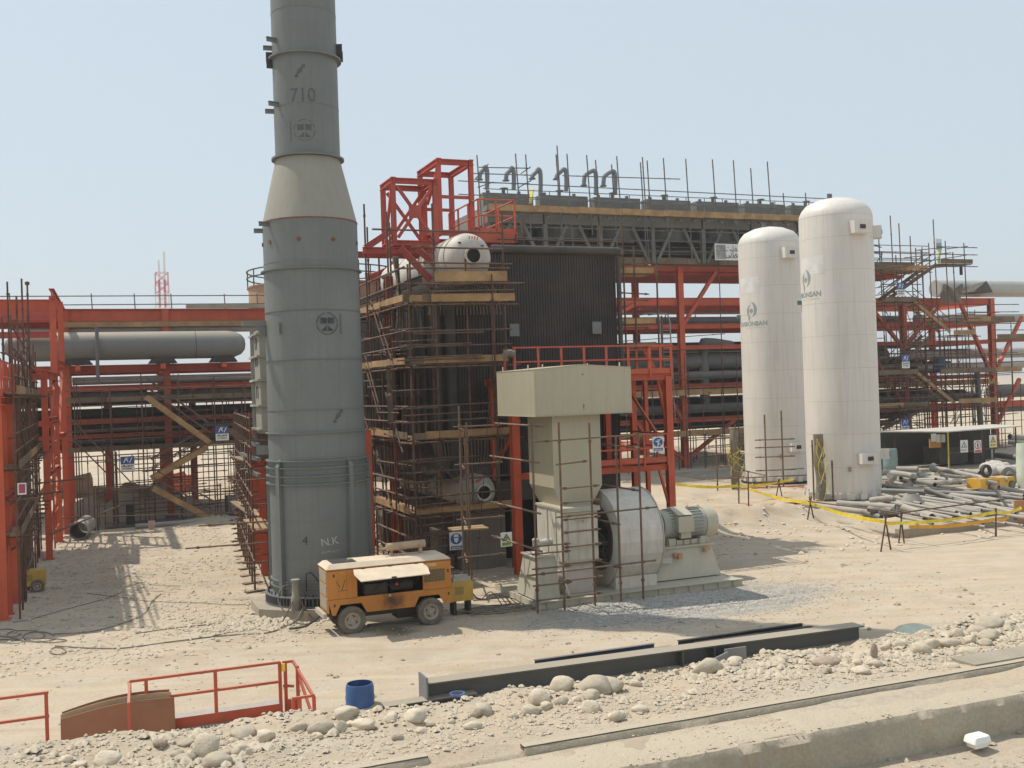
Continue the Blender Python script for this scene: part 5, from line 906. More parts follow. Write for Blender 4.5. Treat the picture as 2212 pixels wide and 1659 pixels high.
P = Uu(*zone(0, 1130, 240, 830)(190, 318), -1.75); sg = T('safety_sign', 'small pink and white sign tied inside left red frame', 'sign', P); MB().box(P[0]-.11, P[0]+.11, P[1], P[1]+.01, P[2]-.16, P[2]+.16).build('board', WHITE, sg); MB().box(P[0]-.08, P[0]+.08, P[1]-.008, P[1]-.002, P[2]-.12, P[2]+.13).build('pink_field', mat('pink', (.36, .06, .12)), sg)
MB().ibeam(G(78, 1172), G(95, 1212), .12, .1, .012, (0, 0, 1)).build('steel_offcut', mat('rusty_pink_steel', (.25, .13, .11), .8, .2, 3, dust=.3), None, False, 'short rusty channel offcut lying near the left frame base', 'offcut')
MB().pipe((-.55, 49.9, .42), (-.2, 52.5, .42), .40, .03, 24).build('steel_culvert', PIPED, None, True, 'short wide dark pipe lying beyond the left frame base', 'pipe')
# ================================================================ PIPE RACKS
def rack(name, lb, us, v0, v1, tops, beams, cm=RED, w_=.34):
    t = T(name, lb, 'pipe rack', ((us[0]+us[-1])/2, v0, 0))
    for v in (v0, v1):
        for u, zt in zip(us, tops): MB().ibeam((u, v, -.3), (u, v, zt), w_, w_, .035).build('column', cm, t); MB().box(u-.3, u+.3, v-.3, v+.3, -.4, .06).build('base_plate', CONC2, t)
    for (a, b_, z, h) in beams:
        MB().ibeam((a, v0-.02, z), (b_, v0-.02, z), h, .22, .03).build('beam', cm, t); MB().ibeam((a, v1, z+.003), (b_, v1, z+.003), h, .22, .03).build('beam', cm, t)
        for u in us:
            if a-.5 <= u <= b_+.5: MB().ibeam((u, v0+.2, z-.01), (u, v1-.2, z-.01), h*.9, .2, .03).build('cross_beam', cm, t)
    return t
LB = [(-7, 12, 10.42, .60), (-7, 12, 7.70, .40), (-7, 12, 6.72, .30), (-7, 11, 5.05, .26), (-7, 11, 4.30, .2)]
lr = rack('pipe_rack', 'long red steel pipe rack behind the stack, left part', [-6.5, -.95, 3.85, 9.3], 57.4, 62.6, [10.9, 10.7, 10.75, 10.7], LB)
for u in (.94, 5.3): MB().ibeam((u, 60, -.5), (u, 60, 6.6), .34, .34, .03).build('column', RED, lr)
MB().box(-7, 11, 57.6, 62.4, 5.98, 6.02).build('shading_deck', DARKM, lr); MB().box(-7, 11, 57.6, 62.4, 3.55, 3.58).build('shading_deck', DARKM, lr); MB().box(-7, 12, 57.2, 62.8, 10.73, 10.76).build('top_plating', DRED, lr); MB().obox((-1, 57.15, 9.95), (9.3, 57.15, 9.97), .04, .26).build('timber_board', WOOD, lr)  # inner deck plates added to darken the rack below them
MB().box(4.9, 9.6, 57.0, 57.3, 10.78, 10.98).build('pale_slab', CONC, lr)
MB().ibeam((-7.0, 55.2, 10.5), (-1.3, 55.2, 10.5), .8, .3, .04).build('front_girder', DRED, lr); MB().ibeam((-7.0, 55.2, 9.35), (-1.6, 55.2, 9.35), .3, .25, .03).build('front_girder', DRED, lr)
for u in (-3.4, -1.5, .35, 2.4, 4.2, 6.9, 8.6): MB().tube((u, 57.3, 10.7), (u-.03, 57.3, 11.55), .03).build('rail_post', TUBEG, lr)
for z in (11.42, 10.98): MB().tube((-7, 57.3, z-.05), (9.6, 57.3, z+.05), .03).build('hand_rail', TUBEG, lr)
def pipe_thing(lb, p, q, r, m, g=None, bands=True, ends=False):
    o = MB().tube(p, q, r, 20).build('pipe', m, None, True, lb, 'pipe', g); return o
vs_ = T('horizontal_vessel', 'long grey round ended horizontal vessel lying in the left pipe rack', 'vessel', (2.4, 56.4, 7.9))
MB().lathe([(0, -5.85), (.3, -5.78), (.52, -5.58), (.66, -5.25), (.71, -4.85), (.71, 4.65), (.66, 5.05), (.52, 5.38), (.3, 5.56), (0, 5.62)], (2.15, 56.4, 8.82), 48, 'u').build('shell', mat('grey_cladding_shell', (.17, .175, .17), .5, .1, .4, metal=.0, dust=.7, streak=.15), vs_, True)
for u in (5.2,): MB().lathe([(.712, 0), (.716, .015), (.712, .03)], (u, 56.4, 8.82), 40, 'u').build('seam_band', DARKM, vs_)
for u in (-.4, 3.6, 6.6): MB().hexa([(u-.7, 56.0, 7.9), (u+.7, 56.0, 7.9), (u+.7, 56.9, 7.9), (u-.7, 56.9, 7.9), (u-.4, 56.0, 8.3), (u+.4, 56.0, 8.3), (u+.4, 56.9, 8.3), (u-.4, 56.9, 8.3)]).build('saddle', DARKM, vs_)
for u in (-.4, 3.6, 6.6): MB().box(u-.12, u+.12, 55.9, 57.3, 7.62, 7.88).build('saddle_beam', RED, vs_)
pipe_thing('thin pale grey pipe running along just above the horizontal vessel', (-3.3, 57.8, 9.68), (9.6, 57.8, 9.72), .16, PIPEL)
pipe_thing('pale pipe on red beam below the vessel, bent end at left', (-.7, 57.9, 7.12), (9.8, 57.9, 7.12), .20, PIPEL)
for (z, v, r, m, lb) in ((6.35, 58.0, .13, PIPEG, 'dark thin pipe under the red beam of left rack'), (5.45, 58.6, .24, DARKM, 'thick black pipe above middle deck of left rack'), (4.72, 58.2, .30, DARKM, 'thickest black pipe low in the left rack'), (6.15, 60.5, .35, PIPEG, 'thick grey pipe deep inside left rack'), (4.0, 58.0, .12, PIPEG, 'thin lowest pipe of the left rack'), (4.65, 61.0, .35, DARKM, 'rear black pipe low in left rack')): pipe_thing(lb, (-6.5, v, z), (10.5, v, z), r, m)
m = MB().path([(.5, 55.55, 7.0), (.5, 55.55, 8.2), (.52, 55.6, 9.75)], .09, 10, 2).build('pipe', PIPEG, None, True, 'short upright blue grey pipe crossing in front of vessel', 'pipe')
for k, (u0, u1, v, z0, z1) in enumerate(((-6, 11, 61.2, 3.62, 5.25), (-6, 3, 60.2, 6.05, 6.6), (4.2, 11, 60.4, 6.05, 7.3))): MB().box(u0, u1, v, v+1.2, z0, z1).build('dark_fill_bank', mat('rack_shade_dark', (.045, .042, .04), .8, .3, 1.5), lr)  # solid dark banks added, rack shade put into their colour
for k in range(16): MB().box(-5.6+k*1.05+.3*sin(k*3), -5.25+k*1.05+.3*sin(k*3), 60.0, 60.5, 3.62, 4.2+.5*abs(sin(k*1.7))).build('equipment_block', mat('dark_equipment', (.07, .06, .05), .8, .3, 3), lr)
# scaffold decks and zig-zag stair of the left rack
l2 = T('stair_scaffold', 'tube scaffold with zigzag timber stair before the left pipe rack', 'scaffold', (3, 54.5, 0)); S = Scaf(l2)
for u, z in ((-.6, 7.2), (1.0, 6.8), (2.45, 7.4), (2.9, 3.3), (4.2, 7.3), (5.9, 7.1), (7.4, 6.9), (8.6, 5.6), (6.9, 5.2), (1.15, 3.8)): S.post(u, 54.6, -1.2 if u < 6 and u > 1 else 0, z); S.post(u+.1, 56.6, -1.2 if u < 6 and u > 1 else 0, z-.3)
for z in (6.05, 3.62):
    S.deck(-1.2, 9, 55.6, 56.9, z, 'u', 3); 
    for k in range(5): S.board((-1.2+k*2.05, 55.55, z+.1), (.8+k*2.05, 55.55, z+.1), .03, .24, m=WOODG)
    for d in (-.2, .55, 1.05): S.tube((-1.4, 54.62, z+d), (9.2, 54.62, z+d+.05))
for z in (.55, 1.15, 1.9, 2.6, 3.2, 4.6, 5.1): S.tube((-.8 if z > 2.6 else 1.0, 54.65, z), (8.8, 54.65, z+.05), .028); S.tube((2.0, 56.4, z), (8.8, 56.4, z+.05), .028)
rs = random.Random(13)
for k in range(26): S.post(-.8+k*.38+rs.uniform(-.1, .1), rs.choice((55.4, 57.0, 63.2)), 0 if k < 5 or k > 22 else -1.2, rs.choice((3.4, 5.9, 6.6)), .026)
for k in range(34): u_ = -1+rs.random()*8; z_ = .6+rs.random()*6; S.tube((u_, rs.choice((54.7, 55.4, 57.0)), z_), (u_+rs.uniform(1.5, 4), 55.2, z_+rs.uniform(-.05, .1)), .026)
def fl(c, a, b_, v, st_=11): P = V(*c(*a), v); Q = V(*c(*b_), v); S.stair(P, Q, .9, st_, (0, 1, 0), WOOD)
zl = zone(0, 600, 700); zl2 = zone(0, 1050, 700)
fl(zl, (1160, 1240), (1660, 1600), 53.6); fl(zl2, (1640, 215), (1200, 470), 53.6, 9); fl(zl2, (1210, 540), (1700, 800), 53.0, 10)
P = V(*zl2(1180, 530), 53.5); S.deck(P[0]-1.6, P[0]+.1, 53.2, 54.3, P[2], 'u', 4, WOODG); P = V(*zl(1680, 1620), 53.5); S.deck(P[0]-.1, P[0]+1.4, 53.2, 54.3, P[2], 'u', 4, WOODG)
for (a, b_) in (((540, 1390), (1180, 2070)), ((540, 1540), (900, 1900))): S.tube(V(*zl(*a), 54), V(*zl(*b_), 53.4))
for q in ((740, 550), (765, 550), (1740, 515), (1700, 600)): P = V(*zl2(*q), 53); S.post(P[0], 53, 0, P[2]+.1)
S.tube(V(*zl2(730, 550), 53), V(*zl2(1190, 520), 53)); S.tube(V(*zl2(420, 775), 52), V(*zl2(1900, 730), 52)); S.tube(V(*zl2(1450, 535), 53.2), V(*zl2(1750, 515), 53.2))
S.end()
P = V(*zl(1748, 1525), 53); sign('stair_sign', 'blue and white stair sign hung on scaffold left of the stack', P[0], 52.6, P[2], .62, .70, art_ladder)
P = V(*zl2(1005, 342), 53); sign('stair_sign', 'blue and white stair sign low on left scaffold below its middle deck', P[0], 52.6, P[2], .62, .70, art_ladder)
tb = T('machinery_box', 'dark machine on blocks in the excavation behind left stair scaffold', 'machine', (2.7, 55.5, -1)); MB().box(.6, 6.5, 55.2, 57.2, -1.2, -.1).build('concrete_base', CONC2, tb); MB().box(1.6, 2.0, 55.5, 56, -.1, .9).build('post_block', DARKM, tb); MB().box(6.4, 7.6, 54.5, 56, -.1, 1.0).build('side_block', CONC2, tb)
MB().box(6.55, 7.45, 54.40, 54.49, .2, .9).build('panel_plate', mat('dim_grey_panel', (.22, .21, .19)), tb)
MB().tube((1.9, 52.6, .12), (6.7, 52.9, .10), .13, 14).build('pipe', PIPED, None, True, 'grey pipe lying on the ground along the excavation edge', 'pipe')
MB().box(2.45, 2.75, 51.9, 51.96, .02, .42).build('board_offcut', mat('pink_board', (.50, .36, .30)), None, False, 'small pinkish board offcut standing by the grey ground pipe', 'board')
# storage tank behind
tk = T('storage_tank', 'brown storage tank with railed rim behind the stack at left', 'tank', (15.5, 78, 0)); MB().lathe([(0, -.3), (5.5, -.3), (5.5, 13.95), (5.62, 13.95), (5.62, 14.05), (0, 14.3)], (16.7, 78.5, 0), 56).build('shell', mat('brown_primer_tank', (.33, .20, .12), .8, .2, .4, streak=.4), tk, True)
MB().lathe([(5.515, 0), (5.515, 2.1)], (16.7, 78.5, 11.6), 8, 'z', -2.1, -1.75).build('red_panel', RED, tk)
for i in range(22): a = 2*pi*i/22; MB().tube((16.7+5.6*cos(a), 78.5+5.6*sin(a), 14.0), (16.7+5.6*cos(a), 78.5+5.6*sin(a), 15.25), .045).build('rail_post', DARKM, tk)
for z in (15.2, 14.7): MB().lathe([(5.56, -.04), (5.64, -.04), (5.64, .04), (5.56, .04), (5.56, -.04)], (16.7, 78.5, z), 44).build('hand_rail', DARKM, tk)
# far flare tower and far plant
ft = T('flare_tower', 'distant red and white lattice flare tower on horizon at left', 'tower', uvz((-99, 300, 0)))
fu, fv, _ = uvz((-99, 300, 0)); RW = (mat('far_red', (.55, .12, .10), .8), mat('far_white', (.75, .74, .72), .8))
for k in range(14):
    z0, z1 = k*3.0, k*3.0+3.0; m = MB(); w0 = 2.5-.06*k
    for (a, b_) in ((-1, -1), (1, -1), (1, 1), (-1, 1)): m.obox((fu+a*w0, fv+b_*w0, z0), (fu+a*w0, fv+b_*w0, z1), .16, .16)
    for b_ in (-1, 1): m.obox((fu-w0, fv+b_*w0, z0), (fu+w0, fv+b_*w0, z1), .13, .13); m.obox((fu+w0, fv+b_*w0, z0), (fu-w0, fv+b_*w0, z1), .13, .13); m.obox((fu-w0, fv+b_*w0, z1), (fu+w0, fv+b_*w0, z1), .13, .13)
    m.build('lattice_section', RW[(k//2) % 2 == 1], ft)
for du_, zt in ((-.7, 45.5), (.8, 48)):
    for k in range(6): MB().tube((fu+du_, fv, 8*k), (fu+du_, fv, min(zt, 8*k+8)), .32, 8).build('flare_pipe', RW[k % 2], ft)
for i, (u, v, w_, h_, m_) in enumerate(((-30, 160, 14, 2.2, RED), (-8, 170, 18, 1.6, RED), (20, 150, 12, 2.6, BEIGE), (48, 140, 10, 2.0, RED), (70, 150, 20, 2.4, RED), (92, 140, 9, 2.2, BEIGE), (10, 200, 8, 4.0, TANKW), (35, 210, 10, 4.5, TANKW), (110, 190, 12, 4, TANKW))):
    t = T('site_cabin' if m_ is not TANKW else 'far_tank', 'distant low %s on the desert, %s' % ('white tank' if m_ is TANKW else ('red steel pile' if m_ is RED else 'beige cabin'), ('far left beyond left rack', 'seen beneath left rack, leftmost pair', 'seen beneath left rack near the stack', 'behind red access tower', 'seen between rack columns left of white tanks', 'right of the white tanks', 'seen under horizontal vessel', 'behind the boiler', 'far right beyond right rack')[i]), 'cabin' if m_ is not TANKW else 'tank', (u, v, 0))
    if m_ is TANKW: MB().lathe([(w_*.6, -1), (w_*.6, h_), (w_*.4, h_+.8), (0, h_+1.1)], (u, v, 0), 32).build('shell', m_, t, True)
    elif m_ is BEIGE: MB().box(u-w_/2, u+w_/2, v, v+4, -.5, h_).build('wall', m_, t); MB().box(u-w_/2-.2, u+w_/2+.2, v-.2, v+4.2, h_+.01, h_+.2).build('roof', WHITE, t); MB().box(u-1, u-.2, v-.03, v-.01, 0, h_*.8).build('door', DARKM, t)
    else:
        for k in range(6): MB().ibeam((u-w_/2+k*.5, v+k*.9, h_*.15+.3*k), (u+w_/2-k, v+k*.9+.5, h_*.15+.3*k), .5, .4, .06).build('beam', m_, t)
        for k in range(4): MB().ibeam((u-w_/2+1+k*w_/4, v+2, -.3), (u-w_/2+1+k*w_/4, v+2, h_), .3, .3, .04).build('column', m_, t)
for i, (u, v, w_, d_, h_, m_, lb) in enumerate(((1.5, 66, 3.0, 1.2, 1.2, CONC2, 'dark concrete block heap behind the left rack, seen left of stair'), (5.0, 70, 3.6, 1.0, 1.5, RED, 'red steel bundle behind the left rack stair'), (8.6, 68, 2.2, 1.4, 1.1, CLOTH, 'grey covered pile behind left rack near the stack'), (-1.0, 72, 3.0, 1.2, 1.6, WOODG, 'brown timber pile behind left rack at far left'), (11.5, 74, 3.5, 1.2, 1.7, CONC2, 'dark crate row behind the stack at left'), (34, 76, 4, 1.4, 1.8, CLOTH, 'grey covered pile behind the right rack'), (42, 78, 5, 1.2, 1.5, RED, 'red steel bundle behind right rack near white tanks'), (53, 75, 4, 1.4, 1.9, CONC2, 'dark block heap behind right stair scaffold'))):
    t = T('material_pile', lb, 'pile', (u, v, 0))
    for k in range(5): rr_ = random.Random(i*9+k); a = u+rr_.uniform(-.4, .5)*w_; MB().hexa([(a-w_*.22, v, -.2), (a+w_*.22, v, -.2), (a+w_*.22, v+d_, -.2), (a-w_*.22, v+d_, -.2), (a-w_*.2, v+.1, h_*rr_.uniform(.5, 1)), (a+w_*.16, v+.05, h_*rr_.uniform(.5, 1)), (a+w_*.2, v+d_*.9, h_*.7), (a-w_*.18, v+d_*.8, h_*.8)]).build('bundle', m_, t)
# ---- right rack
RB = [(18, 60, 14.1, .42), (18, 68.6, 11.75, .55), (18, 68.6, 10.0, .36), (18, 68, 8.5, .30), (18, 68, 5.75, .34), (18, 68, 3.35, .34)]
rr = rack('pipe_rack', 'tall red steel pipe rack on right, carrying the cooler structure', [19.5, 29, 39.1, 49.2, 59.1, 68.2], 64.5, 71.0, [14.3, 14.3, 14.3, 14.3, 12.0, 12.0], RB, RED, .42)
MB().box(18, 60, 64.7, 71, 14.02, 14.06).build('deck_plate', DRED, rr); MB().box(18, 67, 65, 70.8, 8.30, 8.33).build('shading_deck', DARKM, rr); MB().box(18, 67, 65, 70.8, 5.1, 5.14).build('shading_deck', DARKM, rr); MB().box(18, 67, 65, 70.8, 3.0, 3.04).build('shading_deck', DARKM, rr); MB().box(29, 59, 66.5, 70.8, 11.3, 11.34).build('shading_deck', DRED, rr)  # inner deck plates added to keep the tiers below dark
for k in range(9): MB().ibeam((18, 65.2+k*.65, 13.8-.0), (60, 65.2+k*.65, 13.8), .22, .12, .02).build('deck_joist', DRED, rr)
for (a, b_) in (((39.1, 9.9), (42.1, 13.9)), ((49.2, 9.9), (46.5, 13.9)), ((29, 8.4), (35.5, 11.6)), ((36.0, 8.4), (38.9, 3.4)), ((39.2, .6), (43.3, 3.2)), ((38.9, .6), (35.5, 3.2)), ((59.1, 8), (55.8, 11.5)), ((59.1, 3.3), (55.5, 8.4)), ((59.3, 8.4), (62.8, 11.5)), ((68, 5.8), (65, 11.5)), ((68.2, 5.8), (71.5, 10.5)), ((68.2, 1.5), (71, 5.4))): MB().obox((a[0], 64.45, a[1]), (b_[0], 64.45, b_[1]), .26, .24).build('brace', RED, rr)
for k, (u0, u1, v, z0, z1) in enumerate(((19, 66, 69.6, 3.1, 4.9), (19, 47, 69.4, 5.2, 7.2), (50, 66, 69.5, 5.2, 7.6), (19, 60, 70.2, 8.35, 9.1))): MB().box(u0, u1, v, v+1.2, z0, z1).build('dark_fill_bank', MATS['rack_shade_dark'], rr)  # rear banks added, coloured dark to stand for shade between the tiers
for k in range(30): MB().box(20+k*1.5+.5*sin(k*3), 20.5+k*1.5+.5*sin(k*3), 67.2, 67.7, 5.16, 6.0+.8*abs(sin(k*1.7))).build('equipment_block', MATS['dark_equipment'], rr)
MB().ibeam((68.4, 64.5, 3.4), (78, 64.5, 3.4), .5, .25, .03).build('beam', RED, rr); MB().ibeam((68.4, 64.5, 8.6), (78, 64.5, 8.6), .3, .25, .03).build('beam', RED, rr)
MB().tube((64.2, 62.0, 0), (63.9, 62.0, 6.3), .22, 14).build('pipe', PIPEG, None, True, 'upright dark grey pipe column near the right edge scaffold', 'pipe')
for (p, q, r, m_, lb) in (((18, 66, 7.55), (58.5, 66, 7.55), .62, PIPEG, 'thickest dark grey pipe along middle of the right rack'), ((18, 65.4, 6.5), (60, 65.4, 6.5), .28, PIPEG, 'dark pipe directly below the thickest pipe of right rack'), ((18, 65.8, 10.5), (60, 65.8, 10.5), .26, PIPEG, 'dark pipe in upper tier of the right rack'), ((18, 66.5, 10.45), (60, 66.5, 10.45), .2, PIPEL, 'paler pipe beside the upper tier dark pipe'), ((18, 65.4, 4.1), (67, 65.4, 4.1), .34, PIPEG, 'dark pipe above lowest beam of right rack'), ((18, 66.5, 4.3), (67, 66.5, 4.3), .4, DARKM, 'black pipe behind the low dark pipe'), ((18, 65.3, 2.9), (60, 65.3, 2.9), .25, DARKM, 'lowest black pipe under right rack beam'), ((18, 68, 6.6), (67, 68, 6.6), .5, DARKM, 'rear black pipe in the middle tier'),
 ((63.5, 65.6, 12.9), (80, 65.6, 12.9), .68, PIPEL, 'thick pale clad pipe on top tier at the right edge'), ((61.0, 65.2, 10.45), (80, 65.2, 10.45), .33, PIPEL, 'thinner pale pipe below the thick one at right edge'), ((48, 65.8, 7.9), (52.2, 65.8, 7.9), .6, PIPEL, 'pale clad drum end showing right of tall white tank'), ((60.2, 65.8, 7.6), (80, 65.8, 7.6), .42, PIPEL, 'pale lower pipe crossing behind the right stair'), ((62, 66.5, 6.6), (80, 66.5, 6.6), .3, PIPEL, 'pale thin pipe in lower right tier'), ((69.5, 66, 4.4), (82, 66, 4.4), .55, PIPEG, 'dark pipe low at the right edge'), ((69, 65, 3.0), (82, 65, 3.0), .3, PIPEG, 'thin dark pipe lowest at right edge')): pipe_thing(lb, p, q, r, m_)
MB().path([(44.0, 65.6, 8.6), (42.0, 65.6, 8.85), (41.6, 65.6, 8.4), (41.6, 65.6, 4.4)], .36, 14, 4).build('pipe', PIPEG, None, True, 'dark elbow pipe dropping down left of the shorter white tank', 'pipe')
cg = T('caged_ladder', 'steel ladder with curved top rails on the right rack column', 'ladder', (37.5, 64.0, 3))
for du_ in (0, .75): MB().path([(36.3+du_, 65.5, 10.9), (36.9+du_, 64.2, 10.9), (37.15+du_, 64.0, 10.4), (37.2+du_, 64.0, 9), (37.35+du_, 64.0, 3.4)], .05, 8, 3).build('ladder_rail', mat('pale_galv', (.30, .29, .27), .6), cg)
for i in range(22): MB().tube((37.3, 64.0, 3.7+i*.3), (38.0, 64.0, 3.7+i*.3), .022, 5).build('rung', mat('pale_galv', (.30, .29, .27), .6), cg)
# scaffold on the right rack and round the boiler's right side
s4 = T('tube_scaffold', 'tube scaffold with toe boards spread along the right pipe rack', 'scaffold', (40, 63.5, 0)); S = Scaf(s4)
for z, a, b_ in ((14.45, 29, 60), (5.25, 30, 68), (2.4, 30, 60)):
    for k in range(int((b_-a)/3.4)): S.board((a+k*3.4, 63.55, z+.05), (a+k*3.4+3.36, 63.55, z+.05+random.uniform(-.03, .03)), .04, .42, m=WOOD if z < 10 else WOODG)
    S.deck(a, b_, 63.6, 64.3, z-.1, 'u', 2)
    for d in (.5, 1.0, -.3, 1.5): S.tube((a-1, 63.5, z+d), (b_+1, 63.5, z+d+.03))
for k in range(13): u = 30+k*3.05+random.uniform(-.5, .5); S.post(u, 63.45, 0, (7.5, 11.2, 6.7, 7, 15.9, 6.4)[k % 6]); S.post(u+.6, 62.6, 0, (4.5, 6.2, 5.7)[k % 3])
rs = random.Random(12)
for k in range(40): S.post(24+k*.95+rs.uniform(-.3, .3), rs.choice((62.8, 63.4, 72.0)), 0, rs.choice((2.6, 5.5, 5.5, 8.0)), .028)
for k in range(40): u_ = 22+rs.random()*36; z_ = .5+rs.random()*9; S.tube((u_, rs.choice((62.8, 63.4, 71.8)), z_), (u_+rs.uniform(2, 6), 63.3, z_+rs.uniform(-.05, .1)), .028)
for z in (.8, 1.4, 2.0): S.tube((38, 63, z), (48, 63, z), .03)
for k in range(10): u = 40.5+k*.85; S.post(u, 66+(k % 3), 0, 3.0)
for z in (11.0, 11.35, 11.7, 12.3): S.tube((30, 71.2, z), (47, 71.2, z+.03), .04)
for k in range(6): S.post(31+k*2.7, 71.2, 11, 12.4)
S.end()
s5 = T('tube_scaffold', 'tube scaffold with short brackets and boards at boiler right side', 'scaffold', (19, 34.3, 4)); S = Scaf(s5)
for (u, z0, z1) in ((18.6, 6.4, 12.1), (19.05, 6.4, 11.2), (20.0, 6.4, 10.6), (20.15, 6.4, 8.6)): S.post(u, 34.6, z0, z1)
for z in (7.0, 7.25, 8.15, 8.35, 9.2, 9.45, 10.4, 10.55): S.tube((18.2, 34.4, z), (20.2, 35.6, z+.06), .028)
for z in (7.4, 8.3, 10.2): S.deck(18.3, 19.9, 34.7, 35.6, z, 'u', 2); S.board((18.3, 34.62, z+.1), (19.9, 34.62, z+.12), .03, .2)
for (z, a) in ((11.05, 13.4), (10.7, 13.2), (11.35, 13.6)): S.tube((a, 34.6, z), (a+5.5, 34.6, z-.02 if a == 13.4 else z), .028)
for u in (14.6, 17.6): S.post(u, 34.6, 10.9, 12.1)
S.end()
# ================================================================ AIR COOLER on the rack
ac = T('air_cooler', 'long grey air cooler on splayed legs above the right red rack', 'cooler', (38, 66, 14.3)); GC = mat('grey_cooler_steel', (.16, .16, .14), .7, .2, .5, streak=.3); GD = mat('cooler_underside_shade', (.10, .10, .09), .8, .2, .5)  # GD is the cooler grey darkened for the shade underneath
VF = 63.0; zdk = V(1300, 452, VF)[2]
for i in range(7):
    u0 = 24.2+i*4.05
    bx_ = MB().box(u0+.05, u0+3.95, VF+.3, VF+8, zdk-1.05, zdk-.05).build('plenum_box', GC, ac); MB().box(u0+.1, u0+3.9, VF+.35, VF+7.9, zdk-.04, zdk+.1).build('walk_deck', GC, ac)
    hb = MB().box(u0+.15, u0+3.7, VF+1.2, VF+2.0, zdk+.15, zdk+1.05).build('header_box', GC, ac)
    for k in range(3): MB().tube((u0+.6+k*1.1, VF+1.5, zdk+1.05), (u0+.6+k*1.1, VF+1.5, zdk+1.25+.12*(k % 2)), .12, 12).build('nozzle', GC, hb)
    MB().tube((u0+1.7, VF+1.4, zdk+1.37), (u0+1.7, VF+1.4, zdk+1.42), .28, 14).build('nozzle_flange', GC, hb)
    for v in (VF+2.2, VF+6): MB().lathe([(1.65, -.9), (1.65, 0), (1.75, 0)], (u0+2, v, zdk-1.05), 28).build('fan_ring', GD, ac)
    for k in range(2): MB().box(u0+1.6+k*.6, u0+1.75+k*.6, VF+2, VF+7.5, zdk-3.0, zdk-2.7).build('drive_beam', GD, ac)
for i in range(8):
    u = 24.3+i*4.05
    for v in (VF+.5, VF+7.5): MB().ibeam((u, v, 14.35), (u, v, zdk-1.06), .30, .30, .03).build('leg', GC, ac)
    if i < 7:
        for v in (VF+.5, VF+7.5): MB().obox((u+.3, v, 14.4), (u+1.6, v, zdk-1.06), .2, .2).build('brace', GC, ac); MB().obox((u+3.7, v, 14.4), (u+2.5, v, zdk-1.06), .2, .2).build('brace', GC, ac)
    MB().obox((u+.1, VF+.6, 14.6), (u+1.2, VF+3, zdk-1.1), .16, .16).build('brace', GC, ac)
MB().box(24.2, 52.3, VF+3.4, VF+7.4, 15.25, zdk-1.1).build('dark_screen', mat('cooler_shade_dark', (.05, .05, .047), .8, .3, 1), ac); MB().box(24, 53, VF+2, VF+7.8, zdk-2.6, zdk-2.3).build('duct_tray', GD, ac)  # dark backdrop added, shade under the cooler put into its colour
for k in range(24): MB().box(24.4+k*1.17, 24.9+k*1.17+.4*abs(sin(k*2.)), VF+3.5, VF+4.3, 14.35, 14.9+.35*abs(sin(k*1.3))).build('gap_block', MATS['cooler_shade_dark'], ac)  # dark blocks added to close part of the bright gap
for z in (.55, 1.1): MB().tube((24, VF+.25, zdk+z), (52.6, VF+.25, zdk+z), .03).build('hand_rail', GC, ac)
for i in range(20): MB().tube((24.2+i*1.49, VF+.25, zdk), (24.2+i*1.49, VF+.25, zdk+1.12), .03).build('rail_post', GC, ac)
zc2 = zone(1180, 360, 500)
for k, (x0, x1, yt, yb, yd) in enumerate(((165, 90, 265, 500, 400), (460, 383, 275, 500, 410), (755, 672, 290, 560, 390), (1040, 940, 290, 520, 395), (1368, 1245, 305, 560, 465), (1582, 1460, 312, 560, 470))):
    t = T('vent_pipe', 'grey gooseneck vent pipe on cooler, %s of six from the left' % ('first', 'second', 'third', 'fourth', 'fifth', 'sixth')[k], 'vent pipe', V(*zc2(x0, yb), 64.5), 'gooseneck vents on the cooler')
    A = V(*zc2(x0, yb), 64.5); B = V(*zc2(x0, yt+25), 64.5); C_ = V(*zc2(x1, yt+40), 64.5); D_ = V(*zc2(x1-8, yd), 64.5)
    MB().path([A, (B[0], B[1], (A[2]+B[2])/2), B, (B[0]-.15, B[1], B[2]+.22), (C_[0]+.25, C_[1], C_[2]+.14), (C_[0], C_[1], C_[2]-.1), D_], .15, 12, 4).build('pipe', mat('blue_grey_vent', (.17, .19, .22), .6, .1, 2, dust=.3), t, True); MB().lathe([(0, 0), (.24, 0), (.24, .06), (0, .06)], D_, 14).build('flange', PIPEG, t)
MB().obox(V(*zc2(640, 660), 63.2), V(*zc2(668, 500), 63.6), .2, .1).build('yellow_lever', SYEL, None, False, 'yellow bar leaning on the cooler rail between vents', 'bar')
s6 = T('tube_scaffold', 'tall pole scaffold with toe boards along the air cooler edge', 'scaffold', (38, 62.4, 14.3)); S = Scaf(s6, TUBEG)
zc3 = zone(1600, 380, 600)
for (x, y) in ((95, 125), (520, 110), (632, 118), (968, 118), (978, 20), (1088, 112), (1305, 125), (1403, 180), (1580, 228), (1637, 138), (1898, 205), (1920, 147), (1972, 185), (2152, 158)): P = V(*zc2(x, y), 62.4); S.post(P[0], 62.4, 14.4 if random.random() < .6 else 16, P[2], .042, du=-.25)
for (x, y) in ((245, 58), (450, 65), (695, 70), (888, 78), (1047, 150), (1200, 90), (1345, 380), (1550, 378)): P = V(*zc3(x, y), 62.4); S.post(P[0], 62.4, 14.4 if random.random() < .6 else 16, P[2], .042, du=-.25)
for z in (.5, 1.35): S.tube((22, 62.4, zdk+z), (52.5, 62.4, zdk+z-.1), .035)
S.tube(V(*zc2(1000, 350), 62.4), V(*zc3(370, 250), 62.4), .035); S.tube(V(*zc2(0, 325), 62.4), V(*zc2(650, 345), 62.4), .035); S.tube(V(*zc2(75, 258), 62.4), V(*zc2(640, 268), 62.4), .035); S.tube(V(*zc2(75, 425), 62.4), V(*zc2(640, 440), 62.4), .035)
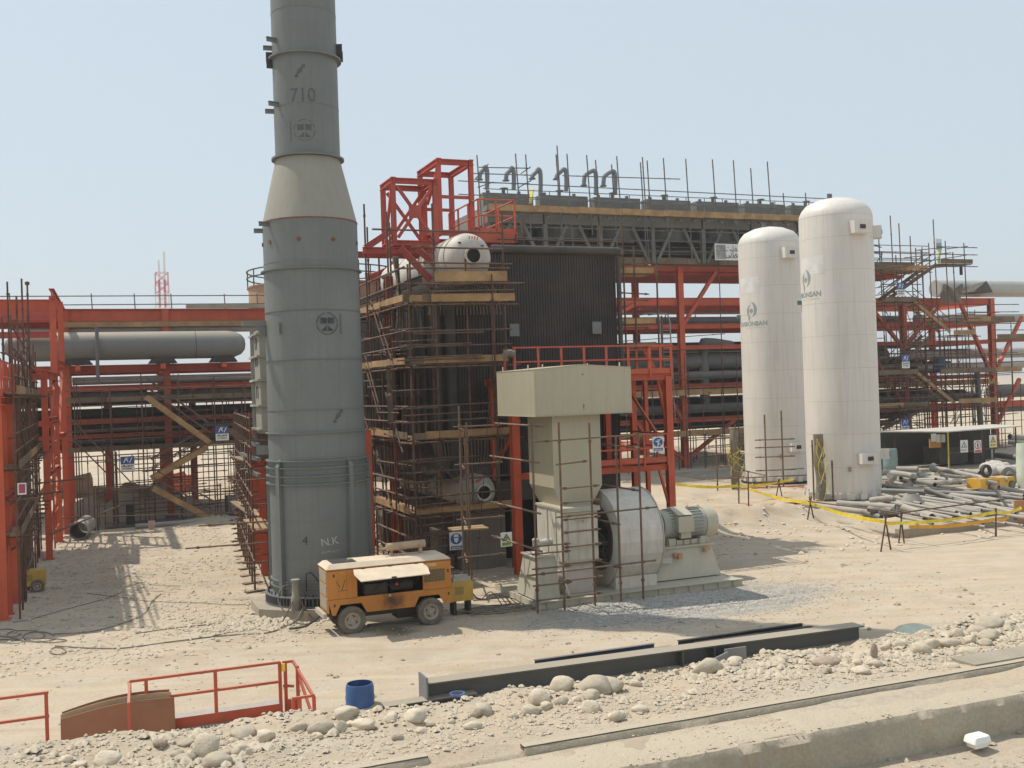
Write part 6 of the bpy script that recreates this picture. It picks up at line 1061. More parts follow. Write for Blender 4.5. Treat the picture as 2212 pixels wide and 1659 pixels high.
for k in range(9): S.board((24+k*3.2, 62.35, zdk-.22), (24+k*3.2+3.15, 62.35, zdk-.25), .05, .42, m=WOOD)
S.deck(24, 52.6, 62.4, 63.2, zdk-.4, 'u', 3)
for k in range(26): S.tube((24.5+k*1.1, 61.6, zdk-.9), (25.2+k*1.1, 63.3, zdk-.45), .032)
for (a, b_) in (((25, 400), (182, 220)), ((60, 480), (240, 420)), ((500, 490), (660, 400)), ((540, 330), (650, 250))): S.tube(V(*zc2(*a), 62.6), V(*zc2(*b_), 62.3), .035)
for z in (15.0, 15.7, 16.4): S.tube((24, 62.4, z), (50, 62.4, z), .034)
S.end()
bn = T('banner', 'white printed banner with picture and Persian words beside the shorter tank', 'banner', V(1590, 545, 62.0))
P0 = V(*zone(1500, 560, 400)(1585, 270), 62.0); P1 = V(*zone(1500, 560, 400)(1990, 505), 62.0); MB().box(P0[0], P1[0], 62.0, 62.03, P1[2], P0[2]).build('sheet', WHITE, bn)
wB = P1[0]-P0[0]; MB().box(P0[0]+.08, P0[0]+wB*.37, 61.985, 61.998, P1[2]+.08, P0[2]-.08).build('picture', mat('grey_picture', (.33, .33, .32), .8, .45, 3, fine=.4), bn)
for (txt, fy, sz) in (('\ufe96\ufee0\ufed4\ufecf', .70, .55), ('\ufef0\ufee7\ufe8e\ufee4\ufbff', .38, .55)):
    vs, fs = textmesh(txt, sz); MB().add([(P0[0]+wB*.62+x, 61.99, P1[2]+(P0[2]-P1[2])*fy+y) for x, y in vs], fs).build('lettering', SBLK, bn, recalc=False)
m = MB(); scribble(m, lambda x, y: (P0[0]+wB*.42+x, 61.99, P1[2]+.2+y), 0, 0, 1.0, .08, 4, .03); m.build('lettering', SBLK, bn)
# ================================================================ WHITE TANKS
def white_tank(lb, uc, vc, r, ztop, lz, zb=0.):
    t = T('white_storage_tank', lb, 'tank', (uc, vc, 0)); d = sqrt(uc*uc+vc*vc); af = atan2(-vc, -uc)
    MB().lathe([(r, zb+.05), (r, ztop-1.05), (r-.03, ztop-.85), (r-.14, ztop-.62), (r*.80, ztop-.36), (r*.5, ztop-.12), (r*.2, ztop-.01), (0, ztop)], (uc, vc, 0), 80).build('shell', TANKW, t, True)
    fz = cyl(uc, vc, r+.004, 0)
    nb = int((ztop-1.2)/1.62)
    for k in range(1, nb+1): MB().lathe([(r+.002, 0), (r+.004, .006), (r+.002, .012)], (uc, vc, zb+k*1.62), 80).build('weld_seam', mat('seam_grey', (.42, .39, .34), .7), t)  # seam rings a tone darker than the shell
    MB().lathe([(r+.002, 0), (r+.004, .006), (r+.002, .012)], (uc, vc, ztop-1.05), 80).build('weld_seam', MATS['seam_grey'], t)
    for a0, a1, z0, z1 in ((af-1.25, af-.35, ztop-3.9, ztop-3.0), (af-1.5, af+1.1, ztop-3.75, ztop-3.35)):
        n = 16; mb = MB(); vs = [(uc+(r+.003)*cos(a0+(a1-a0)*i/n), vc+(r+.003)*sin(a0+(a1-a0)*i/n), z) for z in (z0, z1) for i in range(n+1)]; mb.add(vs, [(i, i+1, i+n+2, i+n+1) for i in range(n)]); mb.build('fresh_paint_patch', mat('fresh_white', (.72, .70, .67), .45), t, True); break
    ac_ = math.asin(max(-1, min(1, lz[1]/r)))
    fn = lambda x, y: (uc+(r+.005)*cos(af+ac_+x*.8/r), vc+(r+.005)*sin(af+ac_+x*.8/r), lz[0]+y*.8)
    m = MB(); n = 14     # leaf-shaped roundel
    def cres(a0, a1, ro, ri, ox, oy):
        vs = []
        for i in range(n+1):
            a = a0+(a1-a0)*i/n; k = sin(pi*i/n); vs += [fn(ox+ro*cos(a), oy+ro*sin(a)*1.15), fn(ox+(ro-(ro-ri)*k)*cos(a), oy+(ro-(ro-ri)*k)*sin(a)*1.15)]
        m.add(vs, [(2*i, 2*i+2, 2*i+3, 2*i+1) for i in range(n)])
    cres(radians(95), radians(265), .42, .22, 0, 0); cres(radians(-85), radians(95), .46, .20, .02, .12); flat(m, fn, [(x, y) for x, y in disk(0, .02, .17, 14)]); flat(m, fn, [(-.28, -.30), (-.14, -.38), (-.16, -.72), (-.30, -.60)])
    m.build('roundel_logo', GLET, t)
    vs, fs = textmesh('CARBONSAN', .44, .016); w_ = max(x for x, _ in vs); m = MB(); m.add([fn(x*1.05-w_*1.05+1.22, y-.92) for x, y in vs], fs); m.build('lettering', GLET, t, recalc=False)
    m = MB()
    for k in range(10): flat(m, fn, [(-.6+k*.17, -1.23), (-.42+k*.17, -1.23), (-.45+k*.17, -1.19), (-.57+k*.17, -1.19)])
    m.build('small_lettering', mat('faint_lettering', (.52, .51, .47)), t)
    for (a, z) in ((af+.62, ztop-1.75), (af+.62, zb+2.05), (af+1.62, ztop-1.85), (af+1.62, zb+2.15)):
        c, s_ = cos(a), sin(a); m = MB(); m.obox((uc+(r-.1)*c, vc+(r-.1)*s_, z), (uc+(r+.38)*c, vc+(r+.38)*s_, z), .95 if abs(a-af) < 1 else .6, .62 if z > 5 else .50); m.build('trunnion_box', TANKW, t)
        MB().obox((uc+(r+.381)*c, vc+(r+.381)*s_, z), (uc+(r+.42)*c, vc+(r+.42)*s_, z), .3, .2).build('trunnion_pin', DARKM, t)
    c, s_ = cos(af-.5), sin(af-.5); MB().box(uc+.5*c-.12, uc+.5*c+.12, vc+.5*s_-.05, vc+.5*s_+.05, ztop-.1, ztop+.18).build('top_lug', PIPEG, t)
    c, s_ = cos(af+.15), sin(af+.15); MB().obox((uc+r*c, vc+r*s_, zb+1.55), (uc+(r+.14)*c, vc+(r+.14)*s_, zb+1.55), .14, .22).build('earthing_lug', mat('brown_lug', (.30, .24, .17)), t)
    c, s_ = cos(af-1.42), sin(af-1.42); MB().obox((uc+r*c, vc+r*s_, ztop-5.2), (uc+(r+.2)*c, vc+(r+.2)*s_, ztop-5.2), .25, .2).build('side_lug', mat('green_lug', (.12, .20, .17)), t)
    MB().lathe([(r+.0, 0), (r+.28, 0), (r+.28, .05), (r, .05)], (uc, vc, zb), 60).build('base_ring', DARKM, t)
    for k in range(20):
        a = 2*pi*k/20+.1; c, s_ = cos(a), sin(a); m = MB(); m.obox((uc+(r-.02)*c, vc+(r-.02)*s_, zb+.2), (uc+(r+.2)*c, vc+(r+.2)*s_, zb+.2), .32, .28); m.tube((uc+(r+.12)*c, vc+(r+.12)*s_, zb+.34), (uc+(r+.12)*c, vc+(r+.12)*s_, zb+.5), .05, 6); m.build('anchor_chair', TANKW, t)
    return t
T2 = (35.32, 43.05); T1 = (37.42, 51.55)
white_tank('taller nearer white tank with grey lettering and leaf logo, right one', *T2, 1.80, 15.1, (10.95, -1.51)); white_tank('shorter rear white tank with grey lettering and logo, left one', *T1, 1.80, 15.0, (10.02, -1.12), zb=.1)
MB().prism([(T2[0]+2.6*cos(i*pi/8), T2[1]+2.6*sin(i*pi/8)) for i in range(16)], lambda a, b, t: (a, b, t), -.3, .0).build('tank_plinth', CONC, None, False, 'round concrete plinth under the taller white tank', 'plinth')
s7 = T('tube_scaffold', 'small tube scaffold with wrapped bundles between the white tanks', 'scaffold', (33, 45, 0)); S = Scaf(s7, MATS['dusty_brown_tube'])
for (u, v, z) in ((33.1, 46.5, 4.2), (33.8, 46.0, 4.4), (33.6, 41.8, 2.0), (33.0, 42.5, 3.0), (32.0, 49.5, 3.0), (33.2, 49.4, 3.6), (32.4, 48.6, 2.8)): S.post(u, v, 0, z, .04)
for z in (.7, 1.3, 2.0, 2.5, 2.9): S.tube((32.3, 46.3, z), (34.3, 45.6, z), .035); S.tube((31.4, 49.4, z), (33.6, 49.2, z+.05), .035)
S.end()
def bundle(lb, u, v, z0, z1, seed):
    r = random.Random(seed); m = MB(); m.path([(u+r.uniform(-.1, .1), v, z0+(z1-z0)*k/5) for k in range(6)], .24, 8, 3); m.path([(u+.25*cos(k*1.3), v-.25*abs(sin(k*1.3)), z0+(z1-z0)*k/14) for k in range(14)], .03, 5, 2)
    return m.build('wrapped_bundle', CLOTH, None, True, lb, 'bundle')
bundle('dark plastic wrapped valve bundle left of taller tank base', 33.15, 42.2, .1, 3.3, 1); bundle('brown wrapped valve bundle left of shorter tank base', 32.9, 49.0, .1, 3.4, 4)
m = MB()
for k in range(5): m.path([(33.0+.3*cos(k*2+t), 41.9-.12*t*.5, 3.0-.4*t+.1*sin(k+t*2)) for t in range(4+k)], .011, 4, 3)
m.build('yellow_tape_streamers', TAPE, None, False, 'loose yellow tape streamers tied at the taller tank bundle', 'tape')
m = MB()
for k in range(6): m.path([(32.6+.5*cos(k*1.7+t), 48.7-.08*t, 2.4-.3*t+.12*sin(k+t*2)) for t in range(3+k)], .013, 4, 3)
m.build('yellow_tape_streamers', TAPE, None, False, 'loose yellow tape streamers tied at the shorter tank bundle', 'tape')
# ================================================================ barrier tape, stands, boardwalk
zr = zone(1780, 1050, 780)
def gp(x, y, z=0.): return G(*zr(x, y), z)
A1 = gp(1240, 940); A2 = gp(705, 765); A3 = gp(2020, 830); A0 = gp(265, 640)
def stand(lb, p, h=1.0, sp=.45):
    t = T('a_frame_stand', lb, 'barrier stand', p)
    for du_, dv in ((-sp, 0), (sp, .1)): MB().tube((p[0]+du_*.6, p[1]+dv, 0), (p[0]-du_*.12, p[1], h+.12), .028, 6).build('leg', TUBE, t)
stand('crossed tube stand holding tape at front corner of the pipe yard', A1, 1.25); stand('crossed tube stand under yellow tape near taller tank base', A2, 1.15); stand('crossed tube stand just behind the corner stand', gp(1350, 890), 1.05, .3); stand('single slanted stand by the orange tape at right', gp(2020, 830), .95, .12)
stand('leaning stand at left start of the yellow tape', gp(480, 575), 1.0); stand('upright pole stand beside the boardwalk planks', A0, 1.7, .05); stand('yellow taped short pole by the trench', gp(195, 605), 1.3, .04)
def tape(lb, pts, w_=.10, m=TAPE, tw=.6):
    P = []; 
    for i in range(len(pts)-1):
        a, b_ = Vector(pts[i]), Vector(pts[i+1])
        for k in range(14): t = k/14; q = a.lerp(b_, t); q.z -= .10*sin(pi*t); P.append(q)
    P.append(Vector(pts[-1])); vs = []
    for i, q in enumerate(P): a = tw*sin(i*.5); vs += [(q.x, q.y-w_*.5*sin(a), q.z-w_*.5*cos(a)), (q.x, q.y+w_*.5*sin(a), q.z+w_*.5*cos(a))]
    return MB().add(vs, [(2*i, 2*i+2, 2*i+3, 2*i+1) for i in range(len(P)-1)]).build('barrier_tape', m, None, False, lb, 'tape', recalc=False)
up = lambda p, h: (p[0], p[1], h)
tape('yellow barrier tape sagging from boardwalk pole to the corner stand', [up(A0, 1.0), up(A2, 1.0), up(A1, 1.05)], .14)
tape('yellow barrier tape running right from the corner stand', [up(A1, 1.0), up(A3, .92), up(gp(2200, 800), .95)], .12)
ot = tape('broad orange printed tape under the yellow one at right', [up(gp(1400, 880), .62), up(A3, .66), up(gp(2110, 815), .7)], .12, TAPEO, .1)
tape('yellow tape along the trench left of the shorter tank', [Uu(*zone(1200, 860, 600)(1790, 1290), 25.5), up(gp(195, 605), .95), up(gp(580, 560), 1.0)], .14)
MB().tube(up(gp(1210, 925), 1.22), up(gp(2110, 790), 1.25), .03, 6).build('barrier_tube', TUBE, None, False, 'long rail tube from the corner stand to the right', 'tube')
MB().tube(up(gp(690, 770), 1.1), up(gp(1480, 900), 1.12), .03, 6).build('barrier_tube', TUBE, None, False, 'thin rail tube slanting behind the yellow tape', 'tube')
for i, (a, b_) in enumerate((((65, 400), (380, 455)), ((50, 485), (705, 455)), ((480, 410), (655, 400)))): P = gp(a[0], a[1]+70); Q = gp(b_[0], b_[1]+70); MB().tube(up(P, 1.0+.2*(i == 0)), up(Q, 1.0), .035, 6).build('guard_tube', MATS['dusty_brown_tube'], None, False, ('slanted guard tube left of the shorter tank', 'long level guard tube before the white tanks', 'short guard tube between the white tanks')[i], 'tube')
m = MB(); P = gp(0, 655); Q = gp(260, 625); m.obox((P[0], P[1], .08), (Q[0], Q[1], .1), .75, .06); m.build('walk_boards', PLYE, None, False, 'pale boards bridging the trench, left section', 'boards'); m = MB(); P = gp(270, 622); Q = gp(650, 590); m.obox((P[0], P[1], .12), (Q[0], Q[1], .14), .75, .06); m.build('walk_boards', PLYE, None, False, 'pale boards bridging the trench toward the taller tank', 'boards')
rt = T('steel_stack', 'heap of orange red steel bars before the shorter tank', 'steel bars', gp(360, 540))
for i in range(9): P = gp(170+i*14, 500+i*8); MB().obox((P[0], P[1], .12+.05*(i % 3)), (P[0]+3.6, P[1]-1.2+.2*i, .12+.05*(i % 3)), .12, .08).build('bar', mat('dusty_orange_steel', (.52, .22, .13), .8, .2, 3, dust=.4), rt)
sb = MB(); P = gp(860, 745); Q = gp(1325, 850); R_ = gp(2080, 740)
dq = (Vector(R_)-Vector(Q)); sb.obox((Q[0], Q[1], .18), (R_[0]+3, R_[1]+.1, .18), .35, .42); sb.obox((P[0], P[1]+.1, .10), (Q[0]-.1, Q[1]+.05, .12), .3, .25); sb.build('concrete_edge', CONC, None, False, 'grey concrete footing edge around the front of pipe yard', 'footing')
MB().box(R_[0]+.15, R_[0]+2.6, R_[1]-.35, R_[1]-.30, -.1, .95).build('plywood_board', mat('orange_plywood', (.42, .20, .10), .8, .12, 1), None, False, 'orange brown board standing at the right edge of the frame', 'board')
MB().box(35, 62, 43, 61, -.2, .04).build('slab', CONC, None, False, kind='structure')
# ================================================================ PIPE YARD
PG = 'pipes stacked in the yard'
def yp(x1, y1, x2, y2, wpx, z1=None, z2=None, m=PIPED, lb='', open_=True):
    P = gp(x1, y1, .2); Q = gp(x2, y2, .2); r = wpx*1.3*.3047/FPX*W(Q).y/2; zz = z1 if z1 is not None else r; P = gp(x1, y1, zz); Q = gp(x2, y2, z2 if z2 is not None else zz)
    mb = MB()
    (mb.pipe(P, Q, r, r*.14, 16) if open_ else mb.tube(P, Q, r, 16)); return mb.build('steel_pipe', m, None, True, lb, 'pipe', PG)
YP = [(1170, 465, 2212, 600, 36, .5, .35, 'large grey pipe running right from behind the tall tank'), (1200, 500, 2120, 535, 26, .6, .5, 'long blue grey pipe with dark open end by the yellow machine'), (1400, 535, 2212, 650, 22, .55, .4, 'pale long pipe crossing the heap, topmost of the slanted bundle'), (1350, 545, 2000, 645, 18, .45, .35, 'pale pipe second in slanted bundle'), (1350, 570, 1980, 650, 20, .35, .3, 'pale pipe third in slanted bundle with rusty end'), (1500, 640, 2080, 680, 20, .25, .2, 'lowest pale pipe of the slanted bundle'), (650, 600, 1160, 660, 32, .35, .3, 'long dusty pipe at the very front left of heap'), (890, 590, 1300, 620, 34, .55, .5, 'thick dusty pipe lying behind the front left one'), (1280, 590, 1560, 690, 40, .45, .4, 'thick short pipe with rusty open mouth facing front'), (1260, 670, 1510, 705, 42, .3, .3, 'thick pipe end showing a black bore at front of heap'), (1510, 490, 1700, 560, 26, .9, .5, 'blue grey pipe tilted over the bundle'), (1580, 340, 1940, 415, 26, .6, .5, 'long pipe with upturned end in rear of yard'), (1310, 350, 1460, 352, 32, .5, .5, 'capped pipe with pinkish end disc near rear left'), (1480, 400, 1760, 440, 28, .45, .4, 'plain pipe in the middle of the rear heap'), (1800, 360, 1900, 375, 22, .7, .7, 'short white pipe at rear of yard'), (1430, 430, 1580, 460, 24, .4, .4, 'short pipe with dark mouth in mid yard'), (1990, 465, 2110, 640, 16, 1.3, .2, 'thin pole propped up over the pipes at right'), (1610, 370, 1690, 425, 14, .9, .4, 'thin flat bar leaning in the rear heap'), (2020, 250, 2212, 270, 30, .5, .5, 'dark pipe lying far right beyond shelter'), (2110, 120, 2212, 125, 26, 1.6, 1.5, 'upper pipe stacked at far right edge'), (2100, 150, 2212, 160, 30, 1.2, 1.1, 'lower pipe stacked at far right edge'), (1700, 495, 2212, 560, 20, .5, .45, 'thin pipe between the large grey ones'), (1900, 560, 2212, 630, 16, .35, .3, 'thin pipe at right side of slanted bundle'), (2100, 520, 2212, 535, 18, .4, .4, 'short cream pipe below the yellow machine')]
for (x1, y1, x2, y2, w_, z1, z2, lb) in YP: yp(x1, y1, x2, y2, w_, z1, z2, (PIPEG if 'blue' in lb or 'grey' in lb or 'dark' in lb else PIPED), lb)
def bend(lb, pts, r, m=PIPED, cap=False):
    mb = MB().path(pts, r, 12, 5); return mb.build('pipe_bend', m, None, True, lb, 'pipe bend', 'pipe bends in the yard')
def gq(x, y, z): p = gp(x, y, z); return p
bend('hooked pipe bend with flange lying at front of heap', [gq(1125, 570, .5), gq(1200, 560, .6), gq(1275, 555, .7), gq(1285, 590, .4)], .13)
bend('long hooked bend at the rear left of heap', [gq(1185, 410, .3), gq(1195, 380, .6), gq(1280, 375, .7), gq(1420, 395, .7), gq(1430, 410, .5), gq(1400, 445, .3)], .15)
bend('small elbow leaning in rear left of heap', [gq(1260, 395, .8), gq(1290, 400, .7), gq(1270, 430, .4), gq(1320, 440, .3)], .18)
bend('branching elbow at the front middle of heap', [gq(1070, 650, .3), gq(1130, 670, .3), gq(1200, 690, .25)], .12, PIPEG); bend('flanged elbow right of the branching one', [gq(1110, 630, .55), gq(1160, 640, .5), gq(1230, 650, .35), gq(1250, 690, .3)], .13, PIPEG); bend('dark curved tee at heap front', [gq(1200, 660, .4), gq(1240, 640, .6), gq(1280, 650, .6), gq(1300, 680, .3)], .14, PIPEG)
bend('upturned white elbow end in rear yard', [gq(1570, 325, .8), gq(1560, 340, .75), gq(1585, 352, .62)], .17)
for (x, y, s_, lb) in ((1740, 430, .45, 'flange ring lying on rear pipes'), (1830, 405, .5, 'dark round flange beside the yellow machine'), (2110, 400, .5, 'dark tyre like ring standing at right of heap'), (1660, 440, .3, 'small flange disc in mid heap')): P = gq(x, y, .5); MB().lathe([(s_*.6, -.06), (s_, -.06), (s_, .06), (s_*.6, .06), (s_*.6, -.06)], P, 24, 'z' if s_ < .5 or x < 2000 else 'u').build('flange', PIPEG if x > 1800 else PIPED, None, True, lb, 'flange')
P = gq(1420, 650, .0); MB().lathe([(0, 0), (.62, 0), (.60, .25), (.35, .62), (.30, .75), (.22, .75)], (P[0], P[1], .05), 28).build('reducer_cone', PIPED, None, True, 'wide conical pipe reducer in the front of heap', 'reducer')
for i in range(11):
    x = 1920+random.random()*270; y = 318+random.random()*45; P = gq(x, y, .35); MB().lathe([(0, -.45), (.2, -.42), (.28, -.3), (.28, .3), (.2, .42), (0, .45)], (0, 0, 0), 14, 'u'); o = MB().lathe([(0, -.5), (.2, -.46), (.3, -.3), (.3, .3), (.2, .46), (0, .5)], P, 14, 'u' if i % 2 else 'v').build('wrapped_fitting', mat('pale_wrap', (.46, .43, .38), .8, .2, 3), None, True, 'pale wrapped pipe fitting in the pile before the shelter', 'fitting', 'pale wrapped fittings before the shelter')
for i, (x, y, w_) in enumerate(((1480, 380, 2.2), (1620, 400, 2.0), (1700, 452, 3.0), (1850, 465, 2.4), (1230, 470, 3.2), (1560, 470, 2.0))): P = gq(x, y, .0); MB().box(P[0], P[0]+w_, P[1], P[1]+.5, .04, .24+.05*(i % 3)).build('concrete_sleeper', CONC, None, False, ('pale concrete sleeper block under rear pipes, at left', 'pale concrete sleeper block under rear pipes, right of middle', 'pale concrete block just left of yellow machine', 'pale concrete block below the yellow machine', 'long pale concrete block beside taller tank', 'pale concrete block in the middle of yard')[i], 'block')
P = G(2119, 1061); g3 = genset('yellow_machine', 'yellow wheeled machine among the pipes at the right edge', P[0], P[1], 2.3, .9, .52, .08, wh=(P[0]+.7, P[0]+2.1), m=mat('bright_yellow', (.62, .36, .04), .5, .12, 2, dust=.3), top=False)
ma = MB(); P2 = gp(2110, 400, 1.3); ma.lathe([(.2, -.08), (.34, -.08), (.34, .08), (.2, .08), (.2, -.08)], (P[0]+.9, P[1]+.5, .95), 20, 'v'); ma.build('spare_hose_reel', DARKM, g3)
for i in range(48):
    x = 1180+random.random()*860; y = 455+random.random()*215; L_ = 250+random.random()*420; a = .12+.12*random.random()
    yp(x, y, min(2230, x+L_), y+min(2230-x, L_)*a, 13+random.random()*16, .25+.35*random.random(), .2+.3*random.random(), random.choice((PIPED, PIPED, PIPEG)), 'loose straight steel pipe among many alike in the yard heap')
for i in range(16):
    x = 1180+random.random()*700; y = 360+random.random()*90; L_ = 80+random.random()*170; a = -.1+.4*random.random()
    yp(x, y, x+L_, y+L_*a, 14+random.random()*14, .3+.3*random.random(), .2+.3*random.random(), PIPED, 'short loose pipe piece among many alike in the rear heap')
# shelter with signs
zs = zone(2160, 980, 400); sh = T('work_shelter', 'tube framed work shelter with flat pale roof hung with warning signs', 'shelter', (50.2, 51.2, 0))
P = V(*zs(1180, 600), 51.2); Q = V(*zs(2005, 560), 52.2); zt = 2.35
for (u, v) in ((50.2, 51.2), (53.2, 51.4), (57.0, 52.2), (48.9, 54.5), (55, 55), (58, 55)): MB().tube((u, v, 0), (u, v, zt), .05, 8).build('pole', TUBE if u != 50.2 else mat('yellow_pole', (.5, .40, .06)), sh)
MB().hexa([(50.0, 51.0, zt), (57.3, 52.0, zt), (58.2, 55.2, zt), (48.0, 54.8, zt), (50.0, 51.0, zt+.07), (57.3, 52.0, zt+.07), (58.2, 55.2, zt+.07), (48.0, 54.8, zt+.07)]).build('roof', mat('dusty_roof_sheet', (.50, .47, .42), .8, .12, 1), sh)
MB().tube((50.2, 51.2, 1.0), (57, 52.2, 1.1), .035).build('rail', TUBE, sh)
m = MB(); m.box(50.8, 53.2, 52.6, 54.0, .2, 1.3); m.box(53.6, 54.6, 52.5, 53.5, .1, .8); m.box(50.6, 51.6, 53.0, 53.3, 1.3, 2.0); m.build('machine_tool', mat('dark_machinery', (.07, .06, .05), .8, .3, 2), sh)
MB().box(49.5, 50.4, 52.0, 52.1, 1.35, 1.9).build('orange_box', mat('orange_box', (.45, .22, .05)), sh); MB().box(48, 58, 55.25, 55.3, 0, 2.3).build('back_sheet', mat('dark_sheeting', (.055, .05, .045)), sh)
for (x, y, a_, lb) in ((1385, 750, art_tri(WHITE), 'white sign with sideways triangle on the shelter front'), (1573, 752, art_prohib, 'white sign with red ring on the shelter front'), (1785, 680, art_tri(SYEL), 'white and yellow triangle sign hung high at right of shelter')): P = V(*zs(x, y), 51.0); sign('safety_sign', lb, P[0], 51.0, P[2], .62, .78, a_)
for i, (x, y) in enumerate(((965, 630), (1040, 640), (1090, 640))): P = V(*zs(x, y), 51.6); MB().box(P[0]-.2, P[0]+.2, 51.6, 51.62, P[2]-.25, P[2]+.25).build('notice', mat('dull_notice', (.5, .49, .42)), None, False, 'small pale notice hanging under the shelter roof edge, %s of three' % ('left', 'middle', 'right')[i], 'notice')
# green barrel, blue wrapped stacks
def barrel(lb, u, v, z, r, h, m, cut=False, open_top=True):
    t = T('barrel', lb, 'barrel', (u, v, z)); P_ = [(r*.93, 0), (r, .12*h), (r*1.03, .3*h), (r, .33*h), (r*1.04, .55*h), (r, .6*h), (r*1.0, .85*h), (r*.93, h), (r*.88, h), (r*.95, .8*h), (r*.95, .06*h), (0, .05*h)]
    MB().lathe(P_, (u, v, z), 32).build('body', m, t, True)
    if not open_top: MB().lathe([(0, h*.98), (r*.9, h*.98)], (u, v, z), 32).build('lid', m, t)
    return t
P = G(775, 1524); B1 = (4.74, 20.16); barrel('cut down blue plastic barrel standing behind the rubble crest', B1[0], B1[1], -.12, .275, .56, BLUE)
bb = MB(); fb_ = cyl(B1[0], B1[1], .285, atan2(-B1[1], -B1[0]))
n = 20; vs = [fb_(-.45+.9*i/n, z+.02*sin(i*.4)) for z in (.0, .03) for i in range(n+1)]; bb.add(vs, [(i, i+1, i+n+2, i+n+1) for i in range(n)]); bb.build('yellow_stripe', TAPE, bpy.data.objects['barrel'])
P = V(*zone(2140, 820, 420)(1040, 490), 62); barrel('blue barrel hanging on the right stair scaffold deck', P[0], 61.6, P[2]-.6, .42, 1.25, mat('dark_blue_barrel', (.03, .06, .14), .5, .2, 2), open_top=False)
P = G(*zs(590, 1055)); barrel('pale green bin in the shade left of the shelter', 47.5, 53.5, 0, .52, 1.35, mat('pale_green_bin', (.24, .33, .30), .6, .1), open_top=False)
P = G(*zs(2205, 1340)); barrel('pale drum with blue band cut by the right frame edge', P[0]+.62, P[1]+.3, 0, .5, 2.3, mat('pale_drum', (.55, .60, .50), .6), open_top=False)
for i in range(5): MB().lathe([(0, 0), (.22, 0), (.22, 1.0), (0, 1.0)], (43.2+i*.55, 52.0, .05), 14).build('gas_bottle', mat('blue_grey_bottle', (.10, .13, .17), .6, .2, 2), None, True, 'blue grey gas bottle standing in the row behind taller tank', 'gas bottle', 'gas bottles behind the taller tank')
P = zone(1780, 1050, 780)
# ================================================================ RIGHT STAIR TOWER
s8 = T('stair_scaffold', 'tall tube scaffold with zigzag timber stairs at right edge', 'scaffold', (58, 61.5, 0)); S = Scaf(s8)
ra = zone(2140, 520, 420); rb = zone(2140, 820, 420)
def f2(za, a, zb_, b_, v, st_=11, m_=WOOD): P = V(*za(*a), v); Q = V(*zb_(*b_), v); S.stair(P, Q, 1.0, st_, (0, 1, 0), m_)
f2(ra, (1060, 740), ra, (420, 1200), 61.3, 12, WOODG); f2(ra, (760, 1220), ra, (1240, 1630), 60.6, 10); f2(rb, (1000, 90), rb, (560, 520), 61.3, 10, WOODG); f2(rb, (780, 570), rb, (1290, 980), 60.6, 11); f2(rb, (900, 1060), rb, (350, 1330), 61.3, 9, WOODG); f2(rb, (780, 1430), rb, (1070, 1590), 60.6, 6, WOODG)
for (za, x0, x1, y) in ((ra, 1060, 1480, 720), (ra, 330, 745, 1215), (ra, 1230, 1520, 1650), (rb, 250, 770, 590), (rb, 1050, 2130, 560), (rb, 1290, 1800, 960), (rb, 240, 900, 1020), (rb, 250, 780, 1440), (rb, 1800, 2212, 120), (ra, 1400, 2030, 1470), (ra, 190, 880, 800)):
    P = V(*za(x0, y), 61); Q = V(*za(x1, y), 61); z = (P[2]+Q[2])/2; S.deck(P[0], Q[0], 60.6, 62.3, z-.15, 'u', 3)
    k = max(1, int((Q[0]-P[0])/2.1))
    for j in range(k): S.board((P[0]+(Q[0]-P[0])*j/k, 60.55, z+.05), (P[0]+(Q[0]-P[0])*(j+1)/k-.04, 60.55, z+.05), .04, .34, m=WOODG if random.random() < .6 else WOOD)
    for d in (.55, 1.1, -.3): S.tube((P[0]-.4, 60.5, z+d), (Q[0]+.4, 60.5, z+d+random.uniform(-.05, .12)), .035)
for (x, yt) in ((457, 100), (570, 200), (718, 370), (790, 525), (862, 545), (962, 460), (1022, 150), (1180, 435), (1280, 580), (1425, 460), (340, 580), (530, 620), (300, 290)): P = V(*ra(x, yt), 60.6); S.post(P[0]+.3, 60.6, 0 if x > 500 else 4, P[2], .04, du=-.35)
for (x, yt, yb) in ((560, 560, 1500), (780, 540, 1430), (1300, 860, 1100), (1530, 700, 1300), (380, 150, 700), (1100, 100, 600), (1210, 160, 560), (1320, 130, 600), (1440, 150, 560)): P = V(*rb(x, yt), 61.8); Q = V(*rb(x, yb), 61.8); S.post(P[0], 61.8, max(0, Q[2]), P[2]+.3, .035)
for k in range(7): S.post(60.5+k*1.0, 61.9, 0, 4+.6*(k % 3), .035)
for k in range(6): S.tube((58.5, 61.8, .7+.5*k), (67, 61.8, .7+.5*k), .03)
for (za, a, b_) in ((ra, (350, 600), (240, 760)), (ra, (780, 560), (1230, 510)), (ra, (640, 655), (1250, 590)), (ra, (640, 745), (1460, 620)), (ra, (180, 820), (720, 760)), (ra, (850, 800), (1520, 745)), (ra, (200, 1160), (380, 1130)), (ra, (370, 1120), (700, 830)), (ra, (200, 1060), (480, 1020)), (ra, (1180, 540), (1470, 505)), (rb, (230, 520), (2130, 440)), (rb, (230, 390), (2130, 320)), (rb, (520, 1080), (1530, 1010)), (rb, (560, 1010), (760, 1200)), (rb, (1040, 720), (1300, 870)), (rb, (1290, 890), (1540, 870)), (rb, (250, 1360), (800, 1400))): S.tube(V(*za(*a), 60.4), V(*za(*b_), 60.4), .035)
rs = random.Random(11)
for k in range(34): S.post(51.5+k*.52+rs.uniform(-.2, .2), rs.choice((61.9, 62.6, 63.1)), rs.choice((0, 0, 3.8, 6.2)), rs.uniform(4.5, 10.8), .03)
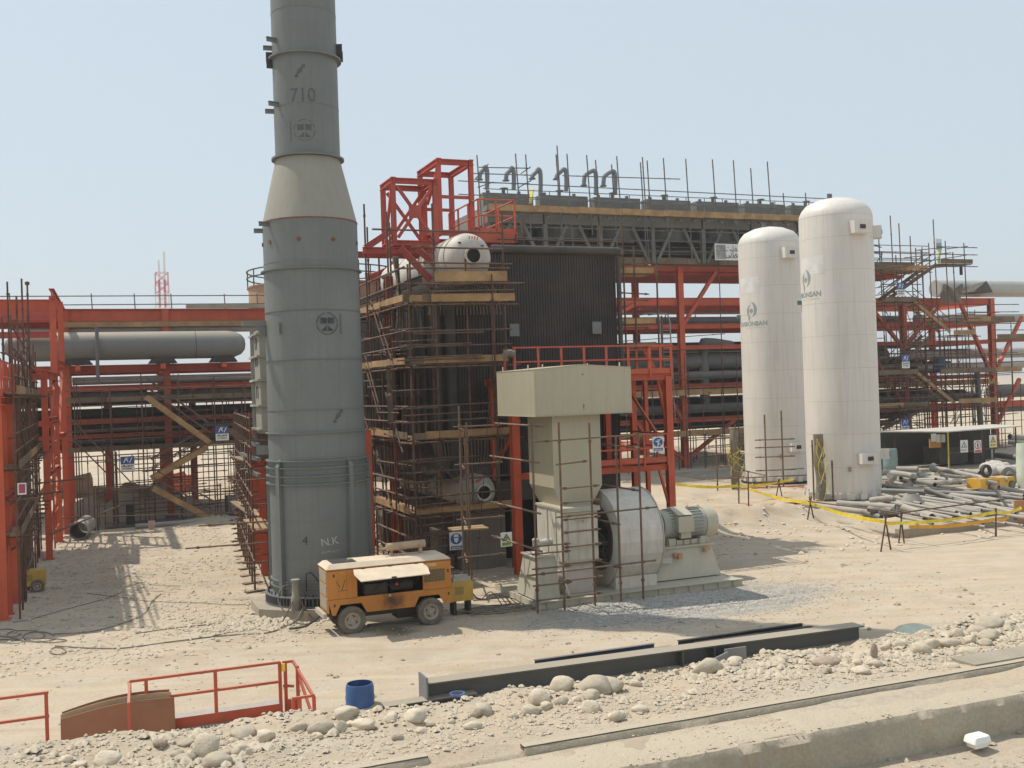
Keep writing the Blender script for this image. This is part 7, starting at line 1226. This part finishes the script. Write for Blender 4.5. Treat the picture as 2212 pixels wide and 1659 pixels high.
for k in range(46): u_ = 51+rs.random()*13; z_ = .6+rs.random()*10.2; S.tube((u_, rs.choice((60.5, 61.8, 62.8)), z_), (u_+rs.uniform(2, 5), rs.choice((60.5, 61.8, 62.8)), z_+rs.uniform(-.1, .15)), .028)
for k in range(18): u_ = 52+rs.random()*13; z_ = rs.choice((2.2, 4.0, 6.3, 8.8)); S.tube((u_, 61.9, z_), (u_+rs.uniform(-2, 2), 61.9, z_+2.1), .026)
for (x, y) in ((175, 505), (175, 600)): P = V(*ra(x, y), 60.5); S.tube(P, (P[0]+1.0, P[1], P[2]+.1), .03); S.tube((P[0], P[1], P[2]+.12), (P[0]+1.1, P[1], P[2]-.05), .03)
S.end()
for i, (za, x, y, lb) in enumerate(((ra, 590, 1070, 'blue and white stair sign highest on right stair scaffold'), (rb, 655, 440, 'blue and white stair sign at middle of right stair scaffold'), (rb, 650, 1285, 'blue and white stair sign lowest on right stair scaffold'))): P = V(*za(x, y), 60.2); sign('stair_sign', lb, P[0], 60.2, P[2], .72, .98, art_ladder)
P = V(*rb(692, 1405), 60.1); sign('safety_sign', 'grey white triangle sign under the lowest right stair sign', P[0], 60.0, P[2], .62, .80, art_tri(WHITE))
P = V(*ra(1090, 480), 60.8); nb_ = T('notice_board', 'small white and blue board on pole at top of right scaffold', 'notice board', (P[0], 60.8, P[2]-.6)); MB().box(P[0]-.28, P[0]+.28, 60.8, 60.83, P[2]-.42, P[2]+.42).build('board', WHITE, nb_); MB().box(P[0]-.22, P[0]+.25, 60.78, 60.795, P[2]-.35, P[2]+.12).build('picture', mat('sky_blue_print', (.20, .45, .55)), nb_)
P = V(*ra(1090, 620), 60.9); MB().path([(P[0], 60.9, P[2]+.6), (P[0]+.05, 60.85, P[2]+.2), (P[0]-.05, 60.9, P[2]-.2), (P[0]+.02, 60.9, P[2]-.6)], .12, 7, 3).build('yellow_green_cloth', mat('fluorescent_yellow', (.60, .72, .25), .7), None, True, 'fluorescent yellow cloth hanging below the small board on scaffold', 'cloth')  # strip of yellow green cloth hanging below the board
P = V(*ra(1390, 820), 60.9); MB().box(P[0]-.11, P[0]+.11, 60.9, 61.0, P[2]-.35, P[2]+.35).build('hanging_block', DARKM, None, False, 'small dark block hanging below the top right landing', 'block')
P = V(*ra(1640, 1090), 63.5); m = MB(); m.hexa([(P[0]-1.0, 63.2, P[2]-.1), (P[0]+1.0, 63.2, P[2]-.15), (P[0]+1.0, 65.4, P[2]-.1), (P[0]-1.0, 65.4, P[2]-.1), (P[0]-.7, 63.3, P[2]+.05), (P[0]+.35, 63.2, P[2]+.75), (P[0]+.5, 64.6, P[2]+.65), (P[0]-.8, 64.6, P[2]+.05)]); m.build('crumpled_sheet', mat('dark_tarp', (.075, .07, .06), .8, .3, 1.5), None, False, 'dark bent sheet sticking up over thick pale pipe at right', 'sheet')
P = V(*ra(1190, 1110), 63.2); m = MB(); n = 10; vs = []
for j in range(6):
    for i in range(n+1): vs.append((P[0]-.5+2.6*i/n*.8, 63.2+.15*sin(i*1.3+j), P[2]-.8+(1.2+.3*sin(i*.8))*j/5))
m.add(vs, [(j*(n+1)+i, j*(n+1)+i+1, (j+1)*(n+1)+i+1, (j+1)*(n+1)+i) for j in range(5) for i in range(n)]); m.build('tarpaulin', CLOTH, None, True, 'brown tarpaulin draped on tubes left of the bent dark sheet', 'tarpaulin', recalc=False)
# ================================================================ FOREGROUND IRONWORK
gi = T('steel_girder', 'long grey steel girder with end plate lying beyond the rubble crest', 'girder', (11, 19.7, 0))
g0 = (5.90, 19.72); g1_ = (16.45, 19.72)
MB().ibeam((g0[0]+.03, g0[1], .20), (g1_[0], g1_[1], .10), .46, .42, .03).build('beam', ISTEEL, gi)
MB().box(g0[0]-.02, g0[0]+.015, g0[1]-.26, g0[1]+.26, -.14, .55).build('end_plate', mat('grey_end_plate', (.16, .17, .18), .5), gi)
for u in (11.6, 12.4): MB().box(u, u+.03, g0[1]-.205, g0[1]+.205, -.03, .34).build('stiffener', ISTEEL, gi)
m = MB(); m.hexa([(11.75, 19.10, -.05), (12.55, 19.22, -.05), (12.55, 19.26, -.05), (11.75, 19.14, -.05), (11.75, 19.10, .10), (12.55, 19.22, .28), (12.55, 19.26, .28), (11.75, 19.14, .10)]); m.box(12.56, 13.1, 19.35, 19.39, -.05, .30); m.build('splice_plate', mat('plate_grey_light', (.19, .20, .20), .6), gi)
def small_beams(lb, u0, u1, v, z, m_):
    t = T('steel_channel', lb, 'steel channel', ((u0+u1)/2, v, 0)); MB().ibeam((u0, v, z), (u1, v, z), .16, .10, .012).build('beam', m_, t); return t
BL = mat('navy_steel', (.035, .05, .09), .5, .3, 2, dust=.3)
small_beams('dark slim channel behind the girder, left rear one', 8.8, 11.75, 21.0, .10, BL); small_beams('dark slim channel behind the girder, left front one with bolt holes', 9.1, 12.0, 20.65, .09, BL); small_beams('dark slim channel behind the girder, right rear one', 12.35, 15.8, 20.95, .10, DARKM); small_beams('dark slim channel behind the girder, right front one', 12.6, 15.85, 20.65, .09, DARKM)
MB().ibeam((5.05, 19.62, .02), (6.9, 19.55, .04), .2, .32, .02).build('steel_channel', ISTEEL, None, False, 'short grey beam poking out left of the girder end plate', 'steel channel')
P = V(*zone(760, 1480, 800)(1065, 700), 19.2); hb_ = MB().lathe([(.12, 0), (.15, 0), (.15, .045), (.12, .045), (.12, 0)], (P[0], 19.25, P[2]-.05), 24).build('blue_hose_ring', mat('blue_white_plastic', (.10, .14, .30), .5, .3, 8), None, True, 'small blue and white ring lying against the girder web', 'ring')
def rail_frame(lb, posts_, u0, u1, v, ztop, zmid, zbot, extra=None, fascia=True, b0=0.):
    t = T('guard_rail', lb, 'railing', ((u0+u1)/2, v, 0))
    for u in posts_: MB().box(u-.03, u+.03, v-.03, v+.03, b0, ztop).build('post', ORANGE, t)
    for z in (ztop, zmid): MB().box(u0, u1, v-.035, v+.025, z-.02, z+.025).build('rail', ORANGE, t)
    if fascia: MB().box(u0, u1, v-.05, v-.036, zbot, zbot+.20).build('toe_plate', ORANGE, t)
    return t
r1 = rail_frame('orange red platform section with railing and grating behind the crest', (.54, .82, 2.02, 3.19), .54, 3.2, 20.0, 1.08, .72, .12)
MB().box(.6, 3.55, 20.05, 20.9, .10, .13).build('grating', GRAT, r1)
gr_ = MB()
for i in range(48): gr_.box(.62+i*.06, .64+i*.06, 19.55, 20.04, .10, .13)
for i in range(8): gr_.box(.6, 3.5, 19.57+i*.06, 19.58+i*.06, .131, .135)
gr_.build('grating', GRAT, r1)
for (u, v, z) in ((3.30, 20.05, 1.06), (3.50, 19.9, 1.0), (3.42, 19.3, .55), (3.68, 19.3, .55), (3.3, 19.3, .55)): MB().box(u-.03, u+.03, v-.03, v+.03, 0, z).build('post', ORANGE, r1)
for (p, q) in (((3.25, 20.05, 1.06), (3.45, 20.05, 1.06)), ((3.45, 20.05, 1.06), (3.66, 19.3, .58)), ((3.28, 19.3, .57), (3.70, 19.3, .57)), ((3.25, 20.05, .62), (3.45, 20.0, .60)), ((3.42, 19.3, .15), (3.68, 19.3, .15)), ((.54, 20.0, 1.06), (.50, 19.4, .85)), ((.5, 19.4, 0), (.5, 19.4, .86)), ((3.5, 19.95, .9), (3.66, 19.3, .15))): MB().obox(p, q, .045, .045).build('rail', ORANGE, r1)
MB().box(3.3, 3.5, 20.0, 20.03, .15, .36).build('toe_plate', ORANGE, r1); MB().box(3.22, 3.28, 19.93, 19.965, .92, 1.06).build('yellow_tag', SYEL, r1)
rail_frame('orange red railing piece cut by the left frame edge', (-1.9, -.82), -2.6, -.78, 20.0, 1.07, .66, .0, b0=0.)
pl = T('plywood_sheets', 'stack of bent red brown plywood sheets leaning beside the orange railing', 'plywood', (0, 19.6, 0))
def ply(u0, u1, v, z0a, z0b, z1a, z1b, m_, bow):
    n = 12; vs = []
    for i in range(n+1):
        t = i/n; u = u0+(u1-u0)*t; c = sin(pi*t); vv = v-bow*c; zt = z1a+(z1b-z1a)*t+.10*c
        vs += [(u, vv, z0a+(z0b-z0a)*t), (u, vv+.12, zt), (u, vv+.135, zt), (u, vv+.015, z0a+(z0b-z0a)*t)]
    fs = [(4*i+j, 4*(i+1)+j, 4*(i+1)+(j+1) % 4, 4*i+(j+1) % 4) for i in range(n) for j in range(4)]+[(0, 1, 2, 3), tuple(4*n+k for k in (3, 2, 1, 0))]
    return MB().add(vs, fs).build('sheet', m_, pl, True)
ply(-.60, 1.28, 19.70, -.1, .05, .62, .74, PLY, .10); ply(-.60, 1.24, 19.86, -.05, .1, .66, .80, PLYE, .06); ply(-.58, 1.22, 19.98, 0, .1, .67, .82, PLY, .04)
MB().box(-.80, -.6, 19.9, 20.2, 0, .12).build('white_block', WHITE, None, False, 'small white block at left end of the plywood sheets', 'block')
P = G(1915, 1375); MB().lathe([(0, .32), (.2, .31), (.4, .24), (.55, .10), (.6, 0)], (P[0]+.5, P[1]-.4, -.02), 24).build('green_dome', mat('dusty_green_sheet', (.55, .58, .46), .8, .15, 4), None, True, 'pale green dusty dome shaped cover beyond the crest at right', 'cover')
# ================================================================ CABLES on the yard
zg = zone(0, 1480, 800)
def cable(lb, pts, r=.014, zf=zg):
    P = [G(*zf(*q), .02) for q in pts]; P = [(p[0], p[1], float(yard(p[0], p[1]))+.025) for p in P]
    return MB().path(P, r, 5, 5).build('cable', CABLE, None, False, lb, 'cable')
cable('long black cable running from coil at left to the stack', [(380, 365), (600, 375), (860, 380), (1200, 345), (1550, 305), (1850, 285), (1960, 235), (2010, 180)], .016)
cable('second black cable ending in the middle of the dirt yard', [(935, 288), (1150, 262), (1400, 232), (1600, 215), (1850, 225), (1960, 190)], .014)
cable('curved black cable looping across the left yard', [(370, 290), (620, 275), (850, 215), (990, 150), (1050, 65), (1110, 10)], .012)
cable('thin cable from left frame toward the stack foundation', [(600, 5), (850, 40), (1050, 62), (1350, 70), (1650, 92), (1850, 60)], .010)
cable('thin cable in the shade near left frame', [(90, 215), (250, 180), (400, 140), (560, 95), (750, 40), (840, 5)], .010)
for k, (cx_, cy_, rx, ry) in enumerate(((270, 310, 110, 30), (180, 300, 130, 28), (400, 400, 55, 25), (50, 290, 90, 25), (60, 340, 110, 12), (300, 330, 160, 14))): cable('loose coil of black cable on dirt at the left edge', [(cx_+rx*cos(t*.8+k), cy_+ry*sin(t*.8+k)) for t in range(10)], .014)
for o in bpy.data.objects:
    if o.name.startswith('cable') and o.get('label', '').startswith('loose coil'): o['group'] = 'cable coils at the left edge'
cable('looped cable on gravel before the fan skid', [(560, 1225), (620, 1280), (700, 1240), (760, 1195), (850, 1185)], .012, zone(1260, 1180, 600))

# ================================================================ dusty air
hzb = MB().box(-4200, 4200, -3000, 4200, -12, 34).build('haze', [], None, False, None, None, None, 'stuff')
hm = bpy.data.materials.new('haze_air'); hm.use_nodes = True; hn = hm.node_tree.nodes; hn.remove(hn['Principled BSDF']); pv = hn.new('ShaderNodeVolumePrincipled')
pv.inputs['Color'].default_value = (.93, .93, .92, 1); pv.inputs['Density'].default_value = .0007; pv.inputs['Anisotropy'].default_value = .3; hm.node_tree.links.new(pv.outputs[0], hn['Material Output'].inputs['Volume']); hzb.data.materials.append(hm)
